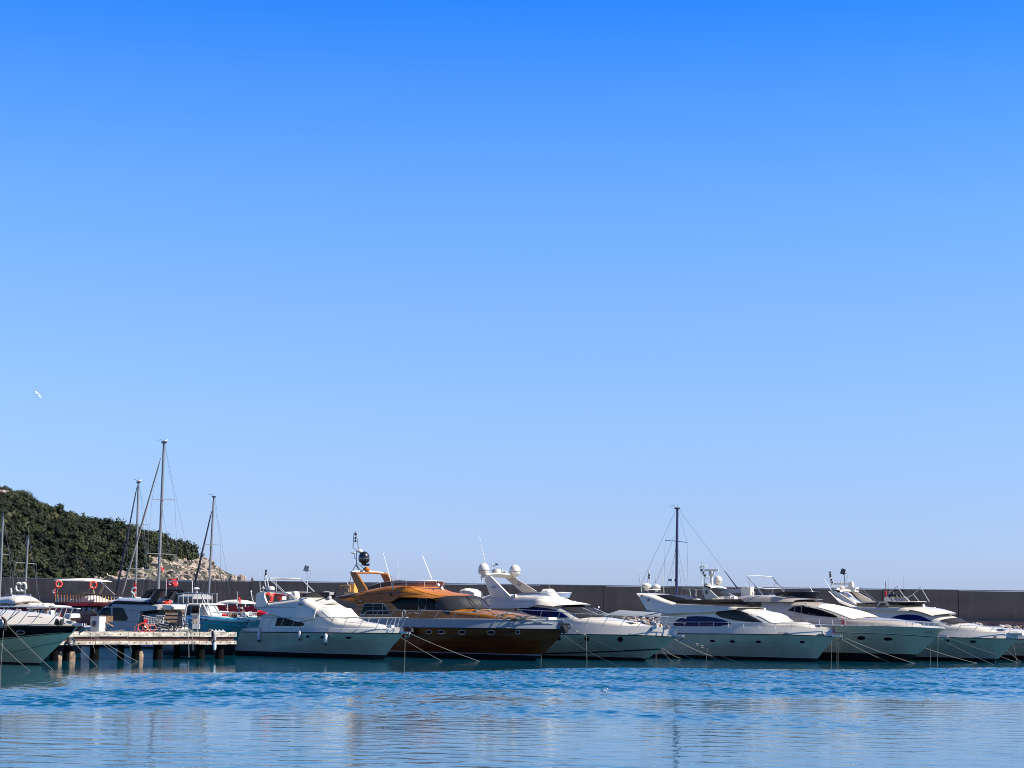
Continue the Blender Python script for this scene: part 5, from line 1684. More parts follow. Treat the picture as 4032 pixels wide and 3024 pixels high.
MB().lathe((c.x, c.y, c.z - .2), [(.25, 0), (.33, .06), (.3, .22), (.12, .3)], 16).tube([(c.x, c.y, c.z), (c.x, c.y, c.z + .45)], .06, 6).build('radar_housing', W['gel'], b.root)
c = b.P(*z5b((855, 358))[0], .8)
MB().box(c, (.38, .3, .55), Matrix.Rotation(-.25, 3, 'Y')).tube([c, c - Vector((0, 0, .5))], .05, 6).build('searchlight', W['gel'], b.root)
MB().box(b.P(*z5b((650, 400))[0], -.7), (.5, .5, .16)).box(b.P(*z5b((840, 395))[0], .6), (1.3, .6, .14)).build('instrument_base', W['white'], b.root)
whip(b, *z5b((588, 425), (495, 275)), -1.4)
whip(b, *z5b((925, 435), (815, 275)), 1.4)
for yl, q in ((-1.2, ((700, 410), (885, 575))), (1.3, ((975, 385), (1195, 572))), (1.2, ((905, 395), (1060, 480), (1150, 570)))):
    seg(b, [(x, y, yl) for x, y in z5b(*q)], .03, W['dsteel'], 'awning_frame')
seg(b, [(x, y, -1.1) for x, y in z5b((770, 580), (772, 440), (700, 425))], .03, W['white'], 'helm_pole')
slab(b, z5b((1200, 632), (1235, 580), (1325, 582), (1358, 632)), -1.75, .3, W['gel'], 'side_cowl')
patch(b, z5b((1222, 630), (1250, 592), (1305, 592), (1330, 630)), lambda x, z: 1.77, W['black'], 'cowl_opening', off=.02)
c = b.P(*z5b((1812, 640))[0], -.2)
MB().lathe(c - Vector((.1, 0, 0)), [(.1, 0), (.18, .1), (.18, .24), (.12, .28)], 12, Matrix.Rotation(math.pi / 2, 3, 'Y')).tube([c, c - Vector((0, 0, .25))], .05, 6).build('searchlight', W['white'], b.root)
MB().box(b.P(*z5b((1915, 660))[0], .3), (.8, .4, .12)).build('horn', W['white'], b.root)
# second, smaller arch with folded frame and screen in it
slab(b, rnd_closed(z5b((1312, 540), (1320, 512), (1350, 508), (1378, 520), (1390, 568), (1312, 568)), 1), .2, .2, W['gel'], 'wet_bar', smooth=True)
seg(b, [(x, y, .4) for x, y in z5b((1372, 568), (1378, 530), (1400, 516), (1580, 516), (1638, 572))], .06, W['gel'], 'screen_frame')
patch(b, z5b((1385, 568), (1400, 528), (1570, 526), (1610, 570)), lambda x, z: -.5, W['clear'], 'clear_pane', off=0)
for q, yl in ((((1395, 430), (1490, 362)), -.6), (((1478, 380), (1572, 515)), -.6), (((1395, 520), (1525, 655)), -1.6), (((1610, 520), (1690, 475), (1790, 372)), 1.2), (((1790, 385), (1905, 580)), 1.2), (((1690, 478), (1762, 568)), 1.2)):
    seg(b, [(x, y, yl) for x, y in z5b(*q)], .028, W['white'], 'awning_frame')
c = b.P(*z5b((1460, 485))[0], .3)
m = MB()
for k in range(6): m.lathe(c + Vector((rng.uniform(-.6, .6), rng.uniform(-.3, .3), rng.uniform(-.15, .1))), [(.05, -.12), (.17, 0), (.12, .14)], 8)
m.tube([c + Vector((-.7, 0, .35)), c + Vector((.8, 0, .35))], .05, 6).build('stowed_gear', W['black'], b.root)
seg(b, [(x, y, .6) for x, y in z5b((1385, 500), (1378, 400))], .05, W['beige'], 'furled_pole')
seg(b, [(x, y, .6) for x, y in z5b((1322, 420), (1316, 305))], .035, W['dsteel'], 'flag_staff')
slab(b, rnd_closed(z5b((1312, 420), (1328, 425), (1332, 500), (1308, 505), (1306, 450)), 1), .6, .05, W['red'], 'furled_flag')
whip(b, *z5b((1362, 500), (1362, 235)), .8, mt=W['greyl'])
whip(b, *z5b((1556, 410), (1557, 240)), .9, mt=W['greyl'])
rail(b, z5b((1490, 828), (1700, 850), (2060, 860)) + z6((1100, 975), (1270, 985), (1600, 1004), (2050, 1012)), [3765, 3830, 3895], zoff=.5, lean=.35, mid=True, tipclose=True)
patch(b, ellipse(*z6((1765, 1160))[0], 8, 2.5), b.hw, W['black'], 'hawse_hole', nx=6, nz=1)
MB().box((b.xb - 1.4, .2, b.sheer(b.xb) + .62), (.5, .4, .25)).build('anchor_windlass', W['dsteel'], b.root)
loft_simple([ring_(b.xb - .3 + x, .3, b.sheer(b.xb) + .28, b.sheer(b.xb) + .5) for x in (-.5, .2, .75)], W['gel'], 'bow_platform', b.root)
B6 = b

# ================================================================== bow cut by the right edge of the picture
b = Boat('motor_yacht', 'white hull cut off by the right edge of the photo, behind the rightmost complete yacht', 'yacht', 4230, 146, 2.3)
hull(b, sheer=[(3560, 2512), (4000, 2517), (4310, 2522)], stem=[(4310, 2522), (4270, 2560), (4230, 2604)], stern=[(3560, 2500), (3556, 2570)],
     rows=[('z', -.5, 0), ('z', 0, 0), ('z', .4, 1), ('z', .45, 2), ('f', .5, 2), ('f', 1.0, 3), ('a', .3, 3)], mats=[W['anti'], W['white'], W['gelt'], W['gel']], inset=.04)
rubrail(b, W['black'], .03)
patch(b, ellipse(4040, 2536, 14, 5), b.hw, W['glass'], 'porthole', frame=W['steel'], fr=.02)
Block(b, top=[(3560, 2460), (3700, 2450), (3900, 2475), (4150, 2500)], bot=[(3560, 2512), (4150, 2520)], w=1.5, name='deckhouse', mt=W['gel'], bulge=.8)
# ================================================================== left: black, white and green yacht
zl = zoom(0, 2250, .24108)
zl0 = zoom(0, 2240, .14465)
b = Boat('motor_yacht', 'yacht with black topside band over pale green hull at the left edge', 'yacht', 160, 93.5, 2.2)
hull(b, sheer=zl((-2600, 870), (0, 880), (600, 884), (1000, 885)) + [(309, 2464.5)],
     stem=[(309, 2464.5), (304, 2472), (282, 2497), (253, 2522), (205, 2566), (174, 2594), (160, 2612)], stern=[(-640, 2460), (-650, 2560)],
     rows=[('z', -.5, 0), ('z', 0, 0), ('z', .08, 1), ('f', .25, 1), ('f', .45, 2), ('f', .65, 2), ('f', .8, 2), ('f', 1.0, 3), ('a', .07, 3)],
     mats=[W['anti'], W['green'], W['green'], W['gel']], inset=.0, camber=.1, p_top=2.3)
rubrail(b, W['beige'], .035)
lo = zl((-300, 1120), (0, 1092), (300, 1062), (600, 1030), (900, 1004), (1180, 990))
up = zl((1255, 892), (1180, 890), (600, 889), (0, 886), (-300, 884))
patch(b, lo + up, b.hw, W['hullblack'], 'topside_band', off=.02, nx=40)
stripe(b, zl((-300, 1140), (0, 1115), (600, 1046), (1170, 996)), .035, W['hullblack'], 'hull_stripe', off=.02)
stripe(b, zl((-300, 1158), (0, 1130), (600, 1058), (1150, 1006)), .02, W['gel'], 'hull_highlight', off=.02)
stripe(b, zl((60, 1340), (350, 1290), (700, 1210), (1000, 1150)), .03, W['tealh'], 'spray_rail', off=.02)
stripe(b, zl((340, 1462), (560, 1385)), .04, W['gel'], 'spray_rail', off=.02)
x, y = zl((340, 997))[0]
patch(b, ellipse(x, y, 17, 7), b.hw, W['hullblack'], 'porthole', off=.02, frame=W['steel'], fr=.02)
wc = lambda x: max(.15, b.hb(x) - .12)
Block(b, top=zl0((-900, 1130), (0, 1178), (600, 1226), (1100, 1285), (1500, 1360), (1800, 1430), (2010, 1500)), bot=zl0((-900, 1520), (2010, 1525)), w=wc, name='foredeck', mt=W['gel'], tum=.45, n=3.2, crown=.1)
rail(b, zl0((-900, 1040), (0, 1036), (520, 1030), (1150, 1042), (1780, 1060), (2100, 1085)), [-30, 20, 72, 121, 190], zoff=.1, lean=.75, inset=.12, r=.026)
stripe(b, zl((480, 738), (620, 738), (720, 752)), .035, W['black'], 'deck_slot', wf=lambda x, z: wc(x) * .8, off=.12)
MB().box((b.xb - .6, 0, b.sheer(b.xb) + .16), (.4, .25, .18)).build('anchor_windlass', W['dsteel'], b.root)
anchor_gear(b, .6, W['steel'], dz=.02)
o = Block(b, top=zl((-1900, 350), (-1500, 330), (-1000, 480), (-800, 640)), bot=zl((-1900, 760), (-800, 760)), w=1.6, name='deckhouse', mt=W['gel'], n=5, bulge=.6)
clump(b, 'rope_coil', 232, 2449, -.9, W['drope'], 'dark rope coil on the white foredeck of the black and green yacht', r=.10, cat='rope')
clump(b, 'rope_bundle', 205, 2436, .4, W['plate'], 'tangled brown line along the foredeck of the black and green yacht', r=.07, n=12, cat='rope')
BA = b
# bow tip of a nearer boat at the very edge
b = Boat('motor_yacht', 'bow tip with a dark anchor, just inside the left edge of the photo', 'yacht', -110, 87, 2.0)
hull(b, sheer=[(-900, 2448), (-300, 2450), (6, 2456)], stem=[(6, 2456), (-50, 2530), (-110, 2624)], stern=[(-900, 2440), (-910, 2600)],
     rows=[('z', -.5, 0), ('z', 0, 0), ('z', .2, 1), ('f', .5, 1), ('f', 1.0, 1), ('a', .1, 1)], mats=[W['anti'], W['gel']], inset=.0)
c = b.P(8, 2455, 0)
MB().lathe(c + Vector((.02, -.16, .0)), [(.12, 0), (.22, .02), (.22, .3), (.12, .32)], 14, Matrix.Rotation(-math.pi / 2, 3, 'X')).build('bow_roller', W['dsteel'], b.root)
seg(b, [(x, y, 0) for x, y in zl((30, 750), (85, 790), (105, 840), (95, 950), (60, 955))], .05, W['dwood'], 'anchor')
seg(b, [(x, y, .1) for x, y in zl((-40, 760), (40, 700), (250, 480))], .02, W['steel'], 'pulpit_rail')
seg(b, [(x, y, -.3) for x, y in zl((105, 820), (330, 640))], .02, W['dsteel'], 'pulpit_rail')

# ================================================================== wooden pier
PZ = 1.62
A_, B_ = on_z(215, 2487 + 0, PZ), None
def pt_z(px, Y, z):
    p = at(px, 2400, Y)
    return Vector((p.x, Y, z))
p0, p1 = pt_z(200, 99.5, 0), pt_z(932, 111, 0)
pd = (p1 - p0).normalized()
pang = math.atan2(pd.y, pd.x)
plen = (p1 - p0).length
pier = tag(empty('pier', p0, pang), 'weathered pale pier on round dark piles, covered with clutter', 'pier')
def pp(px, py=None, z=None, d=0.0):
    """local coordinates on the pier: along the front face, at depth d behind it, through a pixel"""
    r_ = ray(px, py if py else 2480)
    n = Vector((-pd.y, pd.x, 0))
    o = p0 + n * d
    t = (o - CAM).dot(n) / r_.dot(n)
    p = CAM + r_ * t - p0
    return Vector((p.dot(pd), d, p.z if z is None else z))
concp = mat('weathered_beam', (.47, .42, .34), .85, var=.35, vscale=1.6, vec=(1, 1, 3), bump=.02, bscale=6, col2=(.17, .14, .11))
DW = 3.2
jackm = mat('worn_pile', (.30, .20, .12), .85, var=.5, vscale=3, col2=(.06, .04, .028))
def beams(zc, h, name):
    x = -.5
    k = 0
    while x < plen:
        w = min((2.1, 1.6, 2.4, 1.9)[k % 4], plen - x)
        if w < .1: break
        jz = (k * 7 % 3 - 1) * .012
        MB().box((x + w / 2, .0 + (k % 2) * .01, zc + jz), (w - .03, .22, h)).build(name, concp, pier, smooth=False)
        for q in (.25, .75):
            MB().lathe((x + w * q, -.115, zc), [(.035, -.01), (.035, .015)], 8, Matrix.Rotation(math.pi / 2, 3, 'X')).build('bolt', W['black'], pier)
        x += w
        k += 1
beams(PZ - .13, .27, 'upper_beam')
beams(PZ - .62, .20, 'lower_beam')
MB().box((plen / 2 - .3, .10, PZ - .40), (plen + .4, .12, .26)).build('recessed_beam', W['dwood'], pier, smooth=False)
m = MB()
x = -.5
rng = random.Random(12)
while x < plen:
    m.box((x + .09, DW / 2 + .1, PZ - .06 + rng.uniform(-.01, .01)), (.17, DW, .07))
    x += .19
m.build('deck_boards', concp, pier, smooth=False)
for px, d in ((219, .4), (271, .5), (376, .4), (540, .45), (625, .4), (792, .4), (868, .4), (480, 2.6), (700, 2.6)):
    p = pp(px, d=d)
    r_ = .27 if d < 1 else .2
    MB().tube([(p.x, d, -1), (p.x, d, .1), (p.x, d, .5), (p.x, d, PZ - .5)], [r_, r_ * 1.02, r_ * .95, r_ * .95], 14).build('pile', mat('pile_wood', (.004, .0035, .003), .95, spec=.1, col2=(.002, .002, .002), vscale=2) if d == .4 and px == 219 else bpy.data.materials['pile_wood'], pier)
for px in (226, 279, 547):
    p = pp(px, d=.45)
    MB().tube([(p.x + .03, .40, -.3), (p.x + .03, .38, .25), (p.x + .03, .40, .5)], [.27, .26, .22], 14).build('pile_jacket', jackm, pier)
# tyre on the left pile
p = pp(278, 2527, d=-.25)
r_ = tag(empty('tyre', p0 + pd * p.x + Vector((-pd.y, pd.x, 0)) * -.30 + Vector((0, 0, p.z)), pang), 'black tyre hung as a fender on the left end of the pier', 'tyre')
MB().torus((0, 0, 0), .20, .075, Matrix.Rotation(math.pi / 2, 3, 'X'), 22, 8).build('tyre_casing', W['rubber'], r_)
MB().torus((0, .0, 0), .12, .03, Matrix.Rotation(math.pi / 2, 3, 'X'), 18, 6).build('inner_bead', W['greyl'], r_)
def onpier(name, px, d, label, cat, rz=0.0, group=None):
    p = pp(px, d=d)
    w = p0 + pd * p.x + Vector((-pd.y, pd.x, 0)) * d
    return tag(empty(name, (w.x, w.y, PZ), rz), label, cat, group)
S = 103.0 / F     # metres per photograph pixel at the pier
FR = math.pi * 0    # things facing the camera squarely
# washing machine
t = onpier('washing_machine', 385, .7, 'old white front-loading washing machine standing on the left end of the pier', 'washing machine', -.45)
MB().box((0, 0, .43), (.62, .6, .86)).build('cabinet', W['white'], t, smooth=False)
MB().box((.315, 0, .43), (.01, .54, .80)).build('side_panel', W['white'], t, smooth=False)
MB().torus((-.04, -.31, .45), .19, .035, Matrix.Rotation(math.pi / 2, 3, 'X'), 22, 6).build('door_rim', W['greyl'], t)
MB().lathe((-.04, -.30, .45), [(.17, 0), (.12, .03), (.02, .04)], 18, Matrix.Rotation(math.pi / 2, 3, 'X')).build('door_glass', W['black'], t)
MB().box((0, -.305, .78), (.58, .012, .12)).build('control_panel', W['greyl'], t, smooth=False)
# folded lounger leaning beside it
def frame_thing(t, segs, r=.022, mt=None, name='frame'):
    m = MB()
    for s_ in segs: m.tube(s_, r, 5)
    m.build(name, mt or W['black'], t)
t = onpier('deck_chair', 425, .45, 'tipped metal deck chair with brown plywood panels beside the washing machine', 'chair', .1)
frame_thing(t, [[(-.95, 0, 1.25), (-.55, 0, .90), (.22, 0, .92)], [(-.95, 0, .35), (-.45, 0, .06), (.35, 0, .30)], [(-.9, .3, .05), (.15, 0, .95)], [(-.55, 0, .92), (-.5, 0, .1)], [(.22, 0, .92), (.10, 0, .30)], [(-1.15, .1, .75), (-.3, 0, .12)], [(-1.15, .1, .35), (-.1, 0, .92)]])
MB().box((-.10, -.02, .74), (.72, .03, .34)).build('back_panel', W['plate'], t, smooth=False)
MB().box((.02, .05, .45), (.62, .5, .03), Matrix.Rotation(.5, 3, 'Y')).box((-.25, -.02, .3), (.5, .4, .03), Matrix.Rotation(.6, 3, 'Y')).build('seat_panel', W['plate'], t, smooth=False)
# shopping cart
t = onpier('shopping_cart', 588, .95, 'empty wire shopping cart with red handle parts standing on the pier', 'shopping cart', .15)
m = MB()
c8 = [(-.42, -.25, .95), (.42, -.25, .80), (.36, -.22, .38), (-.28, -.22, .34)]
for sg in (-1, 1):
    q = [Vector((x, y * sg, z)) for x, y, z in c8]
    m.tube(q, .012, 4, closed=True)
    for k in range(1, 8):
        m.tube([q[0].lerp(q[1], k / 8), q[3].lerp(q[2], k / 8)], .006, 4)
    for k in range(1, 4):
        m.tube([q[0].lerp(q[3], k / 4), q[1].lerp(q[2], k / 4)], .006, 4)
m.build('basket', W['steel'], t)
frame_thing(t, [[(-.28, -.22, .34), (-.1, -.22, .12), (.4, -.22, .12)], [(-.28, .22, .34), (-.1, .22, .12), (.4, .22, .12)], [(.4, -.22, .12), (.4, .22, .12)]], .015, W['steel'], 'undercarriage')
MB().tube([(-.44, -.26, .97), (-.44, .26, .97)], .022, 6).build('handle', W['red'], t)
MB().box((-.22, -.26, .62), (.2, .02, .22)).build('red_plate', W['red'], t, smooth=False)
for x, y in ((-.1, -.22), (-.1, .22), (.4, -.22), (.4, .22)):
    MB().lathe((x, y - .015, .055), [(.055, 0), (.055, .03)], 12, Matrix.Rotation(-math.pi / 2, 3, 'X')).build('wheel', W['rubber'], t)
# orange hose heap under it
p = pp(576, d=.6)
w = p0 + pd * p.x + Vector((-pd.y, pd.x, 0)) * .6
m = MB()
rng = random.Random(3)
for k in range(5):
    m.torus((rng.uniform(-.5, .5), rng.uniform(-.1, .2), .18 + rng.uniform(-.04, .10)), rng.uniform(.2, .34), .022, Matrix.Rotation(1.25 + rng.uniform(-.3, .3), 3, 'X') @ Matrix.Rotation(rng.uniform(-.3, .3), 3, 'Y'), 20, 5)
o = m.build('hose', mat('red_hose', (.55, .10, .06), .5))
o.location = (w.x, w.y, PZ)
tag(o, 'coiled orange-red hose lying under the shopping cart', 'hose')
# slatted swing seat
t = onpier('garden_seat', 655, .35, 'dark metal seat frame with weathered horizontal slats standing askew on the pier edge', 'seat', .1)
for k in range(3):
    MB().box((.28 - k * .04, -.03 - .02 * k, 1.08 - .22 * k), (.76, .03, .13)).build('slat', W['slat'], t, smooth=False)
frame_thing(t, [[(-.42, 0, 1.42), (-.10, 0, 1.22), (.66, 0, 1.22)], [(.22, .1, 1.42), (.62, 0, 1.22)], [(.66, 0, 1.22), (.58, 0, .72), (.40, 0, .1)], [(-.10, 0, 1.22), (-.3, 0, .60)],
                [(-.68, 0, .98), (-.28, 0, .75), (.05, 0, .62)], [(-.68, 0, .98), (-.85, 0, .72), (-.70, 0, .2)], [(-.82, .1, .72), (-.3, 0, .42), (.35, 0, .02)], [(-.6, 0, .36), (.1, 0, .34)],
                [(-.45, -.1, .2), (.1, -.1, .2)], [(-.25, -.1, .75), (-.45, -.1, .05)], [(.05, -.1, .75), (-.22, -.1, .0)], [(.28, 0, .52), (.12, 0, .02)], [(-.66, -.15, .2), (-.66, -.15, -.5), (.05, -.15, -.5), (.05, -.15, .1)],
                [(-.5, -.16, -.5), (-.35, -.16, .1)], [(-.3, -.16, -.5), (-.15, -.16, .1)], [(.55, 0, .4), (.4, 0, .0)]], .024)
m = MB()
for k in range(4): m.box((-.12 - k * .06, -.06, .62 - k * .13), (.6, .3, .02), Matrix.Rotation(.2, 3, 'Y'))
m.build('seat_slats', W['white'], t, smooth=False)
t = onpier('handrail', 715, .5, 'bent black metal handrail right of the slatted seat', 'handrail', 0)
frame_thing(t, [[(-.40, 0, .0), (-.15, 0, .62), (.02, 0, .66), (.16, 0, .68), (.16, 0, .05)], [(-.15, 0, .6), (-.15, 0, .05)]], .028)
# service pedestals
for px, wd, h0, h1, lab in ((628, .42, .28, .96, 'white service box with a small yellow mark, between the shopping cart and slatted seat'), (768, .46, .62, .95, 'white pedestal with blue taps standing on the pier, right of the bent handrail')):
    t = onpier('service_pedestal', px, 1.2, lab, 'pedestal', 0)
    if px == 628:
        MB().box((0, 0, .70), (.44, .3, .46)).box((0, 0, .96), (.52, .38, .05)).build('box', W['white'], t, smooth=False)
        MB().box((0, .02, .24), (.16, .16, .48)).build('foot', W['dsteel'], t, smooth=False)
        MB().lathe((.02, -.155, .72), [(.05, 0), (.05, .01)], 8, Matrix.Rotation(math.pi / 2, 3, 'X')).build('yellow_mark', W['yel'], t)
    else:
        MB().box((0, .06, .78), (.44, .22, .55)).box((0, 0, 1.08), (.5, .34, .05)).build('column', W['white'], t, smooth=False)
        MB().box((.08, -.12, .34), (.44, .2, .30)).build('lower_box', W['white'], t, smooth=False)
        for sx in (-.09, .09):
            o = MB().tube([(sx, -.06, .90), (sx, -.14, .90), (sx, -.16, .80)], .03, 6).build('tap', W['blue'], t)
            MB().tube([(sx, -.14, .82), (sx + .02, -.15, .6), (sx - .03, -.14, .45)], .035, 6).build('hose_tail', W['plate'], t)
        MB().tube([(-.15, .05, .5), (-.15, .05, 0)], .03, 6).tube([(.15, .05, .5), (.15, .05, 0)], .03, 6).tube([(-.2, -.05, .3), (-.35, -.1, .2), (-.3, -.1, 0)], .022, 5).build('leg_pipes', W['beige'], t)
# ropes and small clutter
def heap(px, d, label, mt, n, sx, sz, r, seed, name='rope_heap', tr=.016):
    rg = random.Random(seed)
    m = MB()
    for k in range(n):
        m.torus((rg.uniform(-sx, sx), rg.uniform(-.15, .15), rg.uniform(.03, sz)), r * rg.uniform(.5, 1.2), tr, Matrix.Rotation(rg.uniform(-.6, 1.3), 3, 'X') @ Matrix.Rotation(rg.uniform(-.5, .5), 3, 'Y'), 14, 4)
    p = pp(px, d=d)
    w = p0 + pd * p.x + Vector((-pd.y, pd.x, 0)) * d
    o = m.build(name, mt)
    o.location, o.rotation_euler = (w.x, w.y, PZ), (0, 0, 0)
    return tag(o, label, 'rope')
heap(705, .3, 'tangled heap of pale rope on the pier right of the slatted seat', W['rope'], 14, .55, .24, .16, 5)
heap(460, .3, 'thin pale rope strewn on the pier under the plywood deck chair', W['rope'], 6, .5, .06, .14, 6)
heap(745, .25, 'pale rope tangle at the foot of the white pedestal', W['rope'], 8, .3, .12, .13, 7)
for k, px in enumerate((838, 852, 866, 880)):
    p = pp(px, d=.9)
    w = p0 + pd * p.x + Vector((-pd.y, pd.x, 0)) * .9
    o = MB().add([(-.14, -.1, 0), (.14, -.1, 0), (.14, .1, 0), (-.14, .1, 0), (-.05, 0, .17)], [(0, 1, 4), (1, 2, 4), (2, 3, 4), (3, 0, 4), (3, 2, 1, 0)]).build('cleat_block', W['white'], None, smooth=False)
    o.location = (w.x, w.y, PZ)
    tag(o, ['leftmost of four white wedges in a row on the pier', 'second white wedge from the left on the pier', 'third white wedge from the left on the pier', 'rightmost of four white wedges in a row on the pier'][k], 'wedge', 'white wedges on the pier')
t = onpier('hose_reel', 828, .5, 'small wire ring reel beside the white wedges on the pier', 'reel')
MB().torus((0, 0, .09), .09, .02, Matrix.Rotation(math.pi / 2, 3, 'X'), 14, 5).build('ring', W['plate'], t)
for px, pys, mt_, lab in ((738, (2478, 2590), W['rope'], 'pale rope hanging from the pier edge, left of a close pair'), (754, (2480, 2560), W['rope'], 'pale rope hanging from the pier edge, right one of a close pair'),
                          (838, (2484, 2568), W['navy'], 'dark cloth and rope strip hanging from the right of the pier')):
    a, c = pp(px, pys[0], d=-.16), pp(px + 6, pys[1], d=-.16)
    wa, wc_ = [p0 + pd * q.x + Vector((-pd.y, pd.x, 0)) * -.16 + Vector((0, 0, q.z)) for q in (a, c)]
    o = MB().tube([wa, wa.lerp(wc_, .5) + Vector((.03, 0, 0)), wc_], .02 if mt_ is W['rope'] else .06, 5).build('hanging_rope', mt_)
    tag(o, lab, 'rope')
# fenders at the end of the pier
for py, mt_, lab in ((2508, W['greyp'], 'grey-blue fender hanging at the right end of the pier, upper one'), (2545, W['pblue'], 'pale fender with blue end hanging at the right end of the pier, lower one')):
    q = pp(845, py, d=-.22)
    w = p0 + pd * q.x + Vector((-pd.y, pd.x, 0)) * -.22 + Vector((0, 0, q.z))
    o = MB().lathe((0, 0, 0), [(.02, -.25), (.09, -.2), (.11, 0), (.09, .2), (.02, .25)], 12).build('fender', mt_)
    o.location = w
    tag(o, lab, 'fender')
# ================================================================== grey cabin boat behind the pier (bow to the left)
zl2 = zoom(360, 2250, .24108)
za = zoom(660, 2200, .25316)
b = Boat('cabin_boat', 'grey cabin boat with a black arch moored behind the pier', 'boat', 318, 143, 1.75, flip=True)
hull(b, sheer=[(690, 2487), (560, 2483), (420, 2478), (300, 2470)], stem=[(300, 2470), (308, 2510), (318, 2545)], stern=[(690, 2480), (692, 2560)],
     rows=[('z', -.5, 0), ('z', 0, 0), ('z', .12, 1), ('z', .3, 1), ('f', .5, 1), ('f', 1.0, 1), ('a', .1, 1)], mats=[W['anti'], W['greyl']], inset=.0)
w_ = 1.6
h1 = Block(b, top=zl2((95, 655), (165, 575), (250, 560), (345, 518), (800, 530)), bot=zl2((95, 935), (800, 935)), w=w_, name='deckhouse', mt=W['greyp'], tum=.06, n=9, crown=.05)
h2 = Block(b, top=zl2((340, 520), (900, 530), (1060, 545), (1085, 575)), bot=zl2((340, 565), (780, 655), (860, 648), (1085, 620)), w=w_ + .04, name='cockpit_overhang', mt=W['greyp'], tum=.04, n=9, crown=.02)
Block(b, top=zl2((245, 555), (375, 470), (930, 492), (1030, 525)), bot=zl2((245, 560), (345, 520), (1030, 530)), w=w_ - .02, name='black_roof_band', mt=W['hullblack'], tum=.10, n=7, crown=.0)
Block(b, top=zl2((370, 465), (430, 436), (930, 455), (980, 490)), bot=zl2((370, 472), (980, 500)), w=w_ - .25, name='roof', mt=W['greyl'], tum=.12, n=5, crown=.05)
patch(b, zl2((112, 660), (175, 592), (318, 592), (318, 740), (112, 700)), h1.side, W['glass'], 'forward_window', off=.03)
patch(b, zl2((350, 592), (520, 592), (598, 765), (560, 806), (350, 800)), h1.side, W['glass'], 'side_window', off=.03)
text(b, 'prestij', *zl2((628, 625))[0], 27, h1.side, W['black'], off=.05)
stripe(b, zl2((655, 637), (712, 637)), .04, W['black'], 'logo_underline', wf=h1.side, off=.05)
stripe(b, zl2((110, 815), (400, 818), (770, 822)), .025, W['black'], 'panel_seam', wf=h1.side, off=.02)
MB().tube([Vector((x, b.s * (w_ + .03), z)) for x, z in [b.loc(*p, b.s * w_) for p in zl2((800, 690), (745, 905))]], .05, 6).build('aft_pillar', W['gel'], b.root)
Block(b, top=zl2((800, 640), (1080, 620)), bot=zl2((800, 930), (1080, 930)), w=1.35, name='cockpit_shade_block', mt=W['black'], n=8, crown=0)  # black block stands in for the shade inside the open cockpit
Block(b, top=zl2((1000, 535), (1080, 530), (1300, 540), (1350, 575)), bot=zl2((1000, 600), (1090, 618), (1350, 615)), w=1.1, name='aft_sun_deck', mt=W['gel'], tum=.03, n=8, crown=.02)
MB().box(b.P(*zl2((1230, 555))[0], .6), (2.0, .7, .12)).build('sun_pad', W['beige'], b.root)
slab(b, zl2((925, 505), (1055, 322), (1100, 297), (1455, 297), (1472, 318), (1355, 515), (1330, 505), (1395, 335), (1380, 325), (1135, 325), (1020, 518)), 1.35, .22, W['hullblack'], 'radar_arch', mirror=False)
slab(b, [(x - 30, y - 1) for x, y in zl2((925, 505), (1055, 332), (1100, 310), (1455, 310), (1472, 322), (1355, 515), (1330, 505), (1395, 340), (1380, 332), (1135, 332), (1020, 518))], -1.35, .22, W['hullblack'], 'radar_arch')
MB().box(b.P(*zl2((1270, 300))[0], .2), (1.4, 2.5, .07)).build('arch_roof', W['hullblack'], b.root)
patch(b, [(698, 2331), (701, 2336), (697, 2340), (693, 2336)], lambda x, z: 1.36, W['white'], 'arch_logo', off=.01)
life_ring(b.world(b.P(*zl2((1235, 497))[0], .4)), .38, 'orange life ring lying on the grey boat\'s white aft deck under the black arch', axis=Matrix.Rotation(.25, 3, 'X'))
c = b.P(*zl2((1060, 500))[0], .3)
MB().box(c, (.6, .6, .4), Matrix.Rotation(.3, 3, 'Y')).build('deck_seat', W['gel'], b.root)
for q in ((430, 425), (600, 430), (700, 425)):
    MB().box(b.P(*zl2(q)[0], .3), (.9, .5, .08)).build('roof_hatch', W['canvas'], b.root)
seg(b, [(x, y, 0) for x, y in zl2((660, 430), (690, 360), (720, 430))], .03, W['steel'], 'horn_stand')

# flags: Turkish style red cloths
def flag(px, py, Y, w, h, label, droop=.4, pole=None, dirn=1):
    c = at(px, py, Y)
    r_ = tag(empty('flag', c), label, 'flag')
    V = []
    for i in range(9):
        for j in range(6):
            u, v_ = i / 8, j / 5
            V.append(Vector((dirn * u * w * (1 - droop * .4) , math.sin(u * 7 + v_ * 2) * w * .09, (v_ - .5) * h - droop * u * h * .8 + math.sin(u * 6 + v_) * h * .05)))
    cl = mesh('cloth', V, [(i * 6 + j, (i + 1) * 6 + j, (i + 1) * 6 + j + 1, i * 6 + j + 1) for i in range(8) for j in range(5)], W['red'], r_)
    m = MB()
    cx = V[3 * 6 + 2]
    for k in range(9):
        pass
    pts = [Vector((cx.x + math.cos(a) * h * .2, cx.y - .1 * w - .03, cx.z + math.sin(a) * h * .2)) for a in [.8 + k * (2 * math.pi - 1.6) / 10 for k in range(11)]]
    MB().tube(pts, [h * .02] + [h * .06] * 9 + [h * .02], 5).build('crescent', W['white'], r_)
    p = V[5 * 6 + 2]
    MB().lathe((p.x, p.y - .1 * w - .04, p.z), [(h * .07, 0), (h * .07, .01)], 5, Matrix.Rotation(math.pi / 2, 3, 'X')).build('star', W['white'], r_)
    if pole: MB().tube([(0, 0, pole[0]), (0, 0, pole[1])], .025, 6).build('staff', W['white'], r_)
    return r_
flag(655, 2298, 131, .75, .55, 'red flag with white crescent flying above the grey boat\'s black arch', droop=-.35, pole=(-.9, .35))
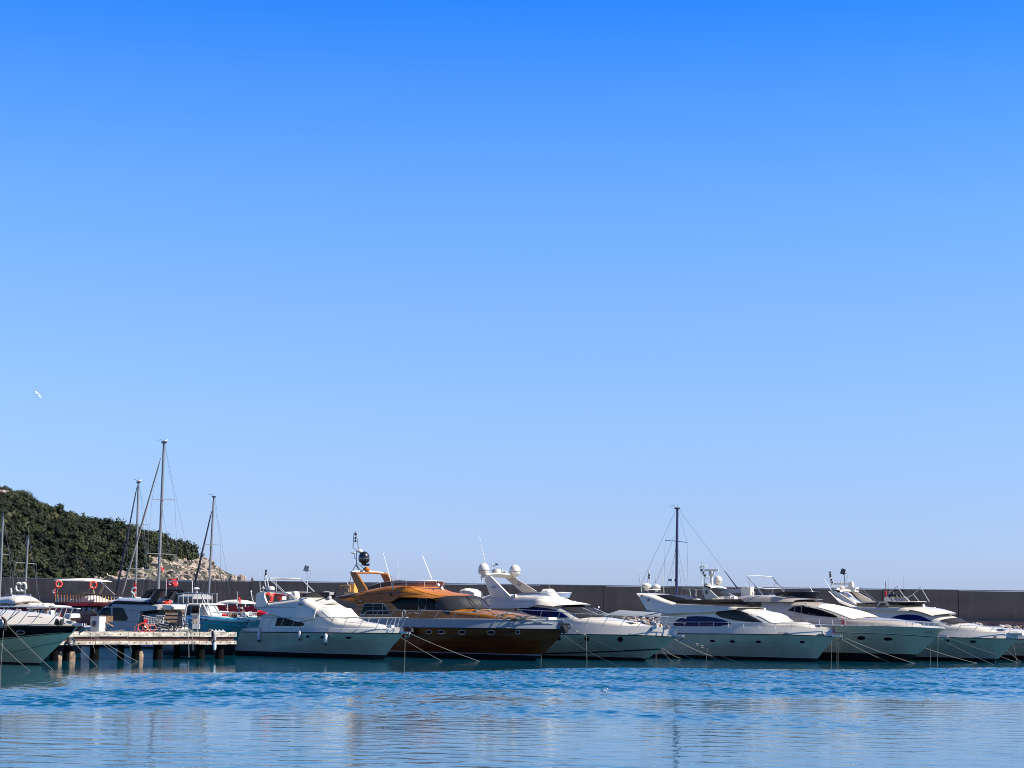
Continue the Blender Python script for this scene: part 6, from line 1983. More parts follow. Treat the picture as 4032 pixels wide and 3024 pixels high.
flag(527, 2318, 146, .22, 1.2, 'narrow red flag hanging below the left mast of the centre pair, behind the grey boat', droop=.2)
flag(628, 2237, 152, .45, .3, 'small red triangular pennant against the pale rocks right of the tallest mast', droop=.5)
flag(212, 2325, 148, .15, .6, 'narrow red flag hanging at the stern of the brown railed boat', droop=.2)
flag(767, 2345, 128, .15, .5, 'narrow red flag on the white railed upper deck of the turquoise boat', droop=.1)
flag(935, 2355, 139, .32, .42, 'small red flag over the cream canopy of the red boat', droop=.5, pole=(-.8, .5))

# ================================================================== white and turquoise fishing boat
b = Boat('fishing_boat', 'white and turquoise wheelhouse boat with a white railed upper deck, behind the pier', 'boat', 912, 121, 1.75)
hull(b, sheer=za((280, 905), (520, 905), (760, 922), (950, 942), (1100, 945)) + za((1235, 940)), stem=za((1235, 940), (1180, 1040), (1100, 1200)) + [(912, 2580)], stern=[(738, 2440), (736, 2560)],
     rows=[('z', -.5, 0), ('z', 0, 0), ('f', .3, 1), ('f', .55, 1), ('f', .62, 1), ('f', .94, 2), ('f', 1.0, 3), ('a', .08, 3)], mats=[W['anti'], W['tealh'], W['pblue'], W['teal']], inset=.05)
rubrail(b, W['teal'], .05, dz=-.4)
for q in ((525, 938), (597, 945)):
    x, y = za(q)[0]
    patch(b, [(x - 5, y - 2.5), (x + 5, y - 2.5), (x + 5, y + 2.5), (x - 5, y + 2.5)], b.hw, W['black'], 'scupper', off=.03)
Block(b, top=za((250, 690), (540, 690)), bot=za((250, 712), (540, 712)), w=1.1, name='upper_deck', mt=W['white'], n=10, crown=0)
Block(b, top=za((300, 715), (440, 715), (450, 715)), bot=za((240, 1010), (450, 960)), w=1.0, name='wheelhouse', mt=W['pblue'], n=9, crown=0)
patch(b, za((385, 725), (495, 725), (495, 860), (375, 860)), lambda x, z: 1.03, W['glass'], 'wheelhouse_window', off=.02, frame=W['white'], fr=.04)
patch(b, za((310, 730), (360, 730), (350, 880), (290, 880)), lambda x, z: 1.03, W['gglass'], 'door', off=.02)
for a_, c_, e_ in (((300, 705), (245, 1000), 1.6), ((500, 705), (535, 890), 1.6), ((560, 720), (640, 890), 1.5), ((630, 720), (685, 885), 1.3), ((735, 740), (800, 850), .9)):
    seg(b, [(x, y, -e_) for x, y in za(a_, c_)], .06, W['white'], 'white_pillar')
Block(b, top=za((470, 715), (610, 720), (640, 850)), bot=za((470, 885), (640, 880)), w=.55, name='forward_cabin', mt=W['white'], n=6, crown=.02)
patch(b, za((570, 740), (620, 740), (660, 850), (590, 850)), lambda x, z: 1.25, W['clear'], 'windscreen_pane', off=0)
patch(b, za((650, 745), (730, 745), (760, 850), (690, 850)), lambda x, z: 1.1, W['clear'], 'windscreen_pane', off=0)
m_px = [(160, 545), (235, 535), (300, 530), (450, 535), (770, 540)]
for sg in (-1.65, 1.3):
    seg(b, [(x, y, sg) for x, y in za(*m_px)], .035, W['white'], 'upper_rail')
    for k in range(9):
        x = 165 + k * 75
        seg(b, [(xx, y, sg) for xx, y in za((x, 545 - min(k, 4)), (x, 690))], .03, W['white'], 'rail_post')
seg(b, [(x, y, -1.65) for x, y in za((510, 530), (585, 690))], .035, W['white'], 'ladder')
seg(b, [(x, y, -1.2) for x, y in za((0, 350), (140, 342), (385, 350), (385, 530))], .04, W['white'], 'awning_frame')
seg(b, [(x, y, -1.2) for x, y in za((150, 345), (152, 400))], .03, W['white'], 'awning_frame')
Block(b, top=za((170, 570), (410, 570)), bot=za((170, 625), (410, 625)), w=.9, name='cool_box', mt=W['offcan'], n=6)
MB().lathe(b.P(*za((445, 470))[0], 0), [(.02, -.05), (.24, 0), (.2, .08), (.02, .12)], 12).build('gps_dome', W['white'], b.root)
seg(b, [(x, y, 0) for x, y in za((445, 470), (430, 620))], .03, W['steel'], 'mast_leg')
seg(b, [(x, y, 0) for x, y in za((445, 470), (485, 620))], .03, W['steel'], 'mast_leg')
seg(b, [(x, y, -.9) for x, y in za((700, 830), (900, 850), (1130, 845), (1240, 930))], .025, W['steel'], 'bow_rail')
seg(b, [(x, y, .9) for x, y in za((840, 840), (1190, 835), (1260, 930))], .025, W['steel'], 'bow_rail')
for q in ((640, 980, 640, 900), (735, 985, 735, 905), (940, 1010, 945, 860), (1130, 940, 1160, 840), (1200, 935, 1215, 850)):
    seg(b, [(q[0] * .25316 + 660, q[1] * .25316 + 2200, -.9), (q[2] * .25316 + 660, q[3] * .25316 + 2200, -.9)], .02, W['steel'], 'rail_post')
for q, mt_ in (((960, 880), W['plate']), ((1040, 880), W['dwood']), ((890, 885), W['red'])):
    clump(b, 'deck_gear', *za(q)[0], -.2, mt_, {'brown_plywood': 'brown gear bundle on the turquoise boat\'s foredeck, middle one', 'dark_brown_wood': 'dark gear bundle nearest the turquoise boat\'s bow', 'red_cloth': 'small red bundle on the turquoise boat\'s foredeck'}[mt_.name], r=.10, cat='gear')

# skiff under the pier
b = Boat('skiff', 'small dark skiff with a white gunwale, seen between the pier piles', 'boat', 800, 116, .75)
hull(b, sheer=zl2((1180, 1160), (1500, 1170), (1720, 1185)) + zl2((1940, 1190)), stem=zl2((1940, 1190), (1880, 1240)) + [(800, 2586)], stern=zl2((1150, 1165), (1150, 1280)),
     rows=[('z', -.2, 0), ('z', 0, 0), ('f', .5, 0), ('f', .95, 1), ('a', .1, 1)], mats=[W['black'], W['white']], inset=.12)

# ================================================================== boats with red canopies
b = Boat('canopy_boat', 'boat with cream canopy roof and red side curtains, left of the nearest yacht', 'boat', 1080, 142, 1.8)
hull(b, sheer=za((740, 930), (1100, 920), (1500, 880)) + za((1600, 862)), stem=za((1600, 862), (1570, 930), (1540, 1050)) + [(1040, 2560)], stern=za((740, 900), (735, 1200)),
     rows=[('z', -.5, 0), ('z', 0, 0), ('f', .5, 1), ('f', .85, 2), ('f', 1.0, 3), ('a', .2, 3)], mats=[W['anti'], W['tealh'], W['white'], W['dred']], inset=.1)
Block(b, top=za((770, 680), (860, 662), (1000, 656), (1100, 665), (1180, 685)), bot=za((770, 695), (1180, 700)), w=.8, name='canopy_roof', mt=W['canvas'], n=3.5, crown=.12)
for q in (((770, 720), (900, 715), (930, 838), (815, 838)), ((945, 735), (1160, 720), (1160, 838), (945, 840)), ((1165, 745), (1385, 735), (1395, 858), (1230, 862))):
    patch(b, za(*q), lambda x, z: 1.9, W['red'], 'side_curtain', off=0, nx=8)
for q in (((775, 715), (825, 835)), ((830, 715), (885, 835)), ((770, 712), (905, 718))):
    seg(b, [(x, y, -1.66) for x, y in za(*q)], .035, W['white'], 'curtain_pole')
for k in range(5):
    seg(b, [(x, y, -1.5) for x, y in za((790 + k * 140, 700), (790 + k * 140, 900))], .035, W['white'], 'roof_post')
Block(b, top=za((1390, 800), (1500, 805), (1590, 838)), bot=za((1390, 880), (1590, 870)), w=.9, name='bow_cover', mt=W['red'], n=3, crown=.1)
clump(b, 'folded_sheet', *za((1170, 790))[0], -1.7, W['white'], 'crumpled white sheet tied between the red side curtains', r=.16, cat='sheet')
b = Boat('canopy_boat', 'dark red hulled boat just behind the cream canopy boat, with white deck clutter', 'boat', 1000, 133, 1.6)
hull(b, sheer=za((700, 905), (1000, 900), (1200, 905)) + za((1300, 900)), stem=za((1300, 900), (1290, 1000)) + [(985, 2570)], stern=za((690, 890), (690, 1200)),
     rows=[('z', -.4, 0), ('z', 0, 0), ('f', .5, 1), ('f', 1.0, 2), ('a', .1, 2)], mats=[W['anti'], W['tealh'], W['white']], inset=.1)
rng = random.Random(31)
for k in range(9):
    x = 820 + k * 55
    c = b.P(*za((x, 872 + rng.uniform(-8, 8)))[0], rng.uniform(-.8, .5))
    MB().box(c, (rng.uniform(.25, .5), .4, rng.uniform(.2, .5)), Matrix.Rotation(rng.uniform(-.5, .5), 3, 'Y')).build('deck_box', rng.choice([W['white'], W['offcan'], W['gel'], W['dwood']]), b.root, smooth=False)
rail(b, za((820, 835), (1000, 830), (1250, 840), (1300, 860)), [880, 905, 930, 955, 975], zoff=.1, lean=.1, r=.02)
b = Boat('motor_boat', 'green-tinted boat bow hidden behind the stern of the nearest white yacht', 'boat', 1120, 127, 1.7)
hull(b, sheer=za((1200, 950), (1500, 945)) + [(1150, 2438)], stem=[(1150, 2438), (1120, 2572)], stern=za((1150, 950), (1150, 1200)),
     rows=[('z', -.4, 0), ('z', 0, 0), ('f', .5, 1), ('f', 1.0, 2), ('a', .12, 2)], mats=[W['anti'], W['tealh'], W['gel']], inset=.1)
for q in (((1210, 1040), (1200, 930), (1330, 1060)), ((1210, 1040), (1255, 900), (1310, 1050)), ((1130, 1030), (1210, 880))):
    seg(b, [(x, y, -1.0) for x, y in za(*q)], .025, W['steel'], 'pulpit_rail')
b = Boat('mast_post', 'white pole with small crossbar and lamps, left of the nearest yacht\'s arch', 'post', 985, 140, 1)
seg(b, [(x, y, 0) for x, y in za((1330, 670), (1310, 600), (1298, 515))], .045, W['white'], 'pole')
seg(b, [(x, y, 0) for x, y in za((1270, 603), (1330, 597))], .03, W['white'], 'crossbar')
MB().lathe(b.P(*za((1298, 515))[0], 0), [(.04, -.1), (.09, 0), (.03, .1)], 8).build('lamp', W['steel'], b.root)

# ================================================================== brown railed tour boat
b = Boat('tour_boat', 'tour boat with brown wooden upper deck rails, a white awning and two orange life rings', 'boat', 560, 152, 2.3)
hull(b, sheer=zl((850, 700), (1500, 700), (2000, 690)) + [(600, 2410)], stem=[(600, 2410), (560, 2545)], stern=[(205, 2400), (205, 2560)],
     rows=[('z', -.5, 0), ('z', 0, 0), ('f', .5, 1), ('f', 1.0, 2), ('a', .3, 2)], mats=[W['anti'], W['dred'], W['wood']], inset=.1)
Block(b, top=zl((885, 500), (1900, 520)), bot=zl((885, 570), (1900, 560)), w=2.2, name='upper_deck_edge', mt=W['dred'], n=12, crown=0)
Block(b, top=zl((900, 555), (1650, 555)), bot=zl((900, 740), (1650, 740)), w=1.9, name='lower_cabin', mt=W['dwood'], n=10, crown=0)
for k in range(7):
    x = 960 + k * 95
    patch(b, zl((x, 590), (x + 60, 590), (x + 60, 680), (x, 680)), lambda x_, z_: 1.93, W['clear'] if k % 2 else W['offcan'], 'cabin_window', off=.03)
for sg in (-2.15, 2.0):
    top = zl((895, 355), (1260, 362), (1480, 372), (1950, 398))
    seg(b, [(x, y, sg) for x, y in top], .06, W['wood'], 'top_rail')
    seg(b, [(x, y, sg) for x, y in zl((895, 500), (1950, 520))], .05, W['wood'], 'bottom_rail')
    for k in range(22):
        x = 905 + k * 48
        seg(b, [(xx, y, sg) for xx, y in zl((x, 358 + k * 1.8), (x, 505))], .032, W['wood'] if k < 15 or sg > 0 else W['yel'], 'baluster')
for x0_, w2, hh in ((1240, 150, 60), (1330, 120, 90), (1440, 110, 50), (920, 60, 50), (1120, 120, 30), (1750, 160, 20)):
    a_, c_ = zl((x0_, 500 - hh), (x0_ + w2, 500))
    Block(b, top=[(a_[0], a_[1]), (c_[0], a_[1])], bot=[(a_[0], c_[1]), (c_[0], c_[1])], w=.8, name='seat_cushion', mt=W['white'] if x0_ != 1330 else W['canvas'], n=5)
Block(b, top=zl((1000, 350), (1050, 330), (1110, 335), (1260, 360)), bot=zl((1000, 372), (1260, 378)), w=1.2, name='folded_sailcloth', mt=W['beige'], n=3)
Block(b, top=zl((885, 138), (1170, 122), (1350, 124), (1480, 148)), bot=zl((885, 144), (1200, 160), (1480, 160)), w=1.25, name='awning', mt=W['canvas'], n=4, crown=.08)
for q in ((1085, 360, 1125, 155), (1105, 360, 1142, 155), (1425, 350, 1480, 250), (1515, 370, 1525, 280), (1620, 365, 1715, 178), (1640, 365, 1735, 178)):
    seg(b, [(q[0] * .24108, q[1] * .24108 + 2250, -1.2 if q[0] < 1600 else 1.2), (q[2] * .24108, q[3] * .24108 + 2250, -1.2 if q[0] < 1600 else 1.2)], .035, W['beige'], 'awning_pole')
seg(b, [(x, y, -1.6) for x, y in zl((1640, 165), (1880, 385))], .03, W['white'], 'awning_stay')
for q in ((1428, 350, 1550, 165), (925, 470, 960, 155), (1600, 510, 1480, 170)):
    seg(b, [(q[0] * .24108, q[1] * .24108 + 2250, 1.6), (q[2] * .24108, q[3] * .24108 + 2250, 1.6)], .03, W['beige'], 'awning_pole')
life_ring(b.world(b.P(*zl((960, 205))[0], -2.0)), .34, 'orange-red life ring hanging at the left end of the white awning', group='life rings on the brown tour boat', rz=.5)
life_ring(b.world(b.P(*zl((1520, 222))[0], -2.0)), .36, 'orange-red life ring hanging under the middle of the white awning', group='life rings on the brown tour boat', rz=.3)

# ================================================================== white roofed tour boat behind the green hull
b = Boat('tour_boat', 'tour boat with a flat white roof, maroon trim and red posts, behind the green-hulled yacht', 'boat', 330, 118, 2.0)
hull(b, sheer=zl0((-2400, 1420), (0, 1430), (1500, 1440)) + zl0((2300, 1400)), stem=zl0((2300, 1400), (2260, 1700)) + [(322, 2565)], stern=[(-380, 2445), (-380, 2580)],
     rows=[('z', -.5, 0), ('z', 0, 0), ('f', .5, 1), ('f', 1.0, 2), ('a', .2, 2)], mats=[W['anti'], W['dred'], W['dwood']], inset=.1)
Block(b, top=zl0((-1500, 950), (0, 965), (740, 980), (1230, 1000), (1250, 1010)), bot=zl0((-1500, 1000), (0, 1025), (740, 1030), (1230, 1040), (1250, 1045)), w=1.15, name='roof', mt=W['gel'], n=10, crown=.06)
Block(b, top=zl0((-1500, 1010), (0, 1035), (740, 1045), (1200, 1060)), bot=zl0((-1500, 1080), (0, 1095), (740, 1105), (1200, 1125)), w=1.1, name='maroon_trim', mt=W['maroon'], n=10, crown=0)
for x in (-600, 80, 690, 1020, 1625):
    seg(b, [(xx, y, -1.0 if x < 1500 else 0.9) for xx, y in zl0((x, 1100), (x + 5, 1420))], .10 if x in (690, 1625) else .06, W['red'] if x in (690, 1625) else W['dred'], 'roof_post')
rng = random.Random(9)
for k in range(20):
    x = rng.uniform(-600, 1650)
    c = b.P(*zl0((x, rng.uniform(1190, 1370)))[0], rng.uniform(-1.2, 1.2))
    MB().box(c, (rng.uniform(.2, .55), .3, rng.uniform(.2, .6)), Matrix.Rotation(rng.uniform(-.4, .4), 3, 'Y')).build('deck_item', rng.choice([W['white'], W['white'], W['greyl'], W['black'], W['offcan'], W['dwood']]), b.root, smooth=False)
Block(b, top=zl0((1740, 1210), (1915, 1210)), bot=zl0((1740, 1400), (1915, 1400)), w=.45, name='fridge_cabinet', mt=W['white'], n=9, crown=0)
rng = random.Random(10)
m = MB()
for k in range(14):
    c = b.P(*zl0((720 + k * 55, 950 + rng.uniform(-8, 8) + k * 1.5))[0], rng.uniform(-.8, .8))
    m.lathe(c - Vector((0, 0, .1)), [(.05, -.05), (rng.uniform(.14, .26), 0), (rng.uniform(.1, .2), .12), (.02, .18)], 8)
m.build('stowed_covers', W['canvas'], b.root)
# steering-house top and instrument mast at the far left
Block(b, top=zl0((-900, 830), (0, 780), (250, 745), (350, 790), (490, 900)), bot=zl0((-900, 935), (490, 930)), w=1.1, name='pilot_house_top', mt=W['gel'], n=4, bulge=.4)
seg(b, [(x, y, -.4) for x, y in zl0((400, 910), (325, 690), (295, 680), (300, 540))], .05, W['white'], 'instrument_mast')
seg(b, [(x, y, .2) for x, y in zl0((325, 700), (500, 900))], .06, W['white'], 'mast_leg')
for q in ((295, 545), (303, 590), (308, 630)):
    MB().lathe(b.P(*zl0(q)[0], -.45), [(.02, -.05), (.07, -.02), (.07, .04), (.02, .07)], 8).build('mast_light', W['steel'], b.root)
for q in ((395, 745), (415, 790)):
    MB().lathe(b.P(*zl0(q)[0], .0), [(.05, -.06), (.19, -.03), (.19, .04), (.02, .08)], 12).build('dome_aerial', W['white'], b.root)
seg(b, [(x, y, -1.4) for x, y in zl0((155, 760), (155, 690), (835, 705), (835, 900))], .03, W['steel'], 'roof_rail')

# ================================================================== sailing boats
def sailboat(label, base, top, Y, hl=11, bow=1, mt=None, r=.095, furl=None, furl_m=None, spreads=(), shrouds=(), stays=(), boom=None, hullm=None, gull=None, group='sailing boat masts behind the boats'):
    """base/top: mast foot and head in pixels; other members as (px,py) pairs"""
    mt = mt or W['dsteel']
    bt = Boat('sailboat', label, 'sailboat', base[0], Y, hl * .16, flip=(bow < 0), group=None)
    x0 = 0
    secs = []
    n = 18
    V = []
    prof = [(0, -.5), (.6, -.2), (.92, .4), (1.0, 1.15)]
    for k in range(n + 1):
        u = k / n
        x = -hl * .52 + hl * u
        w = bt.B * (1 - max(0, (u - .45) / .55) ** 1.9) * (1 - .35 * max(0, (.35 - u) / .35))
        sz = .12 * ((u - .4) / .6) ** 2
        row = [(x + (zz * .3 * u), -pw * w, zz + sz) for pw, zz in prof[::-1]] + [(x + (zz * .3 * u), pw * w, zz + sz) for pw, zz in prof[1:]]
        V += [Vector(p) for p in row]
    m_ = 7
    Fc = [(k * m_ + q, k * m_ + q + 1, (k + 1) * m_ + q + 1, (k + 1) * m_ + q) for k in range(n) for q in range(m_ - 1)]
    Fc += [(k * m_, (k + 1) * m_, (k + 1) * m_ + m_ - 1, k * m_ + m_ - 1) for k in range(n)] + [tuple(range(m_)), tuple(range(n * m_, n * m_ + m_))[::-1]]
    mesh('hull', V, Fc, hullm or W['gel'], bt.root)
    loft_simple([ring_(x, w, 1.0, z) for x, w, z in ((-hl * .2, .8, 1.5), (-hl * .1, 1.0, 1.65), (hl * .1, .9, 1.6), (hl * .25, .4, 1.3))], W['gel'], 'coachroof', bt.root)
    zt = bt.P(*top, 0)
    zb_ = bt.P(*base, 0)
    foot = zb_ + (zb_ - zt) * ((zb_.z - 1.2) / (zt.z - zb_.z))
    M = MB().tube([foot, foot.lerp(zt, .7), zt], [r, r, r * .8], 8).build('mast', mt, bt.root)
    MB().box(zt, (r * 3.2, r * 2.2, r * 1.2)).build('masthead', W['black'], M)
    MB().tube([zt, zt + Vector((0, 0, .45))], .012, 4).build('whip_aerial', W['dsteel'], M)
    v_ = MB().tube([zt, zt + Vector((-.45 * bt.m, 0, .28)), zt + Vector((-.75 * bt.m, 0, .2))], .014, 4)
    v_.build('wind_vane', W['black'], M)
    for k, (a_, c_) in enumerate(spreads):
        pa_, pc = bt.P(*a_, 0), bt.P(*c_, 0)
        mid = (pa_ + pc) / 2
        dx = abs(pc.x - pa_.x) / 2 
        ang = bt.a
        # spreaders run athwartships: give them the width that projects to the traced length
        half = abs(c_[0] - a_[0]) / 2 / F * Y / max(math.sin(bt.a), .2)
        tz = [pa_.z, pc.z]
        MB().tube([Vector((mid.x, -half, tz[0])), Vector((mid.x, 0, (tz[0] + tz[1]) / 2 + .03)), Vector((mid.x, half, tz[1]))], .03, 5).build('spreader', mt, M)
        for sg in (-1, 1):
            nxt = zt if k == 0 else Vector((mid.x, sg * half, 0))
    if spreads:
        # cap shrouds over the spreader ends to the deck
        for sg in (-1, 1):
            pts = [zt]
            for (a_, c_) in spreads:
                pa_, pc = bt.P(*a_, 0), bt.P(*c_, 0)
                half = abs(c_[0] - a_[0]) / 2 / F * Y / max(math.sin(bt.a), .2)
                pts.append(Vector(((pa_.x + pc.x) / 2, sg * half, (pa_.z + pc.z) / 2)))
            pts.append(Vector((foot.x, sg * bt.B * .9, 1.2)))
            MB().tube(pts, .011, 4).build('shroud', W['dsteel'], bt.root)
            MB().tube([pts[1] * 1 if 0 else Vector((foot.x, sg * bt.B * .75, 1.2)), Vector((pts[-2].x, 0, pts[-2].z))], .010, 4).build('lower_shroud', W['dsteel'], bt.root)
    for a_, c_ in stays:
        MB().tube([bt.P(*a_, 0), bt.P(*c_, 0)], .013, 4).build('stay', W['dsteel'], bt.root)
    if furl:
        a_, c_ = bt.P(*furl[0], 0), bt.P(*furl[1], 0)
        MB().tube([a_, a_.lerp(c_, .06), a_.lerp(c_, .5), a_.lerp(c_, .96), c_], [.02, .05, .085, .10, .03], 7).build('furled_sail', furl_m or W['navy'], bt.root)
    if boom:
        MB().tube([bt.P(*boom[0], 0), bt.P(*boom[1], 0)], .09, 8).build('boom', W['canvas'], bt.root)
    if gull:
        p = bt.world(zt) + Vector((.12, 0, .04))
        gull_sitting(p, .42, gull, ang=.1)
    return bt
sailboat('sailing boat with the tallest mast, pale furled sail slanting down to the left', (622, 2345), (646, 1742), 150, 14, -1, W['mast'], .125, furl=((634, 1800), (478, 2345)), furl_m=W['rope'],
         spreads=(((608, 1966), (680, 1968)), ((592, 2183), (686, 2181))), stays=(((648, 1745), (775, 2345)), ((636, 1990), (700, 2345)), ((560, 2100), (600, 2345))), gull='white gull perched on top of the tallest mast')
sailboat('sailing boat with a dark furled sail, its mast just left of the tallest mast', (533, 2330), (545, 1899), 156, 12, -1, W['mast'], .10, furl=((540, 1914), (456, 2345)),
         spreads=(((517, 2065), (573, 2065)), ((508, 2241), (580, 2241))), stays=(((547, 1902), (580, 2200)),), gull='white gull perched on the mast left of the tallest one')
sailboat('sailing boat with a dark furled sail, its mast over the pale rocky point', (822, 2335), (842, 1956), 160, 12, -1, W['mast'], .10, furl=((834, 2012), (762, 2320)),
         spreads=(((808, 2145), (862, 2145)),), stays=(((846, 1960), (905, 2340)),))
sailboat('sailing boat with its mast at the very left edge of the photo', (1, 2300), (12, 2030), 148, 10, -1, W['mast'], .09, spreads=(((-22, 2184), (28, 2184)),), stays=(((13, 2030), (63, 2360)), ((13, 2030), (-40, 2360)), ((30, 2140), (96, 2360))))
sb = sailboat('short-masted sailing boat second from the left edge, white horseshoe buoys at its stern', (96, 2372), (111, 2114), 133, 9, 1, W['mast'], .075, spreads=(((72, 2218), (133, 2220)),), stays=(((113, 2116), (158, 2372)), ((110, 2116), (52, 2372))))
for k, px in enumerate((74, 92)):
    c = at(px, 2312, 131)
    m = MB()
    pts = [Vector((math.cos(a) * .2, 0, math.sin(a) * .3)) for a in [(math.pi + .6 if k else .6) + q * (2 * math.pi - 1.2) / 12 for q in range(13)]]
    r_ = tag(empty('horseshoe_buoy', c), ('white horseshoe buoy hanging on the short-masted sailing boat, left one of the pair', 'white horseshoe buoy hanging on the short-masted sailing boat, right one of the pair')[k], 'life buoy', 'horseshoe buoys')
    MB().tube(pts, .085, 8).build('buoy', W['canvas'], r_)
    MB().tube([(-.25, -.03, 0), (.2, -.03, 0)], .02, 5).build('strap', W['greyl'], r_)
sb = sailboat('sailing boat with a dark blue mast and grey boom tent, behind the yachts at right', (2663, 2350), (2667, 2002), 158, 15, 1, W['blue'], .13,
              spreads=(((2614, 2132), (2712, 2132)),), stays=(((2661, 2010), (2524, 2300)), ((2655, 2110), (2585, 2290)), ((2676, 2010), (2855, 2250)), ((2664, 2150), (2625, 2310)), ((2668, 2150), (2700, 2310))))
MB().tube([sb.P(2853, 2248, 0), sb.P(2918, 2335, 0)], [.03, .07], 6).build('furled_sail', W['navy'], sb.root)
MB().box(sb.P(2645, 2284, -.3), (.4, .5, .22)).build('radar', W['greyl'], sb.root)
t_ = [sb.P(*p, 0) for p in ((2368, 2425), (2440, 2402), (2560, 2410), (2640, 2405))]
V = []
for p, w in zip(t_, (1.3, 1.5, 1.5, 1.2)):
    V += [Vector((p.x, -w, p.z - .45)), Vector((p.x, -w * .6, p.z - .18)), p, Vector((p.x, w * .6, p.z - .18)), Vector((p.x, w, p.z - .45))]
mesh('boom_tent', V, [(k * 5 + q, k * 5 + q + 1, (k + 1) * 5 + q + 1, (k + 1) * 5 + q) for k in range(3) for q in range(4)], W['tarp'], sb.root, angle=60)
seg(sb, [(2366, 2427, 0), (2372, 2450, 0)], .04, W['steel'], 'tent_pole')
for q in ((2357, 2392), (2349, 2402), (2353, 2398)):
    MB().lathe(sb.P(*q, -1), [(.03, -.1), (.09, 0), (.03, .12)], 8).build('stern_light', W['white'], sb.root)
# thin white frame and pole between the yachts at right
b = Boat('pipe_frame', 'thin white pipe frame standing behind the yacht with the blue windows', 'frame', 2700, 150, 1)
seg(b, [(2683, 2350, 0), (2685, 2318, 0), (2736, 2320, 0), (2740, 2322, 0), (2740, 2350, 0)], .035, W['white'], 'front_pipe')
seg(b, [(2714, 2318, 1.5), (2722, 2356, 1.5)], .03, W['white'], 'rear_pipe')
seg(b, [(2740, 2321, 0), (2770, 2322, 0), (2760, 2356, 0)], .03, W['white'], 'side_pipe')

# ================================================================== mooring ropes
def rope(p0_, Y0, p1_, label, mt=None, r=.022, sag=.06, end='water', Y1=None, name='mooring_rope'):
    a_ = at(p0_[0], p0_[1], Y0)
    if end == 'water': c_ = on_z(*p1_, -.02)
    else: c_ = at(p1_[0], p1_[1], Y1 or Y0)
    if end == 'drop': c_.z = -.1
    pts = []
    L_ = (c_ - a_).length
    for k in range(11):
        t = k / 10
        pts.append(a_.lerp(c_, t) - Vector((0, 0, sag * L_ * 4 * t * (1 - t) * .25)))
    o = mesh(name, *(lambda m: (m.v, m.f))(MB().tube(pts, r * .65, 5)), mt or W['rope'])
    return tag(o, label, 'rope', 'mooring ropes' if end != 'x' else None)
RY = W['rope']
rope((735, 2478), 108.5, (835, 2497), 'dark rope dipping from the pier\'s rope tangle towards the nearest white yacht, left part', W['drope'], end='fixed', r=.02, Y1=112)
rope((835, 2497), 112, (948, 2474), 'dark rope rising to the nearest white yacht\'s stern, right part', W['drope'], end='fixed', r=.02, Y1=121)
rope((29, 2462), 87.2, (210, 2639), 'longest pale rope from the dark anchor at the left edge', r=.018)
rope((0, 2534), 86, (120, 2643), 'pale rope crossing the green hull at the lower left corner of the boats', r=.018)
rope((14, 2479), 87.3, (4, 2604), 'pale rope hanging straight down from the dark anchor at the left edge', end='drop', r=.02)
rope((218, 2449), 93.8, (386, 2625), 'pale rope from the foredeck coil of the black and green yacht down to the water', r=.018)
rope((330, 2474), 96, (521, 2622), 'lower pale rope of the pair running from the green hull\'s anchor past the pier', r=.016)
rope((332, 2474), 96, (545, 2606), 'upper pale rope of the pair running from the green hull\'s anchor past the pier', r=.016)
rope((359, 2505), 100.5, (375, 2571), 'short pale rope hanging from the pier between the left dark piles', end='fixed', r=.014)
rope((499, 2498), 103, (518, 2566), 'short pale rope hanging from the pier left of the pale-jacketed middle pile', end='fixed', r=.014)
rope((1534, 2481), 115.4, (1742, 2604), 'pale rope from the nearest white yacht\'s bow, left one crossing the golden hull')
rope((1609, 2492), 115.2, (1891, 2605), 'pale rope crossing the middle of the golden hull, right one of two')
rope((1595, 2499), 114.5, (1593, 2632), 'pale rope hanging straight down from the nearest white yacht\'s anchor', end='drop')
rope((1485, 2540), 115.2, (1475, 2596), 'thin rope hanging against the nearest white hull just left of its stem', W['dsteel'], r=.008, end='drop')
rope((2131, 2459), 119.4, (2130, 2636), 'pale rope hanging straight down from the golden yacht\'s bow rail', end='drop')
rope((2178, 2473), 119.6, (2438, 2625), 'pale rope from the golden bow slanting across the two-domed yacht\'s hull')
rope((2234, 2494), 119, (2576, 2628), 'black rope from the golden bow slanting across the two-domed yacht\'s hull', W['drope'])
rope((2250, 2479), 119, (2691, 2630), 'long knotted pale rope from the golden yacht\'s anchor, upper one of the bundle', sag=.09)
for k, q in enumerate(((2270, 2487), (2300, 2498))):
    c_ = at(*q, 118.6)
    o = MB().torus((0, 0, 0), .06, .03, None, 10, 5).torus((.03, 0, .02), .05, .03, Matrix.Rotation(1.2, 3, 'X'), 10, 5).build('rope_knot', W['rope'])
    o.location = c_
    tag(o, ('white knot in the rope nearest the golden anchor', 'white knot in the golden yacht\'s rope above the round porthole')[k], 'knot')
rope((2308, 2500), 118, (2311, 2638), 'pale rope dropping straight down before the two-domed yacht\'s porthole', end='drop')
rope((2588, 2504), 124, (2602, 2555), 'pale rope hanging from the blue rope bundle on the two-domed yacht\'s bow', end='fixed', r=.018)
rope((2602, 2553), 124, (2649, 2606), 'pale rope curving from the two-domed yacht\'s stem down to the water', sag=.25)
rope((2610, 2551), 124, (2689, 2593), 'short pale rope from the two-domed yacht\'s stem, right of the curving one')
rope((2592, 2508), 124, (2794, 2615), 'blue rope sagging from the two-domed yacht\'s bow into the water', W['brope'], sag=.2)
rope((2631, 2506), 124, (2877, 2618), 'lower pale rope of the two from the two-domed yacht\'s anchor')
rope((2634, 2504), 124, (2845, 2596), 'middle pale rope from the two-domed yacht\'s anchor, close above the lower one')
rope((2682, 2506), 123.8, (2941, 2619), 'upper knotted pale rope from the two-domed yacht\'s anchor', sag=.08)
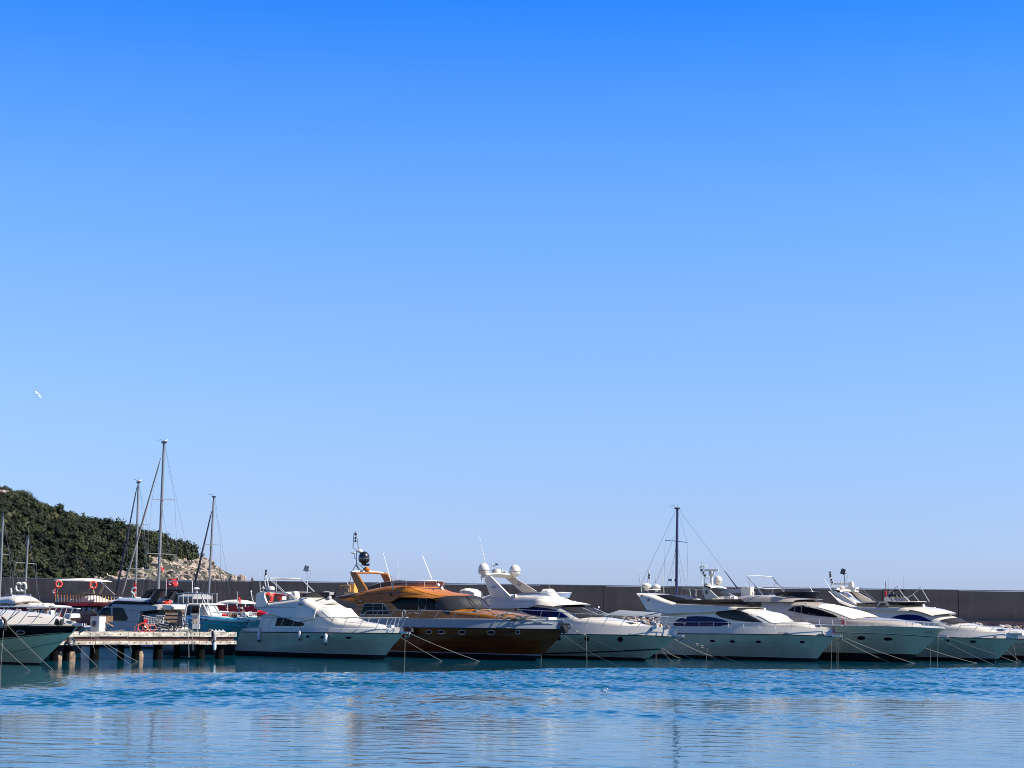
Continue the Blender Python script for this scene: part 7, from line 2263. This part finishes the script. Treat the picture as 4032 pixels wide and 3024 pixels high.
for k, q in enumerate(((2742, 2534), (2762, 2543))):
    c_ = at(*q, 121)
    o = MB().torus((0, 0, 0), .06, .03, None, 10, 5).torus((.03, 0, -.06), .07, .025, Matrix.Rotation(1.2, 3, 'X'), 10, 5).build('rope_knot', W['rope'])
    o.location = c_
    tag(o, ('left one of two white knots in the two-domed yacht\'s upper rope', 'right one of two white knots in the two-domed yacht\'s upper rope')[k], 'knot')
rope((2785, 2552), 120, (2779, 2627), 'pale rope dropping from the knotted rope beside the blue-windowed yacht', end='drop', r=.018)
rope((2776, 2562), 120, (2727, 2609), 'dark thin rope curving down from the knotted rope to the water', W['drope'], r=.014, sag=.2)
rope((2583, 2568), 123.5, (2583, 2624), 'pale rope end hanging to the water under the two-domed yacht\'s stem', end='drop')
rope((3273, 2506), 129.8, (3273, 2612), 'left vertical rope at the blue-windowed yacht\'s bow', end='drop', r=.018)
rope((3295, 2512), 129.3, (3295, 2612), 'middle vertical rope at the blue-windowed yacht\'s bow', end='drop', r=.014)
rope((3300, 2512), 129.2, (3300, 2612), 'right vertical rope at the blue-windowed yacht\'s bow', end='drop', r=.014)
rope((3309, 2514), 129.3, (3504, 2608), 'lower pale rope crossing the cream yacht\'s hull')
rope((3326, 2511), 129.2, (3604, 2613), 'upper pale rope crossing the cream yacht\'s hull')
rope((3675, 2500), 133.6, (3914, 2618), 'pale rope from the cream yacht\'s hawse rings to the water at right')
rope((3723, 2505), 132.8, (3925, 2577), 'pale rope from the cream yacht\'s anchor across the hull at right', r=.018, end='fixed', Y1=131)
rope((3694, 2510), 133, (3691, 2606), 'vertical pale rope under the cream yacht\'s anchor', end='drop')
rope((3661, 2530), 133.4, (3664, 2606), 'vertical pale rope against the cream yacht\'s stem', end='drop', r=.018)
rope((3642, 2551), 133.6, (3850, 2612), 'low pale rope from the cream yacht\'s stem to the water at right')
rope((3909, 2506), 139, (4019, 2607), 'pale rope from the rightmost complete yacht\'s bow to the water')
rope((3921, 2520), 138.8, (3919, 2598), 'vertical rope against the rightmost complete yacht\'s hull near its stem', end='drop', r=.014)
rope((3940, 2514), 138.8, (4100, 2566), 'pale rope from the rightmost complete yacht running out of the right edge', r=.018)
rope((3991, 2537), 138, (4003, 2603), 'steep pale rope near the right edge of the photo', end='fixed', r=.018)
rope((3941, 2585), 138.6, (4010, 2609), 'low pale rope at the waterline near the right edge of the photo', r=.018)
